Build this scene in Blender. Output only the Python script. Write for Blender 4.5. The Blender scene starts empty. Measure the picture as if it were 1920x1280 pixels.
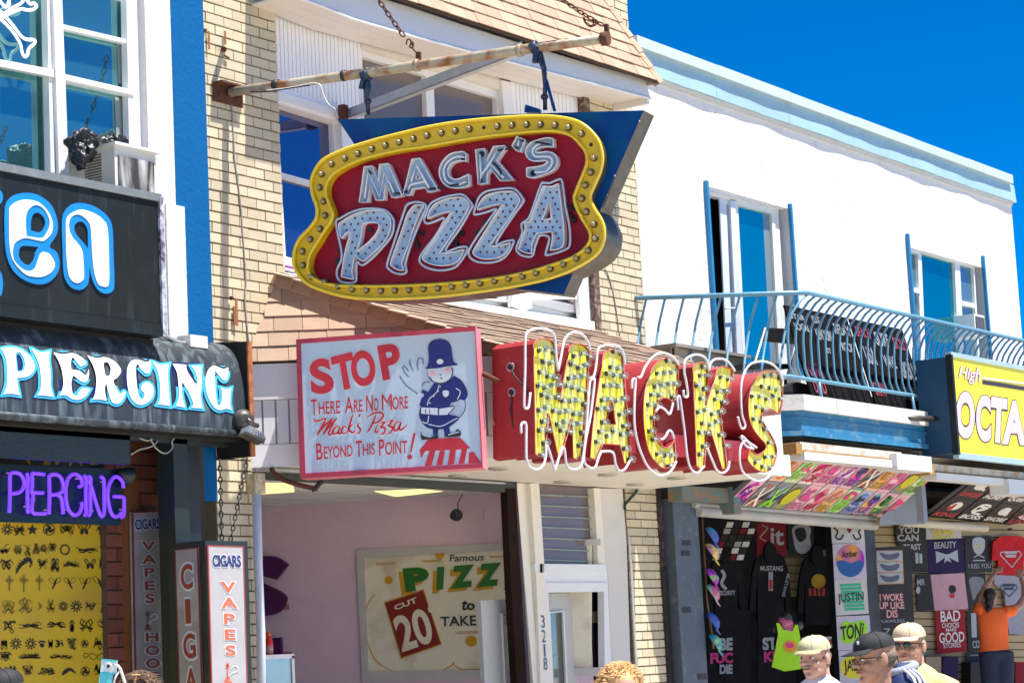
import bpy, math, random
from mathutils import Vector, Matrix, noise
from mathutils.geometry import tessellate_polygon
random.seed(7)
SC = bpy.context.scene
COL = SC.collection
# ------------------------------------------------------------------ camera
FPX = 4200.0; CX, CY = 960.0, 640.0
ROLL = math.atan(0.050); PITCH = math.radians(7.953); YAW = math.radians(34.589)
EYE = Vector((0, 0, 1.7))
FH = Vector((math.cos(YAW), math.sin(YAW), 0)); RT = Vector((math.sin(YAW), -math.cos(YAW), 0)); UPZ = Vector((0, 0, 1))
FW = FH*math.cos(PITCH) + UPZ*math.sin(PITCH); UV_ = -FH*math.sin(PITCH) + UPZ*math.cos(PITCH)
cam = bpy.data.cameras.new('camera'); cam.lens = FPX/1920*36; cam.sensor_width = 36; cam.clip_end = 3000; cam.clip_start = .1
camo = bpy.data.objects.new('camera', cam); COL.objects.link(camo)
cr, sr = math.cos(ROLL), math.sin(ROLL)
# rotated frame: u = cr*x - sr*y ; w = sr*x + cr*y  (x right, y down)
ax = RT*cr - UV_*sr
ay = -RT*sr - UV_*cr
M = Matrix((ax, -ay, -FW)).transposed().to_4x4(); M.translation = EYE
camo.matrix_world = M
SC.camera = camo
# ------------------------------------------------------------------ light
SUN = Vector((.32, -1.0, 2.85)).normalized()
w = bpy.data.worlds.new('World'); SC.world = w; w.use_nodes = True
nt = w.node_tree; nt.nodes.clear()
sky = nt.nodes.new('ShaderNodeTexSky'); sky.sky_type = 'NISHITA'; sky.sun_disc = False
sky.sun_elevation = math.asin(SUN.z); sky.sun_rotation = math.atan2(SUN.x, SUN.y)
sky.altitude = 7000; sky.air_density = 1.0; sky.dust_density = 0.0; sky.ozone_density = 4.0
hs = nt.nodes.new('ShaderNodeHueSaturation'); hs.inputs['Saturation'].default_value = 1.45; hs.inputs['Value'].default_value = 1.0
bg = nt.nodes.new('ShaderNodeBackground'); bg.inputs[1].default_value = 0.10
wo = nt.nodes.new('ShaderNodeOutputWorld')
nt.links.new(sky.outputs[0], hs.inputs['Color']); nt.links.new(hs.outputs[0], bg.inputs[0]); nt.links.new(bg.outputs[0], wo.inputs[0])
sl = bpy.data.lights.new('sun', 'SUN'); sl.energy = 5.0; sl.angle = math.radians(.53); sl.color = (1, .955, .89)
slo = bpy.data.objects.new('sun', sl); COL.objects.link(slo)
slo.rotation_euler = SUN.to_track_quat('Z', 'Y').to_euler(); slo.location = SUN*40
SC.view_settings.view_transform = 'Standard'; SC.view_settings.look = 'None'
SC.view_settings.exposure = 1.17; SC.view_settings.gamma = 1.0; SC.view_settings.use_curve_mapping = False

# ------------------------------------------------------------------ measuring helpers
def ray(x, y):
    p, q = x-CX, y-CY
    return FW*FPX + ax*p + ay*q
class PL:                      # vertical plane through (x0,y0) along u ; n looks at the street
    def __init__(s, x0, y0, ux=1., uy=0.):
        l = math.hypot(ux, uy); s.o = Vector((x0, y0, 0)); s.u = Vector((ux/l, uy/l, 0)); s.n = Vector((uy/l, -ux/l, 0)); s.v = UPZ
    def at(s, x, y, off=0):
        q = ray(x, y); t = (s.o + s.n*off - EYE).dot(s.n)/q.dot(s.n); return EYE + q*t
    def sh(s, d): return PL(s.o.x+s.n.x*d, s.o.y+s.n.y*d, s.u.x, s.u.y)
    def uv(s, p): return Vector(((p-s.o).dot(s.u), p.z))
    def w(s, u, z, off=0): return s.o + s.u*u + s.n*off + UPZ*z
class PZ:                      # horizontal plane
    def __init__(s, z, n=-1): s.z = z; s.n = Vector((0, 0, n)); s.o = Vector((0,0,z)); s.u = Vector((1,0,0)); s.v = Vector((0,1,0))
    def at(s, x, y, off=0):
        q = ray(x, y); t = (s.z + s.n.z*off - EYE.z)/q.z; return EYE + q*t
    def uv(s, p): return Vector((p.x, p.y))
class QD:                      # free quad from four world corners TL TR BR BL
    def __init__(s, a, b, c, d):
        s.c = [Vector(v) for v in (a, b, c, d)]
        s.n = (s.c[3]-s.c[0]).cross(s.c[1]-s.c[0]).normalized()
        if s.n.dot(EYE-s.c[0]) < 0: s.n = -s.n
        s.u = (s.c[1]-s.c[0]).normalized(); s.v = (s.c[0]-s.c[3]).normalized(); s.o = s.c[0]
    def at(s, u, v, off=0):    # u right 0..1, v down 0..1
        a, b, c, d = s.c
        return (a*(1-u)+b*u)*(1-v) + (d*(1-u)+c*u)*v + s.n*off
    def uv(s, p): return Vector(((p-s.o).dot(s.u), (p-s.o).dot(s.v)))
def P_(st, ox=0, oy=0, k=1.):  # parse "x,y x,y!" from an enlarged crop; ! marks a corner
    r = []
    for t in st.split():
        c = t.endswith('!'); a, b = t.rstrip('!').split(','); r.append((ox+float(a)/k, oy+float(b)/k, c))
    return r
def crv(p, closed=True, n=5):  # Catmull-Rom through the points, sharp at corners
    N = len(p); out = []
    rng = range(N) if closed else range(N-1)
    for i in rng:
        p1, p2 = p[i], p[(i+1) % N]
        p0 = p[(i-1) % N] if (closed or i > 0) else p1
        p3 = p[(i+2) % N] if (closed or i+2 < N) else p2
        if p1[2]: p0 = p1
        if p2[2]: p3 = p2
        if p1[2] and p2[2]: out.append((p1[0], p1[1])); continue
        for k in range(n):
            t = k/n
            out.append(tuple(.5*((2*p1[j])+(p2[j]-p0[j])*t+(2*p0[j]-5*p1[j]+4*p2[j]-p3[j])*t*t+(3*p1[j]-p0[j]-3*p2[j]+p3[j])*t**3) for j in (0, 1)))
    if not closed: out.append((p[-1][0], p[-1][1]))
    return out
def area(l): return sum(l[i][0]*l[(i+1) % len(l)][1]-l[(i+1) % len(l)][0]*l[i][1] for i in range(len(l)))/2
def grow(l, d):                # offset a 2-D loop outward by d
    s = 1 if area(l) > 0 else -1; out = []; N = len(l)
    for i in range(N):
        a, b, c = l[i-1], l[i], l[(i+1) % N]
        e1 = (b[0]-a[0], b[1]-a[1]); e2 = (c[0]-b[0], c[1]-b[1])
        l1 = math.hypot(*e1) or 1; l2 = math.hypot(*e2) or 1
        nx = (e1[1]/l1+e2[1]/l2); ny = -(e1[0]/l1+e2[0]/l2); m = math.hypot(nx, ny) or 1
        k = min(1.6, 2/m) if m > 1e-6 else 1
        out.append((b[0]+s*nx/m*d*k, b[1]+s*ny/m*d*k))
    return out
def inside(pt, l):
    x, y = pt; r = False; j = len(l)-1
    for i in range(len(l)):
        if (l[i][1] > y) != (l[j][1] > y) and x < (l[j][0]-l[i][0])*(y-l[i][1])/(l[j][1]-l[i][1])+l[i][0]: r = not r
        j = i
    return r
def perim(l, n, closed=True):
    pts = list(l)+([l[0]] if closed else []); seg = [math.dist(pts[i], pts[i+1]) for i in range(len(pts)-1)]; T = sum(seg)
    out = []
    for k in range(n):
        t = T*k/(n if closed else n-1); i = 0
        while i < len(seg)-1 and t > seg[i]: t -= seg[i]; i += 1
        f = t/seg[i] if seg[i] else 0
        out.append(tuple(pts[i][j]*(1-f)+pts[i+1][j]*f for j in range(len(pts[0]))))
    return out

# ------------------------------------------------------------------ materials
MATS = {}
def mat(name, col, rough=.6, metal=0., var=.12, scale=3., bump=0., bscale=40., stain=None, samt=.3, sscale=2., streak=False,
        rnd=0., spec=.5, emit=0., alpha=1., fine=.05, trans=0., bdist=.01):
    if name in MATS: return MATS[name]
    m = bpy.data.materials.new(name); m.use_nodes = True; MATS[name] = m
    nt = m.node_tree; N = nt.nodes; L = nt.links; b = N['Principled BSDF']
    b.inputs['Roughness'].default_value = rough; b.inputs['Metallic'].default_value = metal
    b.inputs['Specular IOR Level'].default_value = spec
    if trans: b.inputs['Transmission Weight'].default_value = trans
    if alpha < 1: b.inputs['Alpha'].default_value = alpha
    if emit:
        b.inputs['Emission Color'].default_value = (*col, 1); b.inputs['Emission Strength'].default_value = emit
    g = N.new('ShaderNodeNewGeometry')
    def nz(sc, det=4, stretch=None, dist=0):
        n = N.new('ShaderNodeTexNoise'); n.inputs['Scale'].default_value = sc; n.inputs['Detail'].default_value = det
        n.inputs['Distortion'].default_value = dist
        if stretch:
            mp = N.new('ShaderNodeMapping'); mp.inputs['Scale'].default_value = stretch
            L.new(g.outputs['Position'], mp.inputs[0]); L.new(mp.outputs[0], n.inputs['Vector'])
        else: L.new(g.outputs['Position'], n.inputs['Vector'])
        return n.outputs[0]
    def math_(op, a, bb, c=None):
        x = N.new('ShaderNodeMath'); x.operation = op
        for i, v in enumerate((a, bb, c)):
            if v is None: continue
            if isinstance(v, (int, float)): x.inputs[i].default_value = v
            else: L.new(v, x.inputs[i])
        return x.outputs[0]
    val = math_('MULTIPLY_ADD', nz(scale, 5), 2*var, 1-var)
    if fine: val = math_('MULTIPLY', val, math_('MULTIPLY_ADD', nz(scale*18, 3), 2*fine, 1-fine))
    if rnd:
        oi = N.new('ShaderNodeObjectInfo'); val = math_('MULTIPLY', val, math_('MULTIPLY_ADD', oi.outputs['Random'], 2*rnd, 1-rnd))
    mx = N.new('ShaderNodeMix'); mx.data_type = 'RGBA'; mx.blend_type = 'MULTIPLY'; mx.inputs[0].default_value = 1
    mx.inputs[6].default_value = (*col, 1)
    cc = N.new('ShaderNodeCombineColor'); [L.new(val, cc.inputs[i]) for i in range(3)]
    L.new(cc.outputs[0], mx.inputs[7]); out = mx.outputs[2]
    if stain:
        src = nz(sscale, 6, (1, 1, .12) if streak else None, .6)
        cr_ = N.new('ShaderNodeMapRange'); cr_.inputs[1].default_value = .62-samt*.35; cr_.inputs[2].default_value = .78-samt*.2
        L.new(src, cr_.inputs[0])
        m2 = N.new('ShaderNodeMix'); m2.data_type = 'RGBA'; L.new(math_('MULTIPLY', cr_.outputs[0], min(1, samt*2)), m2.inputs[0])
        L.new(out, m2.inputs[6]); m2.inputs[7].default_value = (*stain, 1); out = m2.outputs[2]
    L.new(out, b.inputs['Base Color'])
    r = math_('MULTIPLY_ADD', nz(scale*2.3, 3), .3, max(0, rough-.15)) if rough > .12 else None
    if r is not None: L.new(r, b.inputs['Roughness'])
    if bump:
        bp = N.new('ShaderNodeBump'); bp.inputs['Strength'].default_value = bump; bp.inputs['Distance'].default_value = bdist
        L.new(nz(bscale, 4), bp.inputs['Height']); L.new(bp.outputs[0], b.inputs['Normal'])
    return m
def glass(name, tint=(.02, .07, .09), gl=.45, see=0.0, gcol=(.9, .95, 1)):
    m = bpy.data.materials.new(name); m.use_nodes = True; MATS[name] = m
    N = m.node_tree.nodes; L = m.node_tree.links; N.clear()
    o = N.new('ShaderNodeOutputMaterial'); g = N.new('ShaderNodeBsdfGlossy'); g.inputs['Roughness'].default_value = .02; g.inputs[0].default_value = (*gcol, 1)
    d = N.new('ShaderNodeBsdfDiffuse'); d.inputs[0].default_value = (*tint, 1)
    t = N.new('ShaderNodeBsdfTransparent'); t.inputs[0].default_value = (.85, .92, .9, 1)
    a = N.new('ShaderNodeMixShader'); a.inputs[0].default_value = see; L.new(d.outputs[0], a.inputs[1]); L.new(t.outputs[0], a.inputs[2])
    bq = N.new('ShaderNodeMixShader'); bq.inputs[0].default_value = gl; L.new(a.outputs[0], bq.inputs[1]); L.new(g.outputs[0], bq.inputs[2])
    nn = N.new('ShaderNodeTexNoise'); nn.inputs['Scale'].default_value = 1.1; bp = N.new('ShaderNodeBump'); bp.inputs['Strength'].default_value = .05; bp.inputs['Distance'].default_value = .02
    ge = N.new('ShaderNodeNewGeometry'); L.new(ge.outputs['Position'], nn.inputs['Vector']); L.new(nn.outputs[0], bp.inputs['Height']); L.new(bp.outputs[0], g.inputs['Normal'])
    L.new(bq.outputs[0], o.inputs[0]); return m
def spray(name, cols, scale=9., base=None, seed=0.):
    """airbrushed cloth: colour clouds in blended bands"""
    if name in MATS: return MATS[name]
    m = bpy.data.materials.new(name); m.use_nodes = True; MATS[name] = m
    N = m.node_tree.nodes; L = m.node_tree.links; b = N['Principled BSDF']; b.inputs['Roughness'].default_value = .85
    g = N.new('ShaderNodeNewGeometry'); n = N.new('ShaderNodeTexNoise'); n.noise_dimensions = '4D'; n.inputs['W'].default_value = seed
    n.inputs['Scale'].default_value = scale; n.inputs['Detail'].default_value = .6; n.inputs['Distortion'].default_value = .5
    L.new(g.outputs['Position'], n.inputs['Vector'])
    r = N.new('ShaderNodeValToRGB'); L.new(n.outputs[0], r.inputs[0]); e = r.color_ramp.elements
    k = len(cols); e[0].position = .3; e[0].color = (*cols[0], 1); e[1].position = .7; e[1].color = (*cols[-1], 1)
    for i in range(1, k-1):
        x = e.new(.3+.4*i/(k-1)); x.color = (*cols[i], 1)
    L.new(r.outputs[0], b.inputs['Base Color']); return m

# ------------------------------------------------------------------ mesh builder
class MB:
    def __init__(s): s.V = []; s.F = []; s.S = []; s.I = []
    def add(s, vs, fs, mi=0, sm=False):
        o = len(s.V); s.V += [Vector(v) for v in vs]
        for f in fs: s.F.append(tuple(o+i for i in f)); s.S.append(sm); s.I.append(mi)
        return s
    def box(s, x0, x1, y0, y1, z0, z1, mi=0):
        return s.hexa([(x0,y0,z0),(x1,y0,z0),(x1,y1,z0),(x0,y1,z0),(x0,y0,z1),(x1,y0,z1),(x1,y1,z1),(x0,y1,z1)], mi)
    def hexa(s, v, mi=0):
        return s.add(v, [(0,3,2,1),(4,5,6,7),(0,1,5,4),(1,2,6,5),(2,3,7,6),(3,0,4,7)], mi)
    def slab(s, pts, n, t, mi=0):      # convex polygon pts (outer face) extruded along -n*t
        N = len(pts); a = [Vector(p) for p in pts]; b = [p - n*t for p in a]
        return s.add(a+b, [tuple(range(N)), tuple(reversed(range(N, 2*N)))]+[(i, i+N, (i+1) % N+N, (i+1) % N) for i in range(N)], mi)
    def poly(s, pl, loops, t=.01, off=0., mi=0, mside=None, back=True):
        L = []
        for l in loops:
            L.append([p if isinstance(p, Vector) else pl.at(p[0], p[1], off) for p in l])
        if any(isinstance(p, Vector) for l in loops for p in l): L = [[p+pl.n*off for p in l] for l in L]
        uvs = [[pl.uv(p).to_3d() for p in l] for l in L]
        tri = tessellate_polygon(uvs); fl = [p for l in L for p in l]; n = len(fl)
        s.add(fl, [tuple(f) for f in tri], mi)
        if t:
            o = len(s.V)-n; s.V += [p - pl.n*t for p in fl]
            if back:
                for f in tri: s.F.append(tuple(o+n+i for i in reversed(f))); s.S.append(False); s.I.append(mi)
            k = o
            for l in L:
                m = len(l)
                for i in range(m):
                    j = (i+1) % m; s.F.append((k+i, k+j, k+j+n, k+i+n)); s.S.append(False); s.I.append(mi if mside is None else mside)
                k += m
        return s
    def tube(s, pts, r, closed=False, seg=8, mi=0, caps=True):
        pts = [Vector(p) for p in pts]; N = len(pts); rings = []
        if N < 2: return s
        prev = None; rr = r if isinstance(r, (list, tuple)) else [r]*N
        for i in range(N):
            a = pts[i-1] if (i > 0 or closed) else pts[i]; b = pts[(i+1) % N] if (i < N-1 or closed) else pts[i]
            t = (b-a); t = t.normalized() if t.length > 1e-9 else Vector((0,0,1))
            if prev is None:
                x = t.orthogonal().normalized()
            else:
                x = prev - t*prev.dot(t); x = x.normalized() if x.length > 1e-6 else t.orthogonal().normalized()
            prev = x; y = t.cross(x)
            rings.append([pts[i] + (x*math.cos(2*math.pi*k/seg)+y*math.sin(2*math.pi*k/seg))*rr[i] for k in range(seg)])
        vs = [v for g in rings for v in g]; fs = []
        for i in range(N if closed else N-1):
            j = (i+1) % N
            for k in range(seg): fs.append((i*seg+k, i*seg+(k+1) % seg, j*seg+(k+1) % seg, j*seg+k))
        s.add(vs, fs, mi, True)
        if caps and not closed: 
            o = len(s.V)-len(vs); s.F += [tuple(o+k for k in reversed(range(seg))), tuple(o+(N-1)*seg+k for k in range(seg))]; s.S += [False]*2; s.I += [mi]*2
        return s
    def lathe(s, c, axis, prof, seg=12, mi=0, sm=True, ax2=None):   # prof: (dist along axis, radius)
        c = Vector(c); t = Vector(axis).normalized(); x = t.orthogonal().normalized(); y = t.cross(x); n = len(prof)
        vs = [c+t*d+(x*math.cos(2*math.pi*k/seg)+y*math.sin(2*math.pi*k/seg))*r for d, r in prof for k in range(seg)]
        fs = [(i*seg+k, i*seg+(k+1) % seg, (i+1)*seg+(k+1) % seg, (i+1)*seg+k) for i in range(n-1) for k in range(seg)]
        s.add(vs, fs, mi, sm); o = len(s.V)-len(vs)
        s.F += [tuple(o+k for k in reversed(range(seg))), tuple(o+(n-1)*seg+k for k in range(seg))]; s.S += [False]*2; s.I += [mi]*2
        return s
    def ell(s, c, r, rot=None, seg=12, ring=8, mi=0):
        c = Vector(c); R = rot or Matrix.Identity(3); vs = []; fs = []
        for i in range(ring+1):
            a = math.pi*i/ring
            for k in range(seg):
                b = 2*math.pi*k/seg; vs.append(c + R @ Vector((r[0]*math.sin(a)*math.cos(b), r[1]*math.sin(a)*math.sin(b), r[2]*math.cos(a))))
        for i in range(ring):
            for k in range(seg): fs.append((i*seg+k, (i+1)*seg+k, (i+1)*seg+(k+1) % seg, i*seg+(k+1) % seg))
        return s.add(vs, fs, mi, True)
    def mesh(s, name, mats):
        me = bpy.data.meshes.new(name); me.from_pydata([tuple(v) for v in s.V], [], s.F)
        for m in (mats if isinstance(mats, (list, tuple)) else [mats]): me.materials.append(m)
        me.polygons.foreach_set('use_smooth', s.S); me.polygons.foreach_set('material_index', s.I); me.validate(); me.update()
        return me
    def obj(s, name, mats, parent=None, **k): return link(name, s.mesh(name, mats), parent, **k)
ROOT = {}
def link(name, me, parent=None, loc=None, label=None, cat=None, group=None, kind=None, rot=None):
    o = bpy.data.objects.new(name, me); COL.objects.link(o)
    L = Vector(loc) if loc is not None else Vector((0, 0, 0))
    if parent is not None:
        o.parent = parent; L = L - ROOT[parent.name]; ROOT[o.name] = L + ROOT[parent.name]
    else: ROOT[o.name] = L.copy()
    o.location = L
    if rot is not None: o.rotation_euler = rot
    if label: o['label'] = label
    if cat: o['category'] = cat
    if group: o['group'] = group
    if kind: o['kind'] = kind
    return o
def thing(name, label, cat, loc=(0, 0, 0), group=None):
    return link(name, None, None, loc, label, cat, group)
# flat lettering ------------------------------------------------------
_tc = {}
def glyphs(txt, bold=0., spacing=1.):
    key = (txt, bold, spacing)
    if key in _tc: return _tc[key]
    c = bpy.data.curves.new('t', 'FONT'); c.body = txt; c.offset = bold; c.space_character = spacing; c.resolution_u = 6
    o = bpy.data.objects.new('t', c); COL.objects.link(o)
    me = bpy.data.meshes.new_from_object(o)
    vs = [v.co.copy() for v in me.vertices]; fs = [tuple(p.vertices) for p in me.polygons]
    bpy.data.objects.remove(o); bpy.data.meshes.remove(me); bpy.data.curves.remove(c)
    x0 = min(v.x for v in vs); x1 = max(v.x for v in vs); y0 = min(v.y for v in vs); y1 = max(v.y for v in vs)
    r = ([((v.x-x0)/(x1-x0), (v.y-y0)/(y1-y0)) for v in vs], fs); _tc[key] = r; return r
def text(mb, txt, pl, quad, off=.004, bold=0., slant=0., mi=0, spacing=1.):
    """quad: TL TR BR BL in the plane's own picture or unit coordinates"""
    uv, fs = glyphs(txt, bold, spacing); a, b, c, d = quad; vs = []
    for u, v in uv:
        uu = u + slant*(v-.5); q = 1-v
        x = (a[0]*(1-uu)+b[0]*uu)*(1-q)+(d[0]*(1-uu)+c[0]*uu)*q; y = (a[1]*(1-uu)+b[1]*uu)*(1-q)+(d[1]*(1-uu)+c[1]*uu)*q
        vs.append(pl.at(x, y, off))
    mb.add(vs, fs, mi)
def rq(x0, y0, x1, y1): return [(x0, y0), (x1, y0), (x1, y1), (x0, y1)]
def zq(ox, oy, k, *pts): return [(ox+p[0]/k, oy+p[1]/k) for p in pts]
def circ(x, y, rx, ry=None, n=20, a0=0): ry = ry or rx; return [(x+rx*math.cos(a0+2*math.pi*i/n), y+ry*math.sin(a0+2*math.pi*i/n)) for i in range(n)]
def stroke(mb, pl, pts, wd, off=.004, mi=0, taper=False):   # flat brush stroke
    n = len(pts); L = []; R = []
    for i in range(n):
        a = pts[max(0, i-1)]; b = pts[min(n-1, i+1)]; dx, dy = b[0]-a[0], b[1]-a[1]; l = math.hypot(dx, dy) or 1
        h = wd/2*(math.sin(math.pi*(i+.35)/(n-.3))**.5 if taper else 1)
        L.append(pl.at(pts[i][0]+dy/l*h, pts[i][1]-dx/l*h, off)); R.append(pl.at(pts[i][0]-dy/l*h, pts[i][1]+dx/l*h, off))
    mb.add(L+R, [(i, i+1, n+i+1, n+i) for i in range(n-1)], mi)
def tubepx(mb, pl, pts, r, off=0., closed=False, seg=7, mi=0): mb.tube([pl.at(x, y, off) for x, y in pts], r, closed, seg, mi)

P = 11.2
WP = PL(0, P)                       # the common building front
def YP(y): return PL(0, y)
# ------------------------------------------------------------------ palette
m_white = mat('white_paint', (.78, .78, .76), .5, var=.05, stain=(.55, .52, .46), samt=.18, sscale=5, streak=True)
m_white2 = mat('white_trim_paint', (.74, .74, .72), .45, var=.06, bump=.1)
m_bead = mat('beadboard_paint', (.80, .80, .82), .5, var=.05)
m_stucco = mat('white_stucco', (.72, .71, .69), .9, var=.05, scale=1.3, bump=.35, bscale=22, stain=(.50, .46, .40), samt=.16, sscale=3, streak=True, bdist=.03)
m_blue = mat('blue_pilaster_paint', (.0, .10, .29), .8, var=.06, scale=5, bump=.35, bscale=28, bdist=.012, spec=.15)
m_brick = mat('pale_glazed_brick', (.57, .49, .335), .6, var=.08, scale=6, bump=.15, bscale=60, rnd=.13, stain=(.38, .29, .17), samt=.12, sscale=4)
m_mortar = mat('recessed_mortar', (.22, .18, .10), .95, bump=.4)
m_redbrick = mat('red_brick', (.17, .05, .03), .8, rnd=.25, var=.25, scale=12, bump=.4)
m_shing = mat('tan_shingle', (.36, .255, .18), .95, var=.14, scale=9, fine=.22, bump=.5, bscale=160, rnd=.16, bdist=.006)
m_shing_up = mat('tan_shingle_upper', (.43, .29, .20), .95, var=.12, scale=9, fine=.2, bump=.5, bscale=160, rnd=.13, bdist=.006)
m_shdark = mat('shingle_underlay', (.05, .035, .025), .95)
m_black = mat('black_enamel', (.010, .015, .017), .5, var=.3, stain=(.06, .075, .085), samt=.2, sscale=14, streak=True, spec=.25)
m_awn = mat('faded_black_awning', (.025, .033, .042), .45, var=.35, scale=2, stain=(.13, .17, .19), samt=.42, sscale=16, streak=True, bump=.15, bscale=7, bdist=.02)
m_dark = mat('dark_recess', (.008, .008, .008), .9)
m_dkgreen = mat('dark_green_black_paint', (.012, .022, .02), .4, var=.3, bump=.2)
m_red = mat('crimson_enamel', (.27, .006, .022), .42, spec=.2, var=.16, scale=4, fine=.1, stain=(.11, .008, .015), samt=.2, sscale=5)
m_yel = mat('yellow_enamel', (.70, .46, .004), .4, var=.1, scale=6, stain=(.35, .2, .01), samt=.16, sscale=30)
m_sblue = mat('cobalt_enamel', (.0, .045, .21), .45, spec=.15, var=.45, scale=2.5, stain=(.0, .10, .21), samt=.35, sscale=2.2)
m_metal = mat('weathered_dark_metal', (.075, .07, .062), .45, metal=.5, var=.35, scale=5, stain=(.17, .13, .09), samt=.3, sscale=7)
m_rust = mat('rusty_iron', (.10, .035, .018), .9, var=.4, scale=20, bump=.5)
m_pipe = mat('worn_conduit_pipe', (.42, .37, .27), .55, metal=.3, var=.3, scale=9, stain=(.26, .09, .03), samt=.5, sscale=7)
m_galv = mat('galvanised_steel', (.42, .45, .48), .4, metal=.6, var=.25, scale=12)
m_ltblue = mat('pale_blue_channel', (.36, .53, .72), .4, var=.12, scale=9, stain=(.38, .46, .5), samt=.3, sscale=12)
m_chw = mat('channel_rim_white', (.76, .78, .82), .35, var=.12)
m_neon = mat('unlit_neon_tube', (.74, .77, .80), .12, var=.05, spec=.8)
m_neonb = mat('unlit_neon_tube_blue', (.42, .53, .66), .12, var=.1, spec=.8)
m_hole = mat('socket_hole', (.02, .006, .008), .6)
m_bulbc = mat('clouded_clear_bulb', (.30, .25, .12), .18, var=.3, spec=.6)
m_lred = mat('red_letter_side', (.28, .018, .022), .4, var=.18, scale=4, stain=(.42, .08, .08), samt=.18, sscale=14)
m_lyel = mat('light_streaked_yellow_face', (.88, .74, .03), .45, var=.04, spec=.2, stain=(.90, .84, .42), samt=.5, sscale=26, streak=True)  # pale vertical streaks stand for light coming through the bulbs
m_rail = mat('blue_rail_paint', (.12, .29, .41), .4, var=.18, scale=8, stain=(.2, .16, .1), samt=.08, sscale=12)
m_beam = mat('blue_beam_paint', (.02, .17, .32), .5, var=.2, scale=4, stain=(.36, .42, .43), samt=.2, sscale=5)
m_curb = mat('weathered_white_curb', (.62, .60, .56), .8, var=.15, scale=5, stain=(.25, .21, .16), samt=.2, sscale=9, bump=.3)
m_flash = mat('pale_blue_flashing', (.50, .60, .64), .4, var=.1, scale=3, stain=(.42, .57, .6), samt=.2)
m_flashd = mat('blue_flashing', (.32, .48, .55), .4, var=.1, scale=3)
m_wglass = glass('tinted_window_glass', (.03, .10, .12), .5, gcol=(.38, .72, .70))
m_wglass2 = glass('curtained_window_glass', (.15, .13, .125), .12, gcol=(.8,.7,.65))
m_wglass3 = glass('blue_upper_glass', (.02, .03, .09), .5, gcol=(.35, .36, .55))
m_clear = glass('clear_glass', (.05, .05, .05), .12, .93)
m_wire = mat('grey_cable', (.28, .27, .24), .6)
m_bwire = mat('black_cable', (.01, .01, .012), .5)
def M_(name, col, **k): return mat(name, col, **k)
m_sred = mat('sign_red_print', (.52, .02, .035), .5, var=.06)
m_sfr = mat('pinkish_red_frame', (.44, .035, .07), .45, var=.15, stain=(.5, .16, .18), samt=.15, sscale=12)
m_spink = mat('sunlit_pink_frame_end', (.72, .22, .27), .5, var=.1)  # frame red paled to a sunlit pink for the cabinet sides
m_spanel = mat('pale_sign_acrylic', (.50, .61, .73), .5, var=.05, scale=2, spec=.2, stain=(.40,.46,.52), samt=.12, sscale=5, streak=True)
m_navy = mat('navy_print', (.008, .014, .15), .5, var=.05)
m_blk = mat('black_print', (.012, .012, .015), .6, var=.05)
m_wht = mat('white_print', (.8, .8, .8), .6, var=.03)
# ================================================================== SETTING
g = MB().add([(-60,-60,0),(120,-60,0),(120,200,0),(-60,200,0)], [(0,1,2,3)]).obj('ground', M_('sand_ground', (.50,.44,.35), rough=.95), kind='structure')
bw = MB().box(-20, 60, -8, 11.15, -.2, .02).obj('boardwalk', M_('boardwalk_timber', (.44,.39,.32), rough=.9, var=.2, stain=(.26,.22,.18), streak=False), kind='structure')
BK = .0812; BL = .205
def clip(poly, a, b, c):       # keep a*x+b*y<=c
    out = []
    for i in range(len(poly)):
        p, q = poly[i-1], poly[i]; dp = a*p[0]+b*p[1]-c; dq = a*q[0]+b*q[1]-c
        if (dp <= 0) != (dq <= 0): t = dp/(dp-dq); out.append((p[0]+(q[0]-p[0])*t, p[1]+(q[1]-p[1])*t))
        if dq <= 0: out.append(q)
    return out
_bm = {}
def brick_mesh(wd, m, h=BK-.013, d=.014):
    k = (round(wd, 3), m.name, round(h, 3))
    if k not in _bm: _bm[k] = MB().box(0, wd, -d, 0, 0, h).mesh('brick', m)
    return _bm[k]
def bricks(root, y, x0, x1, z0, z1, m, phase=0., keep=None, bk=BK, bl=BL, cap=290, cnt=[0]):
    """running bond; each visible brick its own part"""
    n = 0; rest = MB(); r0 = math.ceil(z0/bk); r1 = int(z1/bk)
    for r in range(r1, r0-1, -1):
        z = r*bk; x = x0 - ((r % 2)*bl/2 + phase) % bl
        while x < x1-.01:
            a = max(x, x0); b = min(x+bl-.008, x1)
            if b-a > .02:
                jig = random.uniform(-.0035, .0035)
                vis = keep is None or keep(a, z)
                if vis and n < cap:
                    link('brick', brick_mesh(b-a, m, bk-.013), root, (a, y+jig, z)); n += 1
                else: rest.box(a, b, y-.014+jig, y, z, z+bk-.013)
            x += bl
    if rest.V: rest.obj('hidden_brickwork', m, root, kind='stuff')
    return n
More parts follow.
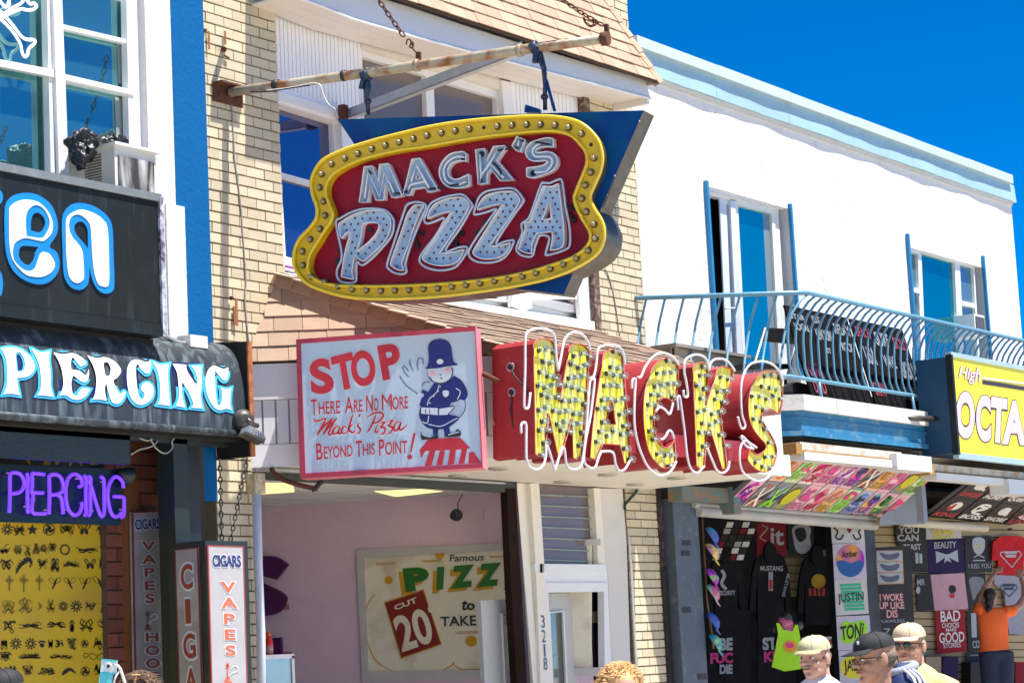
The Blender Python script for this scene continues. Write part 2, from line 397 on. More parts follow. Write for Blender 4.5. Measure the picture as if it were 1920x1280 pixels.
# ---- pizza building brick front -----------------------------------
lp = thing('brick_pier', 'pale yellow brick pier with iron bracket and rust streaks between blue pilaster and pizza shop', 'brick pier', (12.5, P, 0))
MB().box(12.30, 13.16, P, P+.5, 4.1, 8.6).box(12.30, 12.70, P, P+.5, 0, 4.1).box(12.30, 13.16, P, P+.5, 3.9, 4.1).obj('mortar', m_mortar, lp)
bricks(lp, P, 12.30, 13.16, 3.95, 7.4, m_brick, .06, cap=215)
bricks(lp, P, 12.30, 12.70, 1.1, 3.3, m_brick, .06, cap=80)
rp = thing('brick_pier', 'pale yellow brick pier at the right end of the pizza shop beside the white building', 'brick pier', (18.1, P, 0))
MB().box(17.70, 18.53, P, P+.5, 4.1, 8.6).box(17.98, 18.53, P, P+.5, 0, 4.1).obj('mortar', m_mortar, rp)
bricks(rp, P, 17.70, 18.53, 4.4, 8.3, m_brick, .02, lambda a, z: z < 6.1 or z > 6.7, cap=200)
bricks(rp, P, 17.98, 18.53, 1.1, 3.3, m_brick, .05, cap=95)
MB().box(17.60, 17.698, P-.035, P+.3, 4.3, 7.0).obj('edge_board', M_('peeling_brown_board', (.09,.055,.045), rough=.9, stain=(.42,.33,.22), samt=.4, sscale=20), rp)
# shop body behind
pb = thing('pizza_building', 'two storey pizza shop body with pink interior behind the yellow brick piers', 'building', (15.5, P, 0))
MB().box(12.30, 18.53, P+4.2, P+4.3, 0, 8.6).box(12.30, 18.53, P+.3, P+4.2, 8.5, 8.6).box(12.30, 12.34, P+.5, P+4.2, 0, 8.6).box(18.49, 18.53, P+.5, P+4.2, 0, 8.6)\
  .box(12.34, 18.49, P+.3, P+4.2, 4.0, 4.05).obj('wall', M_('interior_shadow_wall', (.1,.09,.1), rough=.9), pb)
# ---- upper bay of the pizza shop -------------------------------------
bay = thing('upper_bay', 'white window bay with beadboard panels between the two yellow brick piers', 'window bay', (15.3, P, 4.3))
Y1 = YP(P+.04); Y2 = YP(P+.10)
q = lambda s, k=4.174, ox=500, oy=0: crv(P_(s, ox, oy, k), n=1)
MB().box(13.16, 17.60, P+.16, P+.2, 4.2, 8.4).obj('backing', m_white2, bay)
MB().poly(Y1, [[(512,-40), (678,10), (676,212), (652,212), (518,170)]], .10).obj('beadboard_panel', m_bead, bay)
bd = MB()
for i in range(1, 22):
    x = 516+ i*7.3; zt = -30 + (x-512)*.33
    a = Y1.at(x, 8+(x-516)*.32, .004); b = Y1.at(x+6, 170+(x-518)*.285, .004)
    bd.box(a.x-.002, a.x+.002, a.y-.0, a.y+.006, Y1.at(x+3,165+(x-518)*.285).z, a.z)
bd.obj('bead_ridges', M_('beadboard_groove', (.60,.60,.62)), bay)
MB().poly(Y1, [[(518,170),(655,212),(655,228),(518,186)]], .12, .03).poly(Y1, [[(518,186),(655,228),(655,236),(518,193)]], .12, .01).obj('window_head', m_white2, bay)
def window(parent, pl, outer, thick, gl, rails=(), glass_off=-.05, fr=m_white2, name='window', fwd=.01, t=.06, label=None):
    """outer: 4 px corners TL TR BR BL ; thick: frame widths in px ; rails: list of (v0,v1) or ('v',u0,u1)"""
    o = outer; inn = []
    c = (sum(p[0] for p in o)/4, sum(p[1] for p in o)/4)
    lx, rx, ty, by = thick
    inn = [(o[0][0]+lx, o[0][1]+ty+lx*(o[1][1]-o[0][1])/max(1, o[1][0]-o[0][0])), (o[1][0]-rx, o[1][1]+ty-rx*(o[1][1]-o[0][1])/max(1, o[1][0]-o[0][0])),
           (o[2][0]-rx, o[2][1]-by-rx*(o[2][1]-o[3][1])/max(1, o[2][0]-o[3][0])), (o[3][0]+lx, o[3][1]-by+lx*(o[2][1]-o[3][1])/max(1, o[2][0]-o[3][0]))]
    w_ = MB().poly(pl, [o, inn], t, fwd).obj(name, fr, parent, label=label)
    MB().poly(pl, [inn], .008, fwd+glass_off).obj('pane', gl, w_)
    for r in rails:
        A, B, C, D = inn
        lerp = lambda p, q_, t_: (p[0]+(q_[0]-p[0])*t_, p[1]+(q_[1]-p[1])*t_)
        if r[0] == 'v': pts = [lerp(A, B, r[1]), lerp(A, B, r[2]), lerp(D, C, r[2]), lerp(D, C, r[1])]
        else: pts = [lerp(A, D, r[0]), lerp(B, C, r[0]), lerp(B, C, r[1]), lerp(A, D, r[1])]
        MB().poly(pl, [pts], t*.7, fwd-.012).obj('rail', fr, w_)
    return w_
window(bay, Y2, [(514,188),(640,222),(652,540),(530,505)], (6,16,10,26), m_wglass3, [(.44,.475)], label='window with violet blue reflections left of the hanging sign')
MB().poly(Y2, [[(536,497),(600,512),(600,516),(536,501)]], .01, .03).obj('purple_strip', M_('purple_strip', (.25,.03,.3)), bay)
MB().poly(YP(P+.02), [[(640,225),(676,215),(690,560),(655,560)]], .1).obj('casing', m_white2, bay)
MB().poly(Y1, [[(676,52),(938,132),(938,168),(676,90)]], .1).obj('header_board', M_('cream_header_paint', (.70,.66,.58), var=.05), bay)
window(bay, Y2, [(676,92),(806,131),(820,560),(690,560)], (3,8,14,20), m_wglass2, label='greyish brown window behind the diagonal strut')
window(bay, Y2, [(806,131),(940,171),(950,560),(820,560)], (7,9,16,20), m_wglass2, label='greyish brown window right of the strut')
MB().poly(Y1, [[(940,150),(958,155),(968,240),(948,240)]], .08, .02).obj('casing', m_white2, bay)
MB().poly(Y1, [[(956,112),(1106,158),(1110,560),(966,560)]], .06).obj('beadboard_panel', m_bead, bay)
bd = MB()
for i in range(1, 20):
    x = 958+i*7.3
    a = Y1.at(x, 125+(x-958)*.30, .004); bd.box(a.x-.002, a.x+.002, a.y-.0, a.y+.006, a.z-1.2, a.z)
bd.obj('bead_ridges', M_('beadboard_groove', (.60,.60,.62)), bay)
window(bay, Y2, zq(800,480,4.364,(-300,100),(690,290),(700,385),(-290,210)), (4,4,4,5), m_wglass3, label='low left window sliver under the sign')
window(bay, Y2, zq(800,480,4.364,(860,230),(1200,300),(1260,470),(865,385)), (6,9,6,14), m_wglass3, label='low right window sliver under the sign')
MB().poly(Y1, [zq(800,480,4.364,(700,310),(860,330),(865,425),(800,450),(700,410))], .05, .02).obj('casing', m_white2, bay)
MB().poly(Y1, [zq(800,480,4.364,(1230,150),(1380,130),(1400,560),(1265,530))], .05, .02).obj('casing', m_white2, bay)
sl_ = MB(); a = WP.at(790, 553); b = WP.at(1133, 617)
sl_.hexa([(13.2,P-.02,4.56),(17.66,P-.02,4.58),(17.66,P+.2,4.66),(13.2,P+.2,4.66),(13.2,P-.02,4.72),(17.66,P-.02,4.76),(17.66,P+.2,4.82),(13.2,P+.2,4.8)])
sl_.obj('sill', m_white2, bay)

# ---- upper mansard roof ----------------------------------------------
def shingled(parent, O, U, V, poly, course, tab, m, cap=280, lift=.012):
    """poly in (u,v) ; v up the slope"""
    O = Vector(O); U = Vector(U).normalized(); V = Vector(V).normalized(); W = U.cross(V).normalized()
    if W.dot(EYE-O) < 0 : W = -W
    v0 = min(p[1] for p in poly); v1 = max(p[1] for p in poly); u0 = min(p[0] for p in poly); u1 = max(p[0] for p in poly)
    MB().slab([O+U*p[0]+V*p[1] for p in poly], W, .03).obj('underlay', m_shdark, parent)
    r = 0; v = v0; n = 0; rest = MB()
    while v < v1:
        u = u0 - random.uniform(0, tab)
        while u < u1:
            wd = tab*random.uniform(.75, 1.2); g_ = .004
            c = [(u+g_, v), (u+wd, v), (u+wd, v+course*1.04), (u+g_, v+course*1.04)]
            # clip by convex poly
            N = len(poly); ar = area(poly); 
            for i in range(N):
                p, q_ = poly[i], poly[(i+1) % N]; s_ = 1 if ar > 0 else -1
                aa, bb = s_*(q_[1]-p[1]), -s_*(q_[0]-p[0]); c = clip(c, aa, bb, aa*p[0]+bb*p[1])
                if len(c) < 3: break
            if len(c) >= 3 and abs(area(c)) > .0006:
                j = random.uniform(0, .005)
                if lift > .013: sh = random.uniform(-.3,.3)*course; c = [(a_, b_) for a_, b_ in c]; j += .004*(1 if sh > 0 else 0)
                pts = [O+U*x+V*y+W*(lift*(1-(y-v)/course)+.006+j) for x, y in c]
                mb = MB().slab(pts, W, lift*.8)
                if n < cap: mb.obj('shingle', m, parent); n += 1
                else: rest.slab(pts, W, lift*.8)
            u += wd
        v += course; r += 1
    if rest.V: rest.obj('shingle_field', m, parent, kind='stuff')
    return n
def ridge_caps(parent, a, b, n, wd, na, nb, m):
    a = Vector(a); b = Vector(b); d = (b-a)/n; D = d.normalized()
    wa = na.cross(D).normalized(); wb = D.cross(nb).normalized()
    if wa.z > 0: wa = -wa
    if wb.z > 0: wb = -wb
    up = (na+nb).normalized()
    for i in range(n):
        lo = a+d*i; hi = a+d*(i+1.08); lo = lo+up*.035; hi = hi+up*.02
        mb = MB()
        mb.slab([lo, hi, hi+wa*wd, lo+wa*wd], na, .012); mb.slab([lo, hi, hi+wb*wd, lo+wb*wd], nb, .012)
        mb.obj('ridge_shingle', m, parent)
YF = P-.42
up = thing('mansard_roof', 'steep upper mansard roof of tan shingles with white fascia and soffit above the window bay', 'roof', (15.5, YF, 6.9))
F = YP(YF)
TLp, TRp, BRp, BLp = F.at(440,-70), F.at(1218,150), F.at(1220,185), F.at(440,-37)
fa = F.at(600,0); fc = F.at(1218,150); fb = F.at(1220,185)
# fascia as traced: bottom edge px and top edge px
bot = [(548,-7),(600,11),(660,36),(780,70),(900,102),(1050,141),(1220,185)]
top = [(548,-66),(640,-30),(780,12),(850,36),(960,72),(1080,108),(1218,148)]
fr_ = MB(); N = len(bot)
for i in range(N-1):
    a, b, c, d = F.at(*top[i]), F.at(*top[i+1]), F.at(*bot[i+1]), F.at(*bot[i])
    a.y += .05; b.y += .05
    fr_.slab([a, b, c, d], F.n, .03)
fr_.obj('fascia', M_('fascia_white_paint', (.72,.72,.72), var=.04), up)
cap_ = MB().tube([F.at(x, y, .004) for x, y in bot], .013, seg=6).obj('drip_edge', m_white, up)
so = MB()
for i in range(N-1):
    a, b = F.at(bot[i][0], bot[i][1]-1.5), F.at(bot[i+1][0], bot[i+1][1]-1.5)
    for j in range(3):
        y0 = YF+.14*j+.02; y1 = YF+.14*(j+1)+.016
        so.hexa([(a.x,y0,a.z),(b.x,y0,b.z),(b.x,y1,b.z),(a.x,y1,a.z),(a.x,y0,a.z+.02),(b.x,y0,b.z+.02),(b.x,y1,b.z+.02),(a.x,y1,a.z+.02)])
so.obj('soffit_boards', M_('soffit_paint', (.72,.70,.66), var=.04), up)
e = F.at(1219, 184)
MB().box(e.x-.04, e.x, YF+.01, P-.002, e.z-.06, e.z+.01).obj('end_trim', M_('soffit_paint', (.72,.70,.66)), up)
MB().hexa([(e.x-.03,YF,e.z),(e.x,YF,e.z),(e.x,P,e.z),(e.x-.03,P,e.z),(e.x-.03,YF+.05,e.z+.19),(e.x,YF+.05,e.z+.19),(e.x,P,e.z+.19),(e.x-.03,P,e.z+.19)]).obj('end_fascia', M_('fascia_white_paint', (.72,.72,.72)), up)
O0 = F.at(548,-68); O1 = F.at(1224,150); U = (O1-O0).normalized()
S = Vector((0, .40, 1)); S = (S - U*S.dot(U)).normalized()
Lx = (O1-O0).length
O_ = O0 + Vector((0,-.085,-.045))
shingled(up, O_, U, S, [(0,0),(Lx,0),(Lx-.62,1.45),(0,1.45)], .125, .21, m_shing_up, cap=285)
nf = U.cross(S); nf = nf if nf.y < 0 else -nf
nr = Vector((1, 0, .4)).normalized()
h0 = O_+U*Lx; h1 = O_+U*(Lx-.62)+S*1.45
MB().slab([h0, h1, h1+Vector((0,.5,0)), Vector((h0.x, P, h0.z))], nr, .02).obj('end_slope', m_shing_up, up)
ridge_caps(up, h0, h1, 9, .11, nf, nr, m_shing_up)

# ---- lower canopy -------------------------------------------------------
YC = 9.65; ZS = 3.20; ZE = 3.98
A_ = Vector((12.72, P-.01, 0)); B_ = Vector((14.06, YC, 0)); C_ = Vector((18.16, YC, 0)); D_ = Vector((18.16, P, 0))
CH = PL(A_.x, A_.y, B_.x-A_.x, B_.y-A_.y)
can = thing('shop_canopy', 'white boxed canopy with tan shingle roof and angled left face over the pizza counter', 'canopy', (15.5, YC, ZS))
zz = lambda v, z: Vector((v.x, v.y, z))
mb = MB().add([zz(A_,ZS),zz(B_,ZS),zz(C_,ZS),zz(D_,ZS)], [(0,1,2,3)]).add([zz(A_,ZS+.05),zz(B_,ZS+.05),zz(C_,ZS+.05),zz(D_,ZS+.05)], [(0,1,2,3)])
mb.obj('soffit', M_('canopy_soffit_paint', (.74,.71,.63), var=.05, stain=(.5,.42,.3), samt=.1), can)
FR = YP(YC)
L1 = (B_-A_).length
def chbox(u0, u1, z0, z1, t, off=0): return MB().slab([CH.w(u0,z0,off), CH.w(u1,z0,off), CH.w(u1,z1,off), CH.w(u0,z1,off)], CH.n, t)
m_fas = M_('canopy_fascia_paint', (.82,.82,.85), var=.04, stain=(.6,.6,.62), samt=.1)
chbox(-.25, L1+.004, 3.70, ZE, .03, .03).obj('fascia', m_fas, can)
chbox(-.25, L1, 3.19, 3.36, .02, .012).obj('fascia', m_fas, can)
chbox(0, L1, 3.36, 3.70, .02, -.004).obj('backing', M_('groove_grey', (.3,.3,.33)), can)
for k in range(21):
    u0 = -.02+k*.10; chbox(u0+.007, min(L1, u0+.093), 3.365, 3.695, .012, .010).obj('bead_board', m_bead, can)
MB().box(B_.x-.005, C_.x, YC-.03, YC, 3.70, ZE-.03).obj('fascia', m_fas, can)
MB().box(B_.x, C_.x+.05, YC-.012, YC+.0, 3.19, 3.70).obj('fascia', m_white, can)
MB().box(C_.x-.03, C_.x, YC, P, 3.19, ZE-.04).obj('end_fascia', m_white, can)
# roof slopes
AP = WP.at(520, 515); AP.y = P; apx = AP.x
Ae = Vector((12.66, P-.02, ZE+.0)); Be = Vector((14.05, YC-.06, ZE)); Ce = Vector((18.22, YC-.05, ZE-.03))
hip = AP - Be
U = (Be-Ae).normalized(); nrm = U.cross(AP-Ae).normalized(); V = nrm.cross(U).normalized(); V = V if V.z > 0 else -V
pa = ((AP-Ae).dot(U), (AP-Ae).dot(V)); pb2 = ((Be-Ae).dot(U), 0)
shingled(can, Ae, U, V, [(0,0),pb2,pa], .135, .26, m_shing, cap=80)
nl = nrm if nrm.z > 0 else -nrm
AT = Vector((17.45, P, AP.z+.03))
U = (Ce-Be).normalized(); nrm = U.cross(AP-Be).normalized(); V = nrm.cross(U).normalized(); V = V if V.z > 0 else -V
pp = lambda p: ((p-Be).dot(U), (p-Be).dot(V))
AT = Vector((17.58, P, 0)); # put on the plane
nrm = nrm if nrm.z > 0 else -nrm
AT.z = Be.z - (nrm.x*(AT.x-Be.x)+nrm.y*(AT.y-Be.y))/nrm.z
nfr = nrm
shingled(can, Be, U, V, [(0,0),pp(Ce),pp(AT),pp(AP)], .125, .34, M_('tan_shingle_front', (.34,.25,.185), rough=.95, var=.12, scale=9, fine=.2, bump=.5, bscale=160, rnd=.22, bdist=.006), cap=215, lift=.0135)
ridge_caps(can, Be, AP, 13, .125, nl, nfr, m_shing)
ridge_caps(can, Ce, AT, 13, .10, nfr, Vector((1,0,.5)).normalized(), m_shing)
MB().slab([Ce, AT, Vector((Ce.x, P, Ce.z))], Vector((.9,0,.4)).normalized(), .02).obj('end_slope', m_shing, can)
# down-lights in the soffit
SO = PZ(ZS)
for k, (x, y) in enumerate([(935,876),(860,890),(1056,901),(1139,888),(1191,906),(1268,894)]):
    c = SO.at(x, y); t = thing('downlight', ['round recessed downlight in the canopy soffit just right of the STOP sign', 'round recessed downlight under the lower right end of the STOP sign',
        'round downlight in the soffit above the louvred transom window', 'round downlight in the soffit below the letters A and C', 'round downlight in the soffit nearest the right brick pier', 'round downlight in the soffit below the letter K'][k], 'downlight', c, 'recessed downlights in the canopy soffit')
    MB().lathe(c+Vector((0,0,.03)), (0,0,-1), [(0,.085),(.045,.085),(.05,.07)], 18).obj('trim_ring', M_('downlight_ring', (.42,.40,.34), rough=.4), t)
    MB().lathe(c-Vector((0,0,.021)), (0,0,1), [(0,.055),(.002,.055)], 14).obj('lens', M_('downlight_lens', (.25,.25,.22), rough=.3), t)
# ================================================================== HANGING SIGN
al = math.radians(10); SD = Vector((math.sin(al), -math.cos(al), 0))
pw = WP.at(420, 175)
SN = Vector((SD.y, -SD.x, 0))
SP = PL(pw.x+SN.x*.15, pw.y+SN.y*.15, SD.x, SD.y)      # front face plane of the sign
MID = PL(pw.x, pw.y, SD.x, SD.y)                        # plane of the pipe
sg = thing('hanging_sign', "large hanging MACK'S PIZZA sign with yellow bulb border red face and cobalt arrow", 'sign', SP.at(850, 540))
ZB = lambda s: P_(s, 500, 150, 2.509)
outer = crv(ZB('420,310 520,280 640,250 760,222 900,199 1050,183 1200,173 1330,172 1420,184 1480,205 1530,245 1565,295 1580,360 1572,425 1545,490 1522,548 1538,600 1570,650 1588,700 1585,760 1562,808 1520,845 1450,885 1380,915 1280,945 1130,975 960,1000 800,1018 640,1027 500,1028 380,1018 270,990 190,955 145,905 128,860 132,800 157,745 200,700 233,652 237,600 217,540 210,480 225,430 262,380 330,343'), n=4)
inner = crv(P_('612,346 611,365 617,382 623,397 623,408 617,420 605,438 596,453 585,470 579,484 577,501 580,512 587,521 600,528 613,532.6 645,536 681,537 740,536.5 800,534 840,531.5 879,528 938,520.5 998,508 1058,489 1080,479 1096,467 1106,452 1107,437 1100,423 1092,410 1081,388 1077,372 1079,362 1089,337 1099,312 1101,297 1097,282 1086,268 1075,257 1062,250 1045,246 1026,245 1000,246 978,248 925,253.5 878,260 800,274 750,281 709,290 680,298 652,309.5 635,319 622,329'), n=4)
MB().poly(SP, [[(633,224),(1207,207),(1057,552),(940,538),(668,276)]], .20, -.082, 0, 1).obj('arrow_panel', [m_sblue, m_metal], sg)
MB().poly(SP, [outer, inner], .325, .012, 0, 1).obj('bulb_border', [m_yel, m_metal], sg)
bk = SP.sh(-.325)
MB().tube([SP.at(x, y, -.312) for x, y in outer], .016, True, 6).obj('rear_border_edge', m_yel, sg)
MB().poly(SP, [grow(inner, 3)], .02, -.06).obj('face_panel', m_red, sg)
lip = MB(); lip.tube([SP.at(x, y, .03) for x, y in outer], .013, True, 6); lip.tube([SP.at(x, y, .03) for x, y in inner], .011, True, 6)
lip.obj('border_lip', M_('yellow_lip_enamel', (.78,.56,.03), rough=.35, var=.06), sg)
mw = MB(); mw.poly(SP, [inner, grow(inner, -3.5)], .06, .0); mw.obj('border_inner_wall', m_yel, sg)
# border bulbs, one part each
cl = []; no, ni = len(outer), len(inner)
mid = grow(outer, -15.5)
bm_ = MB().lathe((0,0,0), (0,0,1), [(0,.026),(.006,.027),(.007,.020)], 10, 1).ell((0,0,.02), (.019,.019,.022), None, 10, 6, 0).mesh('bulb', [m_bulbc, M_('dark_brass_socket', (.09,.06,.01), rough=.5)])
rot = SP.n.to_track_quat('Z', 'Y').to_euler()
for i, (x, y) in enumerate(perim(mid, 56)):
    j = (random.uniform(-.6,.6), random.uniform(-.6,.6))
    if i in (9, 17): MB().lathe(SP.at(x, y, .013), SP.n, [(0,.014),(.003,.014)], 10).obj('empty_socket', m_hole, sg); continue
    link('bulb', bm_, sg, SP.at(x+j[0], y+j[1], .014), rot=rot)
# seams and rivets on the metal edge, wind-worn panel on right edge
e1 = MB()
for x, y in [(1207,209),(1196,228),(1150,330),(1136,366),(1090,470)]: e1.ell(SP.at(x, y, -.06)+SD*.012, (.006,.006,.006), None, 6, 4)
e1.obj('rivet_heads', m_galv, sg, kind='stuff')
a, b = SP.at(1166,300,-.1), SP.at(1128,390,-.1)
MB().slab([a+SD*.012, b+SD*.012, b+SD*.012-SN*.09, a+SD*.012-SN*.09], SD, .01).obj('access_cover', m_metal, sg)
# letters ---------------------------------------------------------------
Z1 = lambda s: P_(s, 660, 240, 8); Z2 = lambda s: P_(s, 860, 240, 8); Z3 = lambda s: P_(s, 620, 360, 7.1125); Z4 = lambda s: P_(s, 850, 330, 7.1125)
LET = {
 'M': ([Z1('180,580! 305,568! 385,795! 412,545! 545,530! 750,1015! 600,1045! 505,820! 475,1075! 360,1085! 270,850! 235,1110! 108,1115!')], [Z1('190,1060! 245,650! 420,1040! 490,660! 630,975!')]),
 'A': ([Z1('895,468! 1018,452! 1285,930! 1135,962! 1095,888! 905,915! 870,1005! 765,1005!'), Z1('990,670! 1022,760! 955,765!')], [Z1('830,960! 880,850! 1090,805!'), Z1('885,810! 970,560! 1160,910!')]),
 'C': ([Z1('1500,378 1600,358 1660,356 1705,375! 1705,500! 1650,490 1600,492 1500,525 1445,600 1440,680 1480,745 1560,768 1640,745 1750,690! 1755,850! 1700,880 1600,898 1480,893 1380,835 1320,740 1308,640 1340,530 1420,430')],
       [Z1('1690,440 1600,430 1500,460 1400,560 1375,660 1410,790 1500,840 1600,850 1715,805')]),
 'K': ([Z2('250,325! 387,308! 412,490! 520,278! 690,266! 705,285! 570,485! 815,775! 620,790! 485,610! 425,690! 425,830! 295,845!')], [Z2('318,400! 342,800! 360,680! 460,545! 580,330!'), Z2('480,540! 680,755!')]),
 'apostrophe': ([Z2('870,125! 1000,180! 915,360! 855,330! 800,265!')], [Z2('910,190! 880,290!')]),
 'S': ([Z2('1190,180! 1300,150 1415,155! 1420,285! 1300,280 1200,300 1155,340 1180,370 1300,355 1400,370 1460,420 1480,500 1450,590 1370,660 1250,710 1130,740 1070,745 1020,725! 1018,600! 1100,590 1200,575 1290,545 1330,505 1300,485 1200,495 1100,490 1030,440 1000,370 1020,290 1080,220')],
       [Z2('1370,235 1250,225 1140,290 1110,370 1160,430 1300,430 1390,450 1400,540 1330,640 1250,665 1140,665')]),
 'P': ([Z3('105,440 150,390 300,300 450,255 600,240 700,260 780,330 800,420 780,540 700,680 580,800 440,920! 400,910 320,840! 290,1000 285,1080 305,1165! 140,1130! 150,1050 190,800 240,610 245,520! 190,560 150,620! 120,560'), Z3('430,430 540,405 625,415 640,470 600,560 500,670 345,795! 400,600')],
       [Z3('70,420 130,350 300,260 450,225 600,222 740,250 830,350 845,440 810,590 700,730 560,880 440,970 390,960 355,930 345,1000 345,1100 335,1190 250,1215 130,1190 85,1120 90,1020 150,840')], 1),
 'I': ([Z3('1100,190 1160,170 1245,175! 1180,290 1100,500 1040,700 960,900 950,960 975,1035! 940,1045 860,1020 800,970 810,900 880,700 960,480 1020,300')],
       [Z3('1020,170 1120,135 1220,145 1275,200 1200,380 1110,600 1040,800 1000,960 1015,1060 960,1095 850,1075 770,1020 755,950 830,720 900,500 980,260')], 1),
 'Z': ([Z3('1290,355! 1320,250 1390,160 1530,95 1650,72 1760,77 1840,150 1830,230 1740,390 1450,820! 1620,800 1780,762! 1740,860 1680,930 1560,975 1400,975 1270,930 1222,880 1260,800 1420,560 1615,250! 1450,290')],
       [Z3('1245,370 1280,280 1330,160 1450,90 1620,45 1770,40 1890,170 1870,230 1750,450 1530,780 1700,740 1810,730 1820,790 1740,920 1650,1010 1480,1045 1330,1025 1220,970 1185,900 1230,800 1400,580 1520,350 1400,390 1290,420')], 1),
 'ZZ': ([Z4('320,450! 340,380 420,270 560,220 700,205 800,210 870,280 880,330 840,420 720,600 480,935! 620,925 760,890! 740,960 670,1050 560,1095 400,1105 300,1070 260,1020 290,950 420,740 655,370! 480,400')],
       [Z4('275,490 300,400 340,290 430,210 600,175 810,170 930,300 920,370 780,560 570,895 700,870 800,855 800,900 740,1020 650,1110 500,1155 330,1145 230,1090 205,1010 260,900 400,690 560,470 560,440 450,480 300,515')], 1),
 'AA': ([Z4('1195,130! 1300,140 1400,100! 1460,560 1475,800 1460,930 1400,970 1290,990! 1320,850 1315,735! 1110,765! 1050,900 1045,1035! 960,1020 880,980 880,940 960,700! 945,620! 1015,610! 1120,330'), Z4('1275,330! 1305,560! 1185,585!')],
       [Z4('1180,90! 1290,95! 1410,45 1450,70 1480,250 1500,420 1550,680 1555,900 1500,980 1260,1055 1235,1020 1280,850 1250,800 1150,800 1090,950 1050,1070 920,1060 850,1000 850,930 920,760 910,640 1000,570 1060,430 1130,220')], 1)}
TH = .055
for k, v in LET.items():
    loops = [crv(l, n=4) for l in v[0]]
    base = MB().poly(SP, loops, .004, -.056).obj('letter', m_ltblue, sg)
    wl = MB()
    for l in loops:
        n = len(l); F_ = [SP.at(x, y, 0) for x, y in l]; B2 = [SP.at(x, y, 0)-SN*TH for x, y in l]
        wl.add(F_+B2, [(i, (i+1) % n, n+(i+1) % n, n+i) for i in range(n)])
        wl.tube(F_, .0042, True, 5)
    wl.obj('channel_rim', m_chw, base)
    big = len(v) > 2
    tb = MB()
    for t in v[1]:
        c = crv(t, closed=big, n=4)
        tb.tube([SP.at(x, y, -.005 if big else -.022) for x, y in c], .0085 if big else .0095, big, 7)
    tb.obj('neon_tube', m_neonb if big else m_neon, base)
    if big:
        so_ = MB(); rg = MB(); x0 = min(p[0] for p in loops[0]); x1 = max(p[0] for p in loops[0]); y0 = min(p[1] for p in loops[0]); y1 = max(p[1] for p in loops[0])
        ins = grow(loops[0], -3); hol = [grow(h, 3) for h in loops[1:]]
        yy = y0+5; r = 0
        while yy < y1:
            xx = x0 + (6.7 if r % 2 else 0) - (yy-y0)*.12
            while xx < x1+20:
                p = (xx+random.uniform(-1,1), yy+random.uniform(-1,1))
                if inside(p, ins) and not any(inside(p, h) for h in hol):
                    so_.lathe(SP.at(p[0], p[1], -.054), SN, [(0,.0088),(.002,.0088)], 8, 0); so_.lathe(SP.at(p[0], p[1], -.055), SN, [(0,.0125),(.0015,.012)], 10, 1)
                xx += 13.5
            yy += 11; r += 1
        so_.obj('bulb_sockets', [M_('socket_dark_red', (.10,.012,.015)), M_('socket_ring', (.42,.55,.68))], base, kind='stuff')
wr = MB()
for t in ('1600,880 1430,870 1290,905', ): pass
for z, t in [(Z1,'640,985 740,975 835,945'),(Z1,'1170,915 1280,905 1440,875 1600,845'),(Z2,'590,340 720,315 830,305 880,285'),(Z2,'930,190 1060,195 1210,220 1360,245'),(Z2,'510,510 600,610 640,700'),(Z1,'250,640 290,690')]:
    wr.tube([SP.at(x, y, -.008) for x, y in crv(z(t), False, 3)], .0075, False, 6)
for z, t in [(Z3,'1120,530 1160,540 1215,555'),(Z3,'1120,540 1140,640 1165,720'),(Z4,'1500,415 1560,410 1600,420'),(Z4,'1540,480 1580,530 1610,580'),(Z4,'50,760 100,765 120,770'),(Z4,'50,760 40,850 45,905')]:
    wr.tube([SP.at(x, y, -.04) for x, y in crv(z(t), False, 3)], .008, False, 6)
for z, x, y in [(Z3,1220,555),(Z3,1165,722),(Z3,130,780),(Z3,95,925),(Z4,1605,425),(Z4,1615,585),(Z4,120,770),(Z4,42,905),(Z4,430,620),(Z4,330,760),(Z2,355,395),(Z2,1125,680),(Z2,80,450),(Z3,530,500)]:
    p = z('%g,%g' % (x, y))[0]; wr.lathe(SP.at(p[0], p[1], -.058), SN, [(0,.022),(.012,.02)], 10)
wr.obj('cable_grommets', m_bwire, sg, kind='stuff')
# ---- pipe, brackets, chains, strut ---------------------------------------
pp_ = thing('sign_pipe', 'worn rusty pipe projecting from the brick pier that carries the hanging sign', 'pipe', pw)
pts = [(432,173),(560,155),(790,122),(990,92),(1138,72)]
MB().tube([MID.at(*p) for p in pts], [.037,.037,.038,.038,.036], seg=14).obj('tube', m_pipe, pp_)
MB().tube([MID.at(1128,74), MID.at(1141,72)], .05, seg=14).obj('end_cap', m_rust, pp_)
for x, y, l in [(518,160,5),(645,142,3)]: MB().tube([MID.at(x-l,y+l*.14), MID.at(x+l,y-l*.14)], .043, seg=12).obj('tape_band', m_bwire, pp_)
for x, y in [(782,123),(975,95)]: MB().tube([MID.at(x-4,y+.5), MID.at(x+4,y-.6)], .047, seg=12).obj('collar', m_pipe, pp_)
c0 = WP.at(395,167); c1 = WP.at(450,180)
bkt = MB().box(c0.x, c1.x, P-.03, P-.012, c1.z-.10, c1.z+.03).box(c0.x, c1.x, P-.12, P-.012, c1.z+.03, c1.z+.045)
for f in (.2,.8): bkt.lathe((c0.x+(c1.x-c0.x)*f, P-.03, c1.z-.04), (0,-1,0), [(0,.02),(.014,.018)], 8)
bkt.obj('wall_bracket', m_rust, pp_)
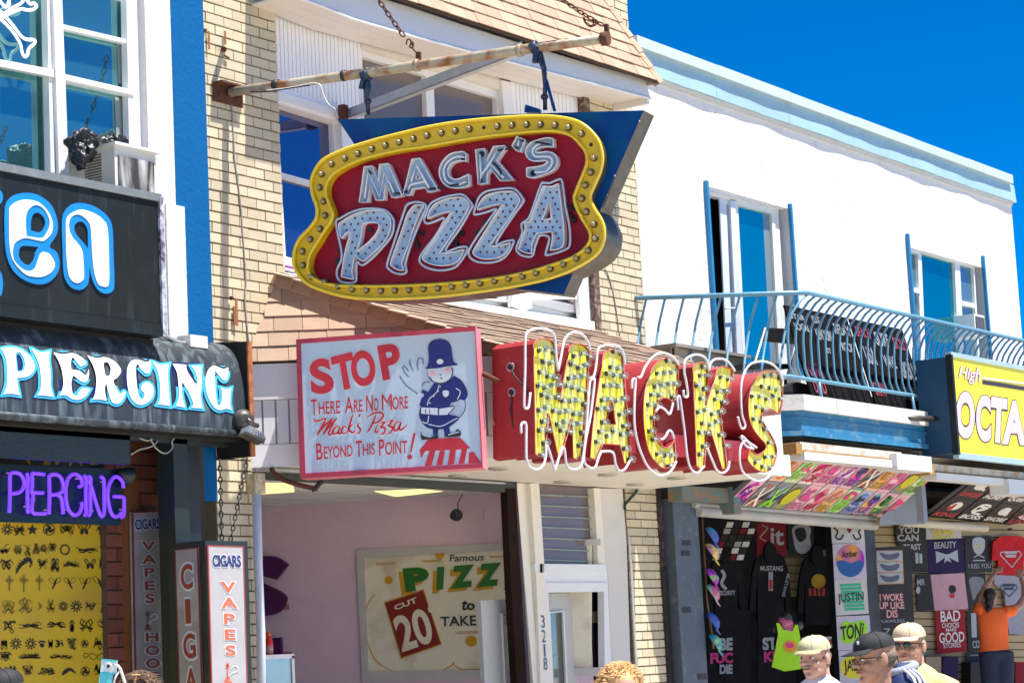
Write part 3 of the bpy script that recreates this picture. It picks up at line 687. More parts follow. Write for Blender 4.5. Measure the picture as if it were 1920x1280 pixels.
def chain(mb, pts, link_l=.05, r=.0055):
    d = perim(pts, max(3, int(sum(math.dist(pts[i], pts[i+1]) for i in range(len(pts)-1))/(link_l*.72))), False)
    for i in range(len(d)-1):
        a, b = Vector(d[i]), Vector(d[i+1]); c = (a+b)/2; t = (b-a).normalized(); s = t.orthogonal().normalized()
        if i % 2: s = t.cross(s)
        h = link_l*.5; w_ = link_l*.26
        mb.tube([c + t*(h*math.cos(q))*1.0 + s*w_*math.sin(q) for q in [2*math.pi*k/10 for k in range(10)]], r, True, 5)
def perim3(p): return [tuple(v) for v in p]
ch = MB(); top_ = MID.at(712,-40) + Vector((-.3,.2,.9))
ch_pts = [MID.at(700,-28), MID.at(712,4), MID.at(757,68)]
chain(ch, [tuple(v) for v in ch_pts], .062, .006)
ch.tube([MID.at(x,y) for x,y in crv(P_('762,84 763,76 768,74 771,80 768,88 773,90 775,82 772,79 775,92 780,98'),False,3)], .006, seg=6)
t = thing('sign_chain', 'rusty chain hooked to the middle of the sign pipe', 'chain', MID.at(782,115)); ch.obj('links', m_rust, t)
MB().slab([MID.at(779,97), MID.at(788,97), MID.at(788,117), MID.at(779,117)], SN, .02).obj('chain_plate', m_rust, t)
ch = MB(); chain(ch, [tuple(MID.at(*p)) for p in [(1035,-20),(1055,0),(1083,20),(1110,36),(1131,48)]], .055, .006); chain(ch, [tuple(MID.at(*p)) for p in [(1094,33),(1096,42),(1110,52),(1118,46),(1114,38)]], .045, .005)
t = thing('sign_chain', 'rusty chain with a dangling loop tied to the outer end of the sign pipe', 'chain', MID.at(1136,60)); ch.obj('links', m_rust, t)
MB().slab([MID.at(1132,45), MID.at(1139,45), MID.at(1141,68), MID.at(1133,68)], SN, .03).obj('chain_plate', m_rust, t)
for nm, ps, pr, lab in [('hanger', [(686,142),(690,168),(688,180),(691,215)], (672,148,683,166), 'dark blue hanger strap at the left end of the hanging sign'), ('hanger', [(1003,90),(1010,97),(1020,130),(1022,160),(1022,206)], (997,88,1010,118), 'longer dark blue hanger rod at the right end of the hanging sign')]:
    t = thing('sign_hanger', lab, 'hanger', MID.at(*ps[-1]))
    mb = MB().tube([MID.at(*p) for p in ps], [.026,.03,.02,.016,.016][:len(ps)], seg=8)
    mb.slab([MID.at(pr[0]+4,pr[1],.04), MID.at(pr[2],pr[1],.04), MID.at(pr[2]-4,pr[3],.04), MID.at(pr[0],pr[3],.04)], SN, .03)
    mb.tube([MID.at(ps[0][0]-6,ps[0][1]+3), MID.at(ps[0][0]+6,ps[0][1]-3)], .048, seg=12); mb.ell(MID.at(ps[-1][0]-1, ps[-1][1]-24), (.03,.03,.025), None, 8, 6)
    mb.obj('strap', M_('dark_blue_hanger_paint', (.008,.025,.06), rough=.45, stain=(.25,.25,.22), samt=.2, sscale=30), t)
mb = MB().tube([MID.at(1024,150), MID.at(1040,208)], .012, seg=6).obj('brace', m_sblue, t)
MB().slab([MID.at(985,196), MID.at(1010,204), MID.at(1010,210), MID.at(983,210)], SN, .05).obj('gusset', m_sblue, t)
t = thing('diagonal_strut', 'galvanised angle strut running from the window casing up to the sign pipe', 'strut', WP.at(655,215))
s0 = YP(P-.06).at(652,213); s1 = MID.at(978,88, -.06)
d_ = (s1-s0).normalized(); x_ = d_.cross(UPZ).normalized(); z_ = x_.cross(d_)
mb = MB().slab([s0-z_*.04, s1-z_*.04, s1+z_*.04, s0+z_*.04], SN, .008).slab([s0-z_*.04, s1-z_*.04, s1-z_*.04-SN*.07, s0-z_*.04-SN*.07], -z_, .008)
mb.obj('angle_bar', m_galv, t); MB().box(s0.x-.05, s0.x+.01, P-.06, P, s0.z-.07, s0.z+.07).obj('foot_plate', m_rust, t)
t = thing('sign_wire', 'thin white and black wire looping from the pipe down to the hanging sign', 'cable', MID.at(640,210))
MB().tube([MID.at(x, y, .05) for x, y in crv(P_('500,170 530,167 560,162 588,156 592,157 600,160 607,180 616,196 628,205 634,222'), False, 4)], .0065, seg=6).obj('wire', M_('weathered_white_wire', (.5,.48,.45)), t)
MB().tube([MID.at(x, y, .05) for x, y in crv(P_('470,172 500,172 540,166 580,160'), False, 4)], .006, seg=6).obj('wire', m_bwire, t)
t = thing('pier_cable', 'grey cable hanging down the left brick pier from the iron bracket', 'cable', WP.at(440,600))
MB().tube([WP.at(x, y, .02) for x, y in crv(P_('434,184 436,230 438,262 440,300 444,330 448,360 452,395 454,430 458,480 461,530 459,560 463,610 466,640'), False, 4)], .0075, seg=6).obj('cable', m_wire, t)
t = thing('pier_cable', 'thin cable slanting down the right brick pier below the sign', 'cable', WP.at(1150,600))
MB().tube([WP.at(x, y, .02) for x, y in crv(P_('1134,503 1142,520 1152,560 1158,600 1162,630'), False, 4)], .006, seg=6).obj('cable', m_wire, t)
st = MB()
for (x, y, w_, h) in [(414,60,3,22),(383,60,3,30),(434,560,4,44),(431,575,3,30)]:
    a = WP.at(x, y); st.box(a.x, a.x+w_/165, P-.0385, P-.034, a.z-h/210, a.z)
t = thing('rust_stub', 'rusty pipe stub and nail stains on the left brick pier above the bracket', 'pipe stub', WP.at(419,95))
MB().tube([WP.at(419,93), WP.at(420,93,.13)], .022, seg=8).tube([WP.at(421,105,.03), WP.at(429,109,.03)], .008, seg=5).obj('stub', m_rust, t)
MB().lathe(WP.at(381,58,.01), (0,-1,0), [(0,.02),(.03,.012)], 7).lathe(WP.at(433,559,.03), (0,-1,0), [(0,.018),(.02,.01)], 7).obj('nail', m_rust, t)
st.obj('rust_streak', M_('rust_streak_stain', (.28,.11,.04), rough=.9), t)

# ================================================================== STOP SIGN
TD = Vector((.438, -.899, 0)); TP = PL(12.74, 10.78, TD.x, TD.y)
stp = thing('stop_sign', 'pale blue STOP sign with a cartoon policeman in a pinkish red frame on the canopy', 'sign', TP.at(735, 890))
Z = lambda *p: zq(540, 590, 4.13, *p); ZP = lambda s: P_(s, 540, 590, 4.13)
MB().poly(TP, [Z((62,190),(1448,88),(1505,1180),(92,1265)), Z((97,222),(1447,124),(1498,1148),(134,1226))], .03, .012).obj('frame', m_sfr, stp)
MB().poly(TP, [Z((62,190),(1448,88),(1505,1180),(92,1265))], .24, -.022).obj('cabinet', m_spink, stp)
MB().poly(TP, [Z((97,222),(1447,124),(1498,1148),(134,1226))], .012, .0).obj('face', m_spanel, stp)
pr = MB(); ed = MB(); wh = MB(); nv = MB(); bl_ = MB(); pk = MB()
def word(s, q_, bold=.0, slant=0., hl=True):
    q2 = Z(*q_); text(pr, s, TP, q2, .006, bold, slant)
    if hl: text(ed, s, TP, [(q2[0][0]-1.0,q2[0][1]-.9),(q2[1][0]+.6,q2[1][1]-.9),(q2[2][0]+.6,q2[2][1]+.8),(q2[3][0]-1.0,q2[3][1]+.8)], .0045, bold+.010, slant)
word('S', [(160,352),(322,325),(368,600),(182,622)], .045); word('T', [(328,328),(494,286),(548,562),(370,592)], .045)
word('O', [(474,288),(658,262),(694,538),(502,566)], .045); word('P', [(688,240),(852,212),(892,478),(735,510)], .045)
for s, q_ in [('T',[(177,655),(222,651),(226,778),(183,782)]),('HERE',[(234,674),(403,662),(405,762),(240,772)]),('A',[(437,634),(503,629),(505,757),(441,762)]),('RE',[(508,660),(576,655),(578,749),(510,755)]),
    ('N',[(603,622),(656,618),(658,748),(606,752)]),('O',[(661,645),(699,642),(701,742),(663,746)]),('M',[(724,617),(804,611),(806,735),(728,740)]),('ORE',[(806,636),(929,627),(932,726),(808,736)]),
    ('B',[(215,996),(266,990),(270,1118),(221,1124)]),('EYOND',[(275,1018),(499,1004),(502,1094),(279,1118)]),('T',[(523,975),(572,971),(574,1097),(527,1101)]),('HIS',[(577,998),(672,992),(675,1080),(579,1091)]),
    ('P',[(702,964),(745,960),(748,1087),(706,1092)]),('OINT',[(750,984),(922,972),(926,1072),(752,1086)])]: word(s, q_, .0 if s == 'M' else .012)
for t_ in ['197,805 213,822 240,818 300,797','297,800 270,850 222,934','226,926 290,850 350,800','348,800 315,850 268,930','275,920 330,850 378,800','374,802 340,860 315,915 330,928 352,895',
    '405,872 382,862 355,885 347,912 362,922 385,905 403,872','403,872 390,912 400,920 415,905','455,872 438,862 420,880 415,905 430,918 450,905','503,768 480,840 457,918','505,845 470,880 500,912 522,892','557,768 550,792',
    '558,838 538,855 560,885 552,912 530,915','605,800 650,768 705,755 738,772 722,808 680,836 645,838','682,772 650,850 613,912','694,848 676,900 690,908 702,890','708,838 752,828 718,868 752,878 740,918 712,924','768,828 815,815 778,858 812,872 792,912 764,920','872,832 845,828 822,862 822,890 842,892 868,850 878,830','876,832 862,880 880,888 925,850']:
    c = crv(ZP(t_), False, 4); stroke(pr, TP, c, 3.9, .006, taper=True); stroke(ed, TP, c, 5.6, .0045)
pr.poly(TP, [Z((968,918),(990,914),(957,1066),(944,1064))], 0, .006).poly(TP, [circ(*Z((942,1100))[0], 4.6)], 0, .006)
ed.poly(TP, [Z((964,914),(994,910),(960,1070),(940,1068))], 0, .0045)
# policeman
nv.poly(TP, [crv(ZP('1055,418! 1080,395 1090,330 1085,250 1110,205 1170,187 1230,200 1262,240 1270,300 1282,360 1312,378! 1310,390! 1240,398 1150,414'), n=4)], 0, .009)
bl_.poly(TP, [circ(*Z((1178,450))[0], 24.3, 20.5, 28)], 0, .0052); wh.poly(TP, [circ(*Z((1176,446))[0], 23.2, 19.3, 28)], 0, .0064)
wh.poly(TP, [circ(*Z((1177,362))[0], 6.3, 5)], 0, .0115)
pk.poly(TP, [circ(*Z((1117,452))[0], 5)], 0, .0075).poly(TP, [circ(*Z((1237,428))[0], 5.8, 5.2)], 0, .0075)
nv.poly(TP, [crv(ZP('1130,528! 1175,542 1230,530 1285,470! 1345,510 1385,580 1390,625 1370,665! 1335,655! 1300,672 1265,680! 1250,712 1290,718! 1240,770! 1325,790 1300,830 1240,872 1180,886 1100,880 1050,850 1020,795 1018,745 1030,705! 1018,700 1032,650 1055,620 1028,600! 1045,578! 1085,598!'), n=4)], 0, .0058)
wh.poly(TP, [Z((1032,716),(1160,722),(1160,776),(1030,764))], 0, .008).poly(TP, [Z((1170,728),(1290,708),(1236,772),(1170,776))], 0, .008)
for t_ in ['1170,540 1150,600 1095,650 1078,700','1090,780 1078,836 1040,828','1300,568 1334,596 1312,655','1085,845 1180,862 1270,820 1325,790']: stroke(wh, TP, crv(ZP(t_), False, 4), 1.6, .0075)
for x, y in [(1178,556),(1162,590),(1128,630),(1098,682)]: wh.poly(TP, [circ(*Z((x,y))[0], 1.5, n=8)], 0, .0078)
wh.poly(TP, [crv(ZP('1198,590! 1220,582! 1245,590! 1243,620 1220,638 1200,620'), n=3)], 0, .0078)
for t_ in ['1065,730 1065,760','1095,728 1100,768','865,470 885,510 930,560 1005,612','885,408 903,448 935,480','885,408 900,398 937,440','945,350 945,385 970,440','1010,432 1000,385 1012,340 1040,342 1048,385','1040,552 1052,526 1098,520','1370,668 1370,730 1330,790 1262,792',
    '1172,460 1182,466 1192,460','1180,486 1192,488 1184,500','1262,680 1250,705 1290,712 1240,768','1095,480 1130,520 1180,540 1240,520 1272,460 1276,410']: stroke(nv, TP, crv(ZP(t_), False, 4), 1.5, .0085)
for q_ in [((1120,865),(1166,878),(1160,935),(1124,935)),((1205,880),(1250,866),(1256,925),(1212,940))]: nv.poly(TP, [Z(*q_)], 0, .0058)
bl_.poly(TP, [crv(ZP('1030,908 1055,932 1100,942 1165,934! 1160,955 1100,962 1035,968! 1028,935'), n=3)], 0, .007).poly(TP, [crv(ZP('1215,946! 1228,926 1288,910 1310,886 1334,900 1336,936 1280,945'), n=3)], 0, .007)
for t_ in ['1035,915 1060,936 1110,944','1240,930 1290,915 1325,905']: stroke(wh, TP, crv(ZP(t_), False, 3), 1.8, .009)
pr.poly(TP, [Z((1020,1045),(1090,960),(1330,948),(1412,1030),(1380,1040),(1062,1054),(1030,1112))], 0, .006)
for q_ in [((1095,1054),(1142,1050),(1112,1165),(1058,1169)),((1175,1052),(1215,1050),(1195,1160),(1148,1163)),((1255,1046),(1300,1043),(1285,1155),(1236,1158)),((1345,1040),(1387,1038),(1365,1150),(1320,1152)),((1402,1065),(1437,1060),(1494,1144),(1396,1150))]: pr.poly(TP, [Z(*q_)], 0, .006)
pr.obj('red_lettering', m_sred, stp); ed.obj('lettering_outline', M_('outline_white_print', (.74,.72,.74)), stp); nv.obj('policeman_uniform', m_navy, stp)
wh.obj('policeman_highlights', M_('pale_print', (.60,.66,.72), rough=.4), stp); bl_.obj('policeman_print', m_blk, stp, kind='stuff'); pk.obj('policeman_cheeks', M_('cheek_pink', (.75,.38,.42)), stp)
MB().tube([TP.at(x, y, -.2) for x, y in [(905,700),(935,715)]], .02).obj('mounting_arm', m_rust, stp)
t = thing('rusty_rod', 'rusty bent rod under the canopy left of the STOP sign', 'rod', SO.at(560,905))
MB().tube([CH.at(x, y, .02) for x, y in crv(P_('509,876 513,885 530,898 552,906 580,913 596,916'), False, 4)], .019, seg=7).obj('rod', m_rust, t)
MB().tube([CH.at(x, y, .02) for x, y in crv(P_('584,918 592,914 600,905 606,902'), False, 3)], .02, seg=7).obj('hook', m_bwire, t)

# ================================================================== BULB LETTERS ON THE CANOPY
LY = YC-.40; LP_ = YP(LY)
B1 = lambda s: P_(s, 940, 600, 4.265); B2_ = lambda s: P_(s, 1080, 630, 4.74); B3 = lambda s: P_(s, 1180, 650, 5.12); B4 = lambda s: P_(s, 1270, 660, 5.333); B5 = lambda s: P_(s, 1360, 660, 5.12)
BLT = [
 ('M', [B1('258,190! 290,155 350,145 410,170 430,220! 468,650! 545,215! 590,188 650,195 700,240 705,270! 650,1090! 615,1112 575,1100! 565,785! 480,1085! 455,1085! 445,1050! 380,745! 350,1080! 310,1090 270,1070!')],
   [B1('232,580 225,640 215,700 190,700 182,650 190,400 195,130 240,80 310,66 380,80 425,130 440,300 455,400! 480,280 505,160 555,105 620,102 680,150 712,240'), B1('160,905 158,840 178,818 198,840 198,1000 203,1120 240,1180 300,1190 340,1150 355,1080 360,1000 385,1050 428,1203! 495,1012 520,1150 560,1190 620,1182 650,1120 680,860 700,570')], 'first letter M of red channel letters with yellow bulb studded face'),
 ('A', [B2_('245,155! 300,125 350,125 415,160! 490,1110! 430,1130! 390,965! 240,955! 180,1100! 125,1075! 160,700'), B2_('318,560! 355,785! 268,775!')],
   [B2_('120,375 160,350 180,250 195,120 240,85 310,78 380,95 420,150 435,250'), B2_('110,560 125,400 150,385 165,400 130,700 90,900 70,1100 120,1165 170,1165 200,1080 225,1025! 325,1030 350,1130 380,1190 430,1185 480,1105')], 'red letter A with yellow bulb face, second in the row'),
 ('C', [B3('470,180! 400,120 330,115 250,170 190,280 150,420 135,600 145,800 180,980 240,1090 320,1160 400,1145 450,1080! 432,890! 410,935 350,968 290,920 250,830 240,700 250,600 280,530 330,490 380,500 420,540! 465,400')],
   [B3('80,285 110,290 150,200 220,100 300,60 380,75 440,120 475,170'), B3('25,400 30,320 60,320 50,500 50,750 90,950 160,1120 240,1210 320,1235 400,1190 450,1100'), B3('420,540 400,620 380,645 340,600 290,580 255,620'), B3('300,890 340,870 380,805 410,820 430,880')], 'rounded red letter C with yellow bulb face, third in the row'),
 ('K', [B4('155,150! 200,110 260,105 310,130! 290,530! 400,170! 470,140 560,185! 530,330 430,600! 500,1150! 450,1170! 330,770! 300,800! 270,1150! 230,1165 190,1130!')],
   [B4('60,380 65,430 85,450 105,430 90,300 70,200 75,90 130,40 200,25 270,50 300,100 318,180 325,130 360,80 430,65 500,90 560,160 575,190'), B4('10,580 0,470 20,440 35,520 70,780 100,1050 140,1170 200,1205 250,1160 270,1140'), B4('300,960 350,1080 400,1185 460,1205 510,1160 520,1090')], 'red letter K with yellow bulb face, fourth in the row'),
 ('S', [B5('545,270! 500,200 400,180 330,215 260,310 225,450 225,600 260,720 330,820 385,880 380,940 310,985 240,920! 220,1000 220,1040 280,1110 370,1150 440,1120 480,1040 495,950 470,850 400,730 355,650 350,600 380,560 440,545 520,600! 550,450')],
   [B5('120,620 150,720 180,730 190,690 160,600 150,450 155,300 190,180 250,110 340,88 430,105 510,170 548,260 550,330'), B5('300,915 220,860 170,810 155,820 200,900 270,925'), B5('250,900 200,850 165,870 140,940 140,1060 170,1150 240,1210 330,1235 410,1200 470,1110')], 'red letter S with yellow bulb face at the right end of the row')]
sock = MB().lathe((0,0,0), (0,0,1), [(0,.021),(.012,.021),(.018,.012)], 10, 0).ell((0,0,.046), (.030,.030,.032), None, 12, 8, 1).lathe((0,0,.026), (0,0,1), [(0,.011),(.02,.005)], 6, 2)\
    .mesh('bulb', [M_('black_bulb_socket', (.02,.02,.018), rough=.3, spec=.8), glass('bulb_glass', (.8,.75,.75), .10, .95), m_chw])
rot2 = Vector((0,-1,0)).to_track_quat('Z', 'Y').to_euler()
for nm, loops, tubes, lab in BLT:
    L = [crv(l, n=4) for l in loops]; cx_ = sum(p[0] for p in L[0])/len(L[0]); cy_ = max(p[1] for p in L[0])
    t = thing('channel_letter', lab, 'sign letter', LP_.at(cx_, cy_), 'bulb letters spelling the shop name on the canopy')
    MB().poly(LP_, L, .012, -.015).obj('face', m_lyel, t)
    sd = MB()
    for l in L:
        n = len(l); F_ = [LP_.at(x, y) for x, y in l]; G_ = [Vector((v.x, YC-.02, v.z)) for v in F_]
        sd.add(F_+G_, [(i, (i+1) % n, n+(i+1) % n, n+i) for i in range(n)])
    sd.poly(LP_.sh(-.36), [[Vector((LP_.at(x, y).x, YC-.03, LP_.at(x, y).z)) for x, y in l] for l in L], .004)
    sd.obj('side_wall', m_lred, t)
    tr = MB(); [tr.tube([LP_.at(x, y, .002) for x, y in l], .005, True, 5) for l in L]; tr.obj('face_edge', M_('letter_edge_trim', (.5,.10,.09), var=.2), t)
    ins = grow(L[0], -3.2); hol = [grow(h, 2.5) for h in L[1:]]
    y = min(p[1] for p in L[0])+7; r = 0
    while y < cy_:
        x = min(p[0] for p in L[0])+4+(6.5 if r % 2 else 0)
        while x < max(p[0] for p in L[0]):
            yy = y+(x-cx_)*.11; xx = x+(yy-700)*.05
            if inside((xx, yy), ins) and not any(inside((xx, yy), h) for h in hol):
                link('bulb', sock, t, LP_.at(xx, yy, -.014)+Vector((random.uniform(-.008,.008),0,random.uniform(-.022,.022))), rot=(rot2.x+random.uniform(-.12,.12), rot2.y, rot2.z+random.uniform(-.12,.12)))
            x += 13.0
        y += 21.5; r += 1
    tb = MB()
    for q_ in tubes: tb.tube([LP_.at(x, y, .065) for x, y in crv(q_, False, 4)], .0100, seg=8)
    for q_ in tubes[:2]:
        for f in (q_[2], q_[-3]): tb.tube([LP_.at(f[0], f[1], .065), LP_.at(f[0]-4, f[1], .0)], .006, seg=5)
    tb.obj('neon_tube', M_('white_neon_glass', (.66,.64,.68), rough=.12, var=.15, scale=20, spec=.9), t)
    if nm == 'M':
        c = MB()
        MX = PL(LP_.at(258/4.265+940, 640).x, LY, 0, -1)
        xs = LP_.at(1000, 700).x
        for zz_ in (3.83, 3.64):
            c.lathe((xs-.001, LY+.20, zz_), (-1,0,0), [(0,.036),(.006,.036)], 14, 1); c.lathe((xs-.006, LY+.20, zz_), (-1,0,0), [(0,.022),(.012,.022)], 12, 0)
        c.tube([(xs-.01, LY+.2, 3.83),(xs-.02, LY+.16, 3.76),(xs-.02, LY+.07, 3.66),(xs-.01, LY+.05, 3.60)], .006, seg=5); c.tube([(xs-.01, LY+.2, 3.63),(xs-.02, LY+.21, 3.5),(xs-.01, LY+.19, 3.32)], .006, seg=5)
        c.obj('wiring', [m_bwire, m_galv], t)
MB().box(LP_.at(1000,700).x+.1, C_.x-.75, LY+.07, YC-.035, 3.24, 3.42).obj('letter_raceway', m_lred, can)
MB().box(C_.x-.55, C_.x+.01, YC-.06, YC-.035, 3.20, 4.08).box(C_.x-.55, C_.x+.08, YC-.09, YC-.06, 3.19, 3.38).obj('letter_backboard', m_white, can)
t = thing('loose_cables', 'loose black and copper cables sticking out beside the first letter M', 'cable', FR.at(935,830))
MB().tube([FR.at(x, y, .03) for x, y in crv(P_('923,787 928,797 940,808 955,818'), False, 3)], [.012]*10, seg=6).obj('cable', M_('copper_sheath', (.30,.15,.06), rough=.5), t)
t = thing('junction_box', 'small white junction box low on the canopy corner beside the letter M', 'junction box', FR.at(940,850)); MB().box(FR.at(928,830).x, FR.at(950,830).x, YC-.12, YC-.012, 3.25, 3.42).obj('box', m_white, t)
# ================================================================== LEFT BUILDING (TATTOO SHOP)
tb_ = thing('tattoo_building', 'white stucco tattoo shop building with bright blue corner pilaster at the left edge', 'building', (10.5, P, 0))
S0 = YP(P-.03)
xs = WP.at(268, 100).x; xb = WP.at(314, 30).x
MB().box(xs, xb+.002, P-.03, P+.4, 3.47, 8.4).box(6, xs, P-.03, P+.4, 3.47, 4.45).box(6, xs, P+.38, P+.4, 4.4, 8.4).box(6, 12.3, P+4, P+4.1, 0, 8.4).box(6, 6.1, P, P+4, 0, 8.4).box(6.1, 12.28, P+.42, P+4, 8.3, 8.4).box(6.1,12.28,P+.42,P+4,3.9,3.95).obj('wall', m_stucco, tb_)
MB().box(xb, 12.292, P-.035, P+.4, 3.47, 8.4).obj('pilaster', m_blue, tb_)
MB().box(xb-.12, xb+.075, P-.045, P-.031, 3.47, WP.at(330,388).z).obj('lower_casing', m_stucco, tb_)
# upstairs windows
WZ = lambda *p: zq(0, 0, 2.976, *p)
YW = YP(P+.03)
wroot = thing('sash_window', 'pair of white framed upstairs sash windows above the tattoo shop sign', 'window', YW.at(170, 330))
MB().poly(YW, [WZ((-400,-300),(262,-60),(268,1000),(-400,850))], .01, -.07).obj('pane', m_wglass, wroot)
MB().poly(YW, [WZ((340,-60),(720,20),(722,900),(380,900))], .01, -.05).obj('pane', m_wglass, wroot)
for q_, o_ in [(((262,-40),(296,-40),(306,980),(284,980)),.02),(((296,-60),(345,-60),(385,985),(330,985)),.05),(((705,-60),(742,-60),(772,860),(722,860)),.03),(((742,-60),(800,-60),(838,860),(772,860)),.0),(((800,-90),(852,-90),(884,900),(838,900)),.045)]:
    MB().poly(YW, [WZ(*q_)], .06, o_).obj('stile', m_white2, wroot)
for q_, o_ in [(((-400,255),(305,390),(305,432),(-400,290)),.035),(((345,135),(715,222),(715,245),(345,160)),.02),(((352,412),(752,505),(752,532),(360,445)),.04),(((352,445),(740,532),(740,540),(352,455)),.02)]:
    MB().poly(YW, [WZ(*q_)], .05, o_).obj('rail', m_white2, wroot)
MB().poly(YW, [WZ((655,240),(712,255),(716,480),(662,465))], .003, -.045).poly(YW, [WZ((640,540),(712,555),(716,820),(650,800))], .003, -.045).obj('curtain_strip', M_('pale_curtain', (.22,.27,.27), rough=.9), wroot)
YN = YP(P+.015)
t = thing('bone_neon', 'white outline neon tube bent into crossed bones behind the upstairs window', 'neon sign', YN.at(50, 90))
for s_ in ['-40,40 0,66 60,128 115,200 150,222 190,224 192,245 160,275 152,312 135,315 122,290 110,240 60,165 -20,85','15,100 70,70 120,52 150,58 185,55 203,38 190,20 165,22 140,-10 120,18 60,52 5,90','0,10 30,40 48,30 50,5']:
    MB().tube([YN.at(x, y) for x, y in crv(P_(s_, 0, 0, 2.976), False, 4)], .012, seg=6).obj('tube', M_('neon_white_outline', (.8,.82,.85), rough=.2, emit=.25), t)
# AC unit
ac = thing('window_air_conditioner', 'old white window air conditioner with louvred side and peeling black grille', 'air conditioner', WP.at(215, 350))
AX = WP.at(130,300)
yc_ = P-.27; AY = YP(yc_); cx0 = AY.at(215, 300).x; z1 = AY.at(215, 272).z; z0 = AY.at(212, 350).z
cx1 = AY.at(292, 300).x
MB().box(cx0, cx1, yc_, P, z0-.05, z1).obj('housing', M_('aged_white_casing', (.68,.66,.60), rough=.5, var=.06), ac)
MB().box(cx0+.03, cx1-.03, yc_-.012, yc_-.001, z0, z1-.07).obj('grille', M_('peeling_black_grille', (.03,.03,.03), rough=.8, stain=(.5,.5,.5), samt=.5, sscale=12, streak=True), ac)
MB().box(cx0-.02, cx1+.03, yc_-.03, P, z1, z1+.02).obj('top_trim', m_white2, ac)
lv = MB()
for i in range(17): lv.box(cx0-.008, cx0-.001, yc_+.13, yc_+.29, z1-.04-.02*i-.009, z1-.04-.02*i)
lv.obj('side_louvres', M_('louvre_shadow_brown', (.12,.09,.06), rough=.8), ac, kind='stuff')
def crumple(c, r, seed, m, name, parent):
    mb = MB(); mb.ell(c, r, None, 56, 36)
    for i, v in enumerate(mb.V):
        d = v-Vector(c); n1 = noise.noise(d*14+Vector((seed,0,0))); n2 = abs(noise.noise(d*26+Vector((0,seed,0)))); n3 = abs(noise.noise(Vector((d.x*90,d.y*90,d.z*30))+Vector((seed,seed,0)))); mb.V[i] = Vector(c)+d*(1+.35*n1-.45*n2-.16*n3)
    return mb.obj(name, m, parent)
m_bag = M_('black_plastic_bag', (.010,.011,.012), rough=.42, spec=.5, var=.3)
t = thing('black_plastic_bag', 'crumpled black plastic bag stuffed beside the air conditioner', 'plastic bag', (cx0, P-.1, z1))
a = YP(P-.2).at(152, 275); crumple(a, (.10,.12,.13), 3, m_bag, 'bag', t); crumple(YP(P-.1).at(165,262), (.14,.08,.06), 5, m_bag, 'bag', t); crumple(YP(P-.05).at(215,265), (.13,.07,.055), 9, m_bag, 'bag', t)
crumple(YP(P-.28).at(150,294), (.05,.08,.10), 13, m_bag, 'bag', t)
# ZEN sign
ZY = YP(10.85)
zs = thing('black_shop_sign', 'large black sign box with blue and white bubble letters ending in en', 'sign', ZY.at(150, 620))
a0 = ZY.at(299, 363); a1 = ZY.at(306, 634); xl = 8.6; xr = 11.43
zt, zb = 5.05, 4.03
MB().box(xl, xr, 10.87, 11.12, zb, zt).obj('cabinet', m_black, zs)
MB().box(xl, xr-.02, 10.846, 10.869, zb+.09, zt-.06).obj('face', m_black, zs)
MB().box(xl, xr, 10.83, 10.88, zt-.055, zt).obj('top_trim', M_('grey_trim_metal', (.16,.18,.19), rough=.4, var=.2, stain=(.3,.32,.32), samt=.2, sscale=12), zs)
MB().box(xl, xr-.03, 10.83, 10.88, zb, zb+.085).obj('bottom_trim', m_black, zs)
MB().box(xr-.028, xr+.012, 10.825, 10.9, zb, zt-.02).obj('end_trim', M_('peeling_trim', (.015,.02,.05), rough=.5, stain=(.55,.58,.7), samt=.75, sscale=13), zs)
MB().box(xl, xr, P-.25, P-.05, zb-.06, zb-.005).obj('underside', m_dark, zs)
ZF = YP(10.845); ZZ = lambda s: crv(P_(s, 0, 330, 4.128), n=6)
m_cy = M_('cyan_blue_letter', (.004,.20,.52), rough=.45, var=.25, scale=2.2)
eb = ZZ('35,300 50,210 110,150 210,130 310,155 400,230 445,350 440,450 385,545 440,590 462,680 440,760 380,820 300,838 200,810 110,740 60,640 40,520')
h1_ = ZZ('240,422! 240,350 260,295 300,285 340,320 350,370 335,415 305,435'); h2_ = ZZ('145,600 160,550 200,540 300,550! 275,590 260,650 230,685 190,680 155,640')
ew = ZZ('72,300 80,240 140,195 215,183 300,205 370,270 408,360 400,440 350,495 320,502 205,480 150,495 110,530 100,600 115,660 170,715 225,735 270,715 295,650 315,600 345,588 390,610 425,680 400,740 340,775 280,780 200,760 120,680 85,600 72,480')
ewh = ZZ('205,465! 200,340 215,270 270,225 330,245 375,310 385,380 360,445 320,480')
nb = ZZ('480,360 500,280 560,220 640,210 740,240 830,310 870,400 878,600 885,830 870,890 820,910 760,880 715,800 693,700! 685,820 650,870 600,880 540,850 495,760 485,560'); nh = ZZ('575,400 590,365 630,352 665,380 680,430 682,560! 640,510 590,450')
nw = ZZ('512,370 530,310 580,275 640,260 730,290 800,340 835,420 845,700 845,800 835,850 800,855 760,830 730,740 715,600 705,420 690,360 640,310 590,298 545,330 535,400 560,470 630,560 645,650 650,780 630,815 600,827 560,810 530,750 515,600')
m_key = M_('navy_keyline', (.004,.012,.10), rough=.5)
for nm, lo, hi in [('letter', [eb, h1_, h2_], [ew, ewh]), ('letter', [nb, nh], [nw])]:
    o = MB().poly(ZF, lo, .008, .010).obj(nm, m_cy, zs); MB().poly(ZF, [grow(lo[0], 1.2)]+[grow(h, -1.0) for h in lo[1:]], .004, .004).obj('keyline', m_key, o)
    MB().poly(ZF, hi, .004, .015).obj('letter_fill', m_wht, o)
zl = ZZ('-60,100 0,110 22,150 15,200 -20,230 -80,240'); MB().poly(ZF, [zl], .008, .010).obj('letter_piece', m_cy, zs)
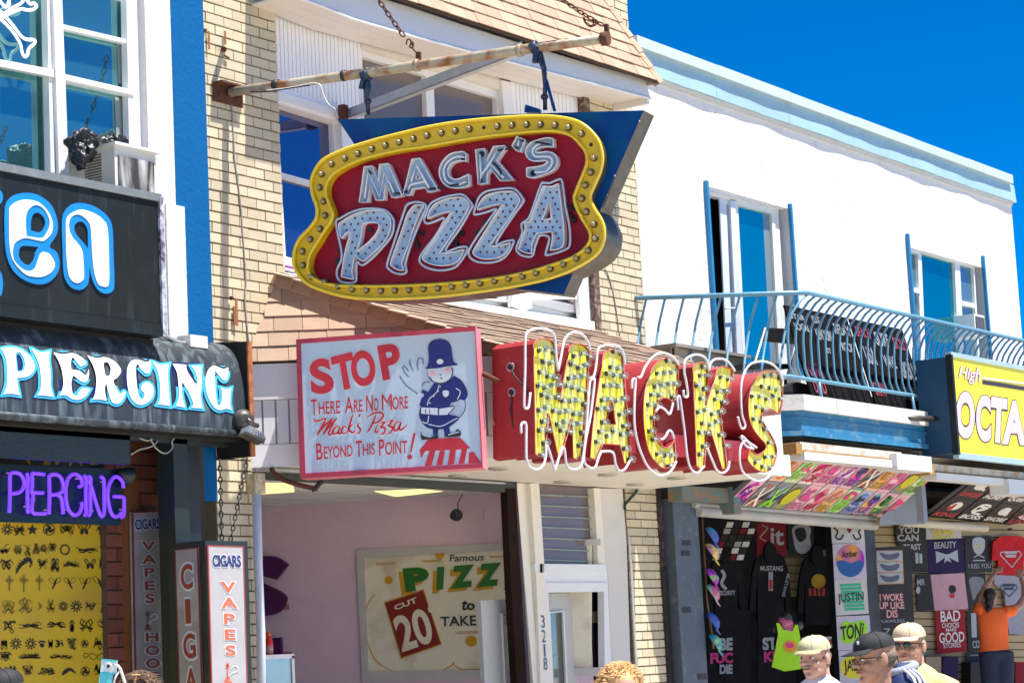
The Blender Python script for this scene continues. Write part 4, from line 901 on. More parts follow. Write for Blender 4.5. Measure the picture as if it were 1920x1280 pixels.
zl = ZZ('-80,700 0,735 22,810 20,880 0,930 -80,960'); MB().poly(ZF, [zl], .008, .010).obj('letter_piece', m_cy, zs)
# AWNING -------------------------------------------------------------
aw = thing('curved_awning', 'faded black curved awning painted PIERCING in white and blue letters', 'awning', (10.8, 10.85, 3.3))
XE = 12.27
prof = [(P-.02, 4.10), (11.12, 4.09), (11.02, 4.055), (10.94, 3.98), (10.885, 3.87), (10.86, 3.74), (10.852, 3.60), (10.85, 3.47), (10.85, 3.40)]
pf = crv([(y, z, i in (0, len(prof)-1)) for i, (y, z) in enumerate(prof)], False, 4)
X0 = 8.4; n = len(pf)
mb = MB(); mb.add([(X0, y, z) for y, z in pf]+[(XE, y, z) for y, z in pf], [(i, i+1, n+i+1, n+i) for i in range(n-1)], 0, True)
mb.add([(X0, y, z) for y, z in pf]+[(XE, y, z) for y, z in pf], [(n+i, n+i+1, i+1, i) for i in range(0)], 0)
mb.obj('canopy', m_awn, aw)
MB().tube([(X0, 10.84, 3.385), (XE, 10.84, 3.385)], .028, seg=10).obj('bottom_rail', m_awn, aw)
MB().box(X0, XE, 10.90, 11.0, 3.34, 3.37).obj('valance', m_dark, aw)
def onaw(x, y, off=.006):
    q_ = ray(x, y); lo, hi = 9., 25.
    def f(t):
        p = EYE+q_*(t/FPX)
        if p.z >= 4.1: yy = P
        elif p.z <= 3.4: yy = 10.85
        else:
            yy = 10.85
            for (ya, za), (yb, zb_) in zip(pf, pf[1:]):
                if zb_ <= p.z <= za: yy = yb+(ya-yb)*(p.z-zb_)/max(1e-6, za-zb_)
        return p.y-yy
    for _ in range(40):
        m = (lo+hi)/2
        if f(m) < 0: lo = m
        else: hi = m
    p = EYE+q_*(lo/FPX); return p+Vector((0,-.8,.5))*off
class AWP:                     # paints on the curved cloth
    n = Vector((0,-1,0)); u = Vector((1,0,0)); v = UPZ; o = Vector((0,0,0))
    def at(s, x, y, off=0): return onaw(x, y, .004+off)
    def uv(s, p): return Vector((p.x, p.z))
AP_ = AWP()
def onmesh_poly(mb, loops, off):
    # fill with a fine grid clip so that paint follows the curve
    x0 = min(p[0] for p in loops[0]); x1 = max(p[0] for p in loops[0]); y0 = min(p[1] for p in loops[0]); y1 = max(p[1] for p in loops[0])
    uvs = [[Vector((p[0], p[1], 0)) for p in l] for l in loops]; fl = [p for l in loops for p in l]
    for t_ in tessellate_polygon(uvs):
        tri = [fl[i] for i in t_]; a = y0
        while a < y1:
            c = clip(tri, 0, -1, -a); c = clip(c, 0, 1, a+7) if len(c) > 2 else []
            if len(c) > 2 and abs(area(c)) > .05: mb.add([onaw(x, y, off) for x, y in c], [tuple(range(len(c)))])
            a += 7
Z7 = lambda s: P_(s, 0, 620, 7.113); Z8 = lambda s: P_(s, 220, 620, 7.113)
PR = [
 ([Z7('0,250! 90,235 200,240 300,280 400,370 450,470 440,540 380,610 300,635 215,640! 220,720 250,870! 130,850 30,860! 70,760 85,640 75,450 50,340'), Z7('195,325 250,300 300,370 320,460 300,540 240,560 215,540 200,420')]),
 ([Z7('410,250! 530,300 650,285! 640,400 660,560 665,760 700,890! 580,875 485,870! 530,780 530,600 500,440')]),
 ([Z7('700,300! 830,325 960,312 1080,370 1132,450 1060,490! 1010,430 955,368 930,450 940,530! 1050,545 1130,605 1172,520! 1172,620 1140,690 1080,692 960,605! 938,720 960,850 1010,885! 1080,780 1190,790! 1130,880 1050,930 950,920 860,870 780,880! 830,740 815,560 770,420')]),
 ([Z7('1150,340! 1270,375 1390,365 1500,410 1580,490 1600,560 1550,640 1500,680 1560,820 1600,850 1640,815 1665,830! 1625,930 1560,985 1480,960 1440,850 1400,700! 1385,800 1410,945! 1300,925 1225,930! 1260,820 1270,640 1230,480'), Z7('1370,450 1420,432 1462,510 1450,600 1400,612 1380,540')]),
 ([Z8('200,402 290,405 380,430 428,400! 435,490 410,570 370,580 300,520 262,460 235,500 240,650 265,850 300,920 345,900 345,840 300,800! 330,720 390,700 450,740 470,830 440,920 370,980 290,1000 210,960 150,860 120,720 115,560 140,460')]),
 ([Z8('455,420! 560,465 680,450! 660,560 670,760 690,1012! 610,1000 525,990! 560,900 555,700 520,540')]),
 ([Z8('720,450! 905,465! 925,560 1052,750! 1045,600 980,480! 1110,480! 1105,560 1115,700 1095,880 1125,1045! 975,1035! 1000,980 940,830 850,690! 850,860 890,1032! 765,1010! 810,900 800,700 780,560')]),
 ([Z8('1465,500! 1465,600 1440,665 1400,670 1340,600 1287,540! 1290,700 1305,900 1335,1010 1370,980 1385,900 1380,800 1365,765! 1440,790 1510,770! 1495,850 1490,980 1515,1075! 1440,1050 1350,1070 1270,1020 1200,900 1165,750 1170,620 1210,520 1280,480 1400,520')])]
m_sky_ = M_('sky_blue_outline', (.05,.42,.66), rough=.5, var=.15, stain=(.02,.2,.4), samt=.2, sscale=20)
for i, L in enumerate(PR):
    lo = [crv(l, n=4) for l in L]
    mb = MB(); onmesh_poly(mb, [grow(lo[0], 4.6)] + ([grow(lo[1], -3)] if len(lo) > 1 and i == 0 else []), .007); oo = mb.obj('letter_outline', m_sky_, aw, kind='stuff' if i == 3 else None)
    mb = MB(); onmesh_poly(mb, [grow(lo[0], 5.8)], .002); mb.obj('letter_keyline', m_key, oo)
    mb = MB(); onmesh_poly(mb, lo, .012); mb.obj('letter_fill', m_wht, oo)
EX = PL(XE+.03, P, 0, -1)
MB().hexa([(XE+.01,10.83,3.225),(XE+.035,10.83,3.225),(XE+.035,P-.04,3.225),(XE+.01,P-.04,3.225),(XE+.01,10.83,4.07),(XE+.035,10.83,4.07),(XE+.035,P-.04,4.10),(XE+.01,P-.04,4.10)]).obj('end_panel', m_dark, aw)
MB().box(XE+.036, XE+.05, 10.825, 10.86, 3.225, 4.07).box(XE+.005, XE+.05, 10.815, 10.829, 3.225, 4.07).obj('panel_edge', M_('raw_orange_plywood_edge', (.42,.13,.035), rough=.8, var=.3, stain=(.10,.03,.02), samt=.4, sscale=18), aw)
t = thing('flood_light', 'dark metal flood light clamped to the right end of the piercing awning', 'flood light', ZY.at(468, 800))
FP = YP(10.80); c = FP.at(456, 786)
MB().lathe(c, (-.5,-.8,.1), [(-.03,.075),(.0,.08),(.03,.06),(.05,.03)], 16).obj('round_base', m_metal, t)
MB().tube([FP.at(462,786,.05), FP.at(475,795,.06), FP.at(483,798,.06)], .018, seg=8).obj('arm', m_metal, t)
a, b, c2, d = FP.at(468,797,.12), FP.at(492,812,.10), FP.at(496,824,.10), FP.at(462,812,.12)
MB().slab([a, b, c2, d], Vector((-.3,-1,.1)).normalized(), .11).obj('lamp_head', m_galv, t)
hd = MB()
for i in range(7):
    f = i/6; p0 = a*(1-f)+b*f; p1 = d*(1-f)+c2*f; hd.slab([p0, p0+(b-a)*.05, p1+(b-a)*.05, p1], Vector((-.3,-1,.1)).normalized(), -.014)
hd.obj('cooling_fins', m_galv, t, kind='stuff')
MB().slab([FP.at(460,812,.14), FP.at(462,808,.14), FP.at(497,824,.12), FP.at(496,829,.12)], Vector((-.3,-1,.1)).normalized(), .10).obj('glass_rim', m_metal, t)
t = thing('conduit_box', 'white junction box with grey conduit on top of the piercing awning', 'junction box', (11.75, 11.05, 4.1))
ZC = YP(10.98); a = ZC.at(352, 650); b = ZC.at(383, 628)
MB().box(a.x, b.x, 10.95, 11.08, a.z, ZC.at(370,630).z).obj('box', m_white, t)
MB().tube([YP(11.0).at(x, y) for x, y in crv(P_('300,628 315,632 330,640 345,643 360,642'), False, 3)], .015, seg=7).obj('conduit', m_galv, t)
# ---- dark storefront under the awning -----------------------------------
sf = thing('tattoo_storefront', 'dark recessed tattoo shop front below the piercing awning', 'storefront', (10.5, 11.2, 0))
YPz = YP(11.5)
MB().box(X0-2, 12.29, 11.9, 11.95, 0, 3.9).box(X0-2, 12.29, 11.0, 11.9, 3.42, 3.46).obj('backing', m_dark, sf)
a = YP(11.0); MB().box(X0, a.at(244,840).x, 11.0, 11.06, a.at(100,862).z, a.at(100,800).z).box(X0, 12.25, 11.0, 11.06, a.at(100,815).z, a.at(100,795).z).obj('header_beam', m_dkgreen, sf)
pst = YP(11.05); MB().box(pst.at(318,950).x, pst.at(345,950).x, 11.0, 11.16, 0, 3.4).obj('post', m_dkgreen, sf)
MB().box(pst.at(347,950).x, pst.at(378,950).x, 11.06, 11.2, 0, 3.4).obj('post', M_('black_green_post', (.008,.014,.013), rough=.4), sf)
MB().box(pst.at(366,950).x+.02, pst.at(390,950).x+.02, 11.10, 11.2, 2.2, 3.4).obj('weathered_board', M_('weathered_dark_board', (.045,.035,.03), rough=.9, var=.4), sf)
bp = YP(11.21); MB().box(pst.at(384,950).x+.05, 12.29, 11.17, 11.3, bp.at(400,940).z, 3.4).obj('blue_post', m_blue, sf)
rb = thing('red_brick_pier', 'dull red brick pier behind the cigars board inside the tattoo shop front', 'brick pier', (10.9, 11.45, 0))
RB = YP(11.45); x0_ = RB.at(196,950).x; x1_ = RB.at(330,950).x
MB().box(x0_, x1_, 11.452, 11.6, 0, 3.4).obj('mortar', M_('grey_red_mortar', (.07,.05,.04)), rb)
bricks(rb, 11.45, x0_, x1_, 1.2, 3.4, m_redbrick, .03, None, .10, .26, cap=200)
MB().box(YP(11.48).at(222,1100).x, YP(11.48).at(249,1100).x, 11.40, 11.49, 0, YP(11.48).at(235,890).z).obj('timber_jamb', M_('varnished_timber', (.16,.06,.018), rough=.5, var=.3, stain=(.07,.03,.01), samt=.2, sscale=9, streak=True), sf)
pq = YP(11.5)
ys = thing('tattoo_flash_board', 'yellow board covered with rows of black tattoo designs behind the purple neon', 'poster board', pq.at(110, 1270))
MB().poly(pq, [[(-160,965),(218,978),(230,1480),(-160,1480)]], .02).obj('board', M_('ochre_board', (.56,.37,.008), rough=.6, var=.12, scale=1.2, stain=(.30,.18,.06), samt=.25, sscale=.9), ys)
dz = MB(); dg = MB()
Zt = lambda x, y: (x/5.12, 850+y/5.12)
def star(x, y, r, n=5, k=.42, rot=-math.pi/2): return [(x+(r if i % 2 == 0 else r*k)*math.cos(rot+math.pi*i/n), y+(r if i % 2 == 0 else r*k)*math.sin(rot+math.pi*i/n)) for i in range(2*n)]
def tribal(mb, x, y, w_, h, seed, n=7):
    rr = random.Random(seed)
    for i in range(n):
        s_ = rr.choice((-1, 1)); a0 = (x+rr.uniform(-.1,.1)*w_, y+rr.uniform(-.2,.2)*h); a2 = (x+s_*rr.uniform(.2,.55)*w_, y+rr.uniform(-.5,.5)*h)
        a1 = ((a0[0]+a2[0])/2+rr.uniform(-.15,.15)*w_, (a0[1]+a2[1])/2+rr.uniform(-.5,.5)*h)
        stroke(mb, pq, crv([(*a0, 1), (*a1, 0), (*a2, 1)], False, 4), rr.uniform(.8, 2.2), .004, taper=True)
        if rr.random() < .6: mir = lambda p: (2*x-p[0], p[1]); stroke(mb, pq, crv([(*mir(a0), 1), (*mir(a1), 0), (*mir(a2), 1)], False, 4), rr.uniform(.8, 2.0), .004, taper=True)
rows = [(992, [(14,22,'sun'),(37,20,'t'),(61,22,'star'),(92,28,'yin'),(126,26,'t'),(158,24,'fly'),(192,26,'t')]), (1030, [(8,24,'t'),(34,18,'g'),(52,18,'g'),(68,18,'g'),(82,18,'g'),(99,18,'g'),(122,20,'ring'),(162,44,'t'),(197,20,'fly')]),
        (1057, [(12,26,'t'),(44,32,'scorp'),(80,20,'t'),(103,18,'t'),(134,34,'t'),(169,22,'fly'),(197,24,'t')]), (1092, [(18,22,'cross'),(45,24,'cross'),(74,22,'cross'),(103,22,'fairy'),(131,22,'fairy'),(160,22,'fairy'),(188,26,'fairy')]),
        (1136, [(16,24,'g'),(48,26,'g'),(72,18,'moon'),(95,16,'g'),(119,18,'sun'),(143,22,'sun'),(169,22,'t'),(198,20,'t')]), (1172, [(16,26,'t'),(57,46,'t'),(106,36,'t'),(135,10,'t'),(162,26,'t'),(194,26,'t')]),
        (1206, [(8,12,'t'),(30,22,'sun'),(58,22,'sun'),(79,16,'paw'),(95,8,'t'),(112,16,'om'),(135,18,'t'),(159,18,'yin'),(184,18,'crab'),(206,18,'hex')]), (1230, [(10,24,'t'),(56,46,'t'),(115,44,'t'),(182,50,'scroll')]), (1258, [(6,20,'t'),(24,16,'t'),(52,22,'t'),(88,34,'t'),(128,26,'dolph'),(160,22,'yin'),(185,16,'t')])]
for yy, its in rows:
    for i, (xx, sz, k) in enumerate(its):
        r = sz/2; m_ = dg if k in ('g', 'cross') else dz
        if k == 'star': dz.poly(pq, [star(xx, yy+1, 11)], 0, .004)
        elif k == 'sun':
            dz.poly(pq, [circ(xx, yy, r*.5, n=14), circ(xx, yy, r*.28, n=12)], 0, .004)
            for q_ in range(10): a_ = q_*math.pi/5; stroke(dz, pq, [(xx+r*.55*math.cos(a_), yy+r*.55*math.sin(a_)), (xx+r*math.cos(a_+.2), yy+r*math.sin(a_+.2))], 2.2, .004)
        elif k == 'yin':
            dz.poly(pq, [circ(xx, yy, r*.8, n=22), circ(xx, yy, r*.7, n=20)], 0, .004)
            for q_ in range(3): a_ = q_*2.09; stroke(dz, pq, crv([(xx+r*.65*math.cos(a_), yy+r*.65*math.sin(a_), 1), (xx+r*.3*math.cos(a_+1), yy+r*.3*math.sin(a_+1), 0), (xx, yy, 1)], False, 4), r*.35, .004, taper=True)
        elif k == 'ring':
            for q_ in range(14): a_ = q_*math.pi/7; stroke(dz, pq, [(xx+r*.7*math.cos(a_), yy+r*.8*math.sin(a_)), (xx+r*.95*math.cos(a_+.5), yy+r*1.0*math.sin(a_+.5))], 2, .004)
        elif k in ('fly', 'fairy'):
            for s_ in (-1, 1):
                L_ = crv([(xx, yy, 1), (xx+s_*r*.6, yy-r*.9, 0), (xx+s_*r, yy-r*.6, 0), (xx+s_*r*.6, yy, 0)], n=4); L2 = crv([(xx, yy, 1), (xx+s_*r*.6, yy+r*.2, 0), (xx+s_*r*.5, yy+r*.8, 0), (xx+s_*r*.15, yy+r*.6, 0)], n=4)
                if k == 'fly': dz.poly(pq, [L_, grow(L_, -1.6)], 0, .004).poly(pq, [L2], 0, .004)
                elif s_ == (1 if i % 2 else -1): stroke(dz, pq, L_, .8, .004); stroke(dz, pq, crv([(xx+s_*3, yy-8, 0), (xx, yy+2, 0), (xx-s_*5, yy+12, 0)], False, 4), 3.2, .004, taper=True)
                else: stroke(dz, pq, L_, .7, .004)
        elif k == 'cross': stroke(dg, pq, [(xx, yy-r*1.3), (xx, yy+r*1.4)], 2.4, .004); stroke(dg, pq, [(xx-r*.7, yy-r*.4), (xx+r*.7, yy-r*.4)], 2.4, .004); dg.poly(pq, [circ(xx, yy-r*.4, r*.5, n=14), circ(xx, yy-r*.4, r*.36, n=14)], 0, .0045)
        elif k == 'moon': dg.poly(pq, [crv([(xx-2, yy-9, 1), (xx+8, yy, 0), (xx-2, yy+9, 1), (xx+2, yy, 0)], n=4)], 0, .004)
        elif k == 'hex':
            for a_ in (0, math.pi): L_ = [(xx+r*.9*math.cos(a_-math.pi/2+j*2.094), yy+r*.9*math.sin(a_-math.pi/2+j*2.094)) for j in range(3)]; dz.poly(pq, [L_, grow(L_, -1.3)], 0, .004+a_*.0002)
        elif k == 'scorp':
            stroke(dz, pq, crv(P_('30,1075 38,1060 48,1052 56,1048 58,1056'), False, 4), 7, .004, taper=True)
            for q_ in range(7): dz.poly(pq, [circ(52+8*math.cos(-2.4+q_*.55), 1054+9*math.sin(-2.4+q_*.55), 2, n=8)], 0, .0045)
            for q_ in range(4): stroke(dz, pq, [(34+q_*4, 1068-q_*4), (29+q_*3, 1064-q_*5)], 1.4, .004)
        elif k == 'paw':
            dz.poly(pq, [circ(xx, yy+3, 4.5, 4, n=12)], 0, .004)
            for q_ in range(4): dz.poly(pq, [circ(xx-5+q_*3.4, yy-5+abs(q_-1.5)*1.4, 1.6, 2.3, n=8)], 0, .004)
        elif k == 'dolph': dz.poly(pq, [crv(P_('116,1266! 120,1256 132,1251 142,1260 141,1262 132,1257 124,1262'), n=4)], 0, .004)
        elif k == 'om': text(dz, '3', pq, rq(xx-8, yy-7, xx, yy+7), .004, .03); stroke(dz, pq, crv([(xx-2, yy+2, 0), (xx+4, yy-2, 0), (xx+6, yy+5, 0)], False, 4), 2.6, .004); dz.poly(pq, [circ(xx+4, yy-6, 1.4, n=8)], 0, .004)
        elif k == 'scroll':
            for s_ in (-1, 1): stroke(dz, pq, crv([(xx, yy, 0), (xx+s_*10, yy-6, 0), (xx+s_*22, yy+3, 0), (xx+s_*24, yy-6, 0), (xx+s_*16, yy-5, 0)], False, 5), 1.1, .004); stroke(dz, pq, crv([(xx, yy+2, 0), (xx+s_*8, yy+6, 0), (xx+s_*14, yy, 0)], False, 4), 1, .004)
        else: tribal(m_, xx, yy, sz*.95, 20 if sz < 32 else 11, hash((int(yy), i)) % 9999 if False else int(yy)*31+i*7, 9)
dz.obj('design_print', M_('tattoo_black_print', (.015,.014,.008)), ys, kind='stuff'); dg.obj('faint_design_print', M_('tattoo_faint_print', (.22,.14,.012)), ys, kind='stuff')
# gold lettering behind neon
t = thing('gold_letter_sign', 'black fascia with tops hidden gold letters behind the purple neon sign', 'sign', YP(11.45).at(120, 860))
MB().poly(YP(11.45), [[(-100,845),(193,855),(193,885),(-100,885)]], .02).obj('board', m_dkgreen, t)
gl = MB()
for q_ in [((230,20),(275,30),(298,105),(272,100)),((430,30),(472,35),(485,112),(415,108)),((505,38),(578,38),(572,90),(535,108)),((672,40),(698,42),(685,120),(658,115)),((740,42),(768,42),(795,118),(770,118)),((868,50),(945,55),(938,105),(862,112))]: gl.poly(YP(11.45), [zq(0,850,5.12,*q_)], 0, .005)
gl.obj('gold_lettering', M_('gold_print', (.45,.27,.02)), t, kind='stuff')
# neon PIERCING
NP = YP(11.25)
ns = thing('purple_neon_sign', 'glowing purple neon sign reading PIERCING on a dark glossy panel', 'neon sign', NP.at(115, 980))
MB().poly(NP, [zq(0,850,5.12,(-500,75),(1165,150),(1160,690),(-500,640))], .015, -.02).obj('panel', M_('dark_teal_acrylic', (.006,.018,.022), rough=.3, var=.2, spec=.3), ns)
ZN = lambda s, c=False: crv(P_(s, 0, 850, 5.12), c, 4)
nm_ = M_('purple_neon_glow', (.11,.03,.9), rough=.3, var=0, emit=.9)
for s_ in ['90,565 95,400 95,200! 130,182 190,195 225,250 228,310 190,370 110,385','255,190 265,230 262,400 268,575','425,200! 330,190 308,200 310,300 300,370! 318,400 305,540 330,575! 440,575','415,378! 300,372','470,580 475,400 472,215! 520,198 580,225 605,300 600,360 550,390 480,395','550,395! 585,420 600,500 605,580',
    '755,320 785,300 780,240 740,205 700,200 655,240 632,330 635,450 660,540 710,590 760,570 785,500 780,465','805,215 825,240 822,400 825,560 812,595','850,225! 870,240 865,400 868,560 850,595','850,250 880,330 920,470 960,580 985,600 1000,560 1000,400 995,250 965,225','1185,330 1175,270 1130,225 1085,235 1045,310 1035,420 1060,550 1100,605 1150,590 1165,560','1090,412! 1180,418 1190,450 1190,560 1180,605 1160,605']:
    MB().tube([NP.at(x, y, .03) for x, y in ZN(s_)], .0125, seg=7).obj('tube', nm_, ns)
sp_ = MB()
for x, y in [(300,240),(310,443),(250,505),(440,540),(640,535),(745,240),(870,545),(985,272),(1030,350),(1170,535),(85,185)]: sp_.tube([NP.at(x/5.12-5, 850+y/5.12, .01), NP.at(x/5.12+5, 850+y/5.12, .02)], .006, seg=5)
sp_.obj('tube_supports', M_('pinkish_glass_support', (.5,.3,.32), rough=.2), ns, kind='stuff')
t = thing('grey_spot_lamp', 'small grey spot lamp hanging at the right end of the purple neon sign', 'spot lamp', NP.at(238, 890))
MB().lathe(NP.at(232,888,.02), (1,-.2,-.45), [(-.05,.02),(0,.05),(.05,.075),(.055,.07)], 14).obj('shade', m_dkgreen, t); MB().tube([NP.at(229,860,.02), NP.at(230,885,.02)], .012, seg=6).obj('stem', m_dkgreen, t)
t = thing('loose_wiring', 'tangle of pale wires hanging under the awning beam', 'wires', YP(11.02).at(290, 840))
for s_ in ['715,1255 760,1230 830,1210 860,1180','820,1170 850,1220 900,1250 940,1220 940,1180 985,1140','760,1165 800,1180 830,1170']: MB().tube([YP(11.02).at(x, y, .03) for x, y in crv(P_(s_, 0, 420, 2.909), False, 4)], .006, seg=5).obj('wire', M_('pale_wire', (.35,.33,.3)), t)
# cigars boards -----------------------------------------------------------
m_cig = M_('shade_tone_board', (.23,.22,.21), rough=.5, var=.35, scale=5, stain=(.36,.36,.36), samt=.3, sscale=3)  # board tone darkened for the faces that lie in shade
m_cigw = M_('sun_tone_board', (.40,.39,.40), rough=.5, var=.2, scale=5, stain=(.36,.36,.36), samt=.2, sscale=4)  # same board lighter, with the sunlight put into the tone
m_brk = M_('shade_red_print', (.20,.035,.015)); m_cor = M_('sun_red_print', (.75,.13,.06)); m_nav2 = M_('blue_print', (.01,.03,.16)); m_glw = M_('pale_halo_print', (.42,.46,.5)); m_glw2 = M_('white_halo_print', (.62,.62,.64))  # print and border come dark for shaded boards, light for the sunlit one
ZC_ = lambda *p: zq(0, 850, 2.976, *p)
def board(pl, outer, m, frame, lets, big, label, halo, extras=None):
    t = thing('vertical_cigar_board', label, 'sign', pl.at(*outer[3]))
    MB().poly(pl, [outer], .03).obj('board', m, t)
    inn = grow(outer, -2.2)
    MB().poly(pl, [outer, inn], .01, .0015).obj('border', M_(frame[0], frame[1]), t)
    A = MB(); H = MB(); Bm = MB()
    for s_, q_, col in lets:
        q2 = ZC_(*q_); text({'r': A, 'b': Bm}[col], s_, pl, q2, .004, .035 if col == 'b' else .03)
        cx2 = sum(p[0] for p in q2)/4; cy2 = sum(p[1] for p in q2)/4
        text(H, s_, pl, [((p[0]-cx2)*(1.06 if col == 'b' else 1.22)+cx2, (p[1]-cy2)*1.2+cy2) for p in q2], .002, .085)
    H.obj('lettering_halo', halo, t, kind='stuff'); A.obj('lettering', big, t, kind='stuff')
    if Bm.V: Bm.obj('blue_lettering', m_nav2, t)
    if extras: extras(t, pl)
    return t
def hookah(x, y, k, mt):
    def f(t, pl):
        mb = MB(); Q = lambda a, b: (x+a*k, y+b*k)
        mb.poly(pl, [circ(*Q(0,9), 4*k, 3.4*k, n=14)], 0, .0045); stroke(mb, pl, [Q(0,-16), Q(0,8)], 1.8*k, .0045); stroke(mb, pl, [Q(-4,-12), Q(4,-12)], 2*k, .0045); stroke(mb, pl, [Q(-6,14), Q(7,14)], 3*k, .0045)
        mb.poly(pl, [[Q(-2.5,-18), Q(2.5,-18), Q(1.5,-13), Q(-1.5,-13)]], 0, .0045)
        mb.obj('pipe_print', mt, t)
        mb = MB(); stroke(mb, pl, crv([(*Q(2,4),0),(*Q(9,-2),0),(*Q(16,-4),0),(*Q(18,-10),0),(*Q(12,-14),0),(*Q(5,-8),0)], False, 5), 1.6*k, .0045); mb.obj('hose_print', m_glw2, t)
    return f
# inner board on red brick
b1 = YP(11.36)
q1 = [ZC_(p)[0] for p in ((738,325),(905,318),(955,1700),(765,1700))]
board(b1, q1, m_cig, ('shade_red_border', (.14,.02,.02)), [('CIGARS',[(752,366),(892,358),(895,418),(755,426)],'b'),('V',[(790,490),(866,488),(868,540),(792,543)],'r'),('A',[(790,562),(872,560),(874,612),(792,615)],'r'),('P',[(805,637),(862,635),(864,686),(807,688)],'r'),('E',[(806,710),(864,708),(866,760),(808,762)],'r'),('S',[(810,780),(862,778),(864,832),(812,834)],'r'),
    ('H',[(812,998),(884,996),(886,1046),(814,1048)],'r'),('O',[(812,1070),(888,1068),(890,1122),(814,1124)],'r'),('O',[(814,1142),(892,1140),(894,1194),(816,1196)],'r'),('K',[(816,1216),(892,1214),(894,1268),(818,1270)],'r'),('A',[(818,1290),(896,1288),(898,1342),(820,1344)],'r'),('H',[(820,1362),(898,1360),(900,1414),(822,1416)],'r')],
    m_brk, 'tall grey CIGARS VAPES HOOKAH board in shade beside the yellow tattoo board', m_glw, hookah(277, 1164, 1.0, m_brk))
# hanging box sign : left side face and front face
bf = YP(10.66); be = bf.at(386, 1030); bxl = be.x; bxr = bf.at(463, 1030).x; bz = bf.at(386, 1018).z
MB_side = PL(bxl, 10.66, 0, 1)
bxs = thing('hanging_sign_box', 'dark hanging sign box on chains that carries the two brighter cigar boards', 'sign box', (bxl, 10.66, bz))
MB().box(bxl, bxr+.012, 10.664, 11.02, .9, bz+.02).obj('box', m_dkgreen, bxs)
bsd = PL(bxl-.012, 10.67, 0, -1)
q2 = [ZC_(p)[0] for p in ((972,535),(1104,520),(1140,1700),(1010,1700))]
board(bsd, q2, m_cig, ('shade_red_border', (.14,.02,.02)), [('C',[(1005,620),(1072,612),(1078,752),(1012,760)],'r'),('I',[(1030,812),(1062,810),(1066,946),(1036,948)],'r'),('G',[(1018,1006),(1088,998),(1096,1140),(1026,1146)],'r'),('A',[(1026,1200),(1102,1192),(1110,1336),(1032,1342)],'r'),('R',[(1030,1392),(1106,1384),(1114,1528),(1036,1534)],'r')],
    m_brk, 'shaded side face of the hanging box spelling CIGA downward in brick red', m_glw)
bft = YP(10.655)
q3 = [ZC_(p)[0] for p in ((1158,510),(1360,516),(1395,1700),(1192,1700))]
board(bft, q3, m_cigw, ('sun_red_border', (.32,.05,.04)), [('CIGARS',[(1184,563),(1344,566),(1347,632),(1187,630)],'b'),('V',[(1230,712),(1314,716),(1317,775),(1233,772)],'r'),('A',[(1233,800),(1324,803),(1326,862),(1236,860)],'r'),('P',[(1250,890),(1310,892),(1312,950),(1252,948)],'r'),('E',[(1254,978),(1314,980),(1316,1038),(1256,1036)],'r'),('S',[(1258,1066),(1314,1068),(1316,1126),(1260,1124)],'r')],
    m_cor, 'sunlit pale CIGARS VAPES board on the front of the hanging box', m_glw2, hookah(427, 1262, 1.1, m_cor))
for px0, px1, lab in [((412,862),(416,1012),'left dark chain holding the hanging cigar sign box'),((464,858),(432,1014),'slanting dark chain holding the hanging cigar sign box')]:
    t = thing('box_chain', lab, 'chain', bf.at(*px1)); c = MB(); chain(c, [tuple(bf.at(*px0, -.06)), tuple(bf.at(*px1, -.05))], .05, .0055); c.obj('links', M_('dark_chain', (.04,.03,.025), rough=.6, metal=.4), t)
# ================================================================== PIZZA COUNTER INTERIOR
PI_ = PL(17.25, 11.45, .342, -.94)
ri = thing('pink_counter_room', 'pink walled pizza counter room with white grid ceiling seen through the open shop front', 'room', (14.5, 12, 0))
m_pink = M_('mauve_pink_wall', (.78,.58,.70), rough=.9, var=.05, bump=.4, bscale=26, stain=(.45,.28,.36), samt=.1)
MB().slab([PI_.w(-5,0,-.0), PI_.w(.22,0,-.0), PI_.w(.22,3.22,-.0), PI_.w(-5,3.22,-.0)], PI_.n, .05).obj('wall', m_pink, ri)
rt2 = PI_.w(-5,0,0)
MB().box(12.32, 12.34, P+.1, 16.4, 0, 3.25).obj('wall', m_pink, ri)
MB().box(12.3, 17, P+.5, 16.4, -.02, .16).obj('floor', M_('tile_floor', (.6,.57,.55)), ri)
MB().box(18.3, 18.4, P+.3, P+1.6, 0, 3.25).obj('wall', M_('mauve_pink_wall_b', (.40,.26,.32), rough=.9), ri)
CE = PZ(3.20)
cm = MB().box(12.3, 18.4, P+.04, 16.4, 3.215, 3.24); cm.obj('ceiling_backing', m_white, ri)
gr = MB(); m_tile = M_('ceiling_tile', (.8,.79,.77), rough=.9, rnd=.04, bump=.2)
cnt = 0
for i in range(9):
    for j in range(8):
        x = 12.36+i*.62; y = P+.1+j*.62
        if (i, j) in ((1,1),(3,0),(0,3)): continue
        MB().box(x+.012, x+.608, y+.012, y+.608, 3.203, 3.213).obj('ceiling_tile', m_tile, ri); cnt += 1
for k, (i, j, lb) in enumerate([(1,1,'glowing yellowish ceiling light panel at the left of the pizza room'),(3,0,'glowing yellowish ceiling light panel right of centre in the pizza room')]):
    q_ = [[(480,905),(548,906),(552,922),(480,927)], [(702,921),(788,917),(830,921),(742,931)]][k]
    c = [CE.at(*p) for p in q_]; t = thing('ceiling_light', lb, 'ceiling light', c[0])
    MB().slab(c, Vector((0,0,-1)), .008).obj('diffuser', mat('warm_light_diffuser', (1,.80,.30), emit=.62, var=0), t)
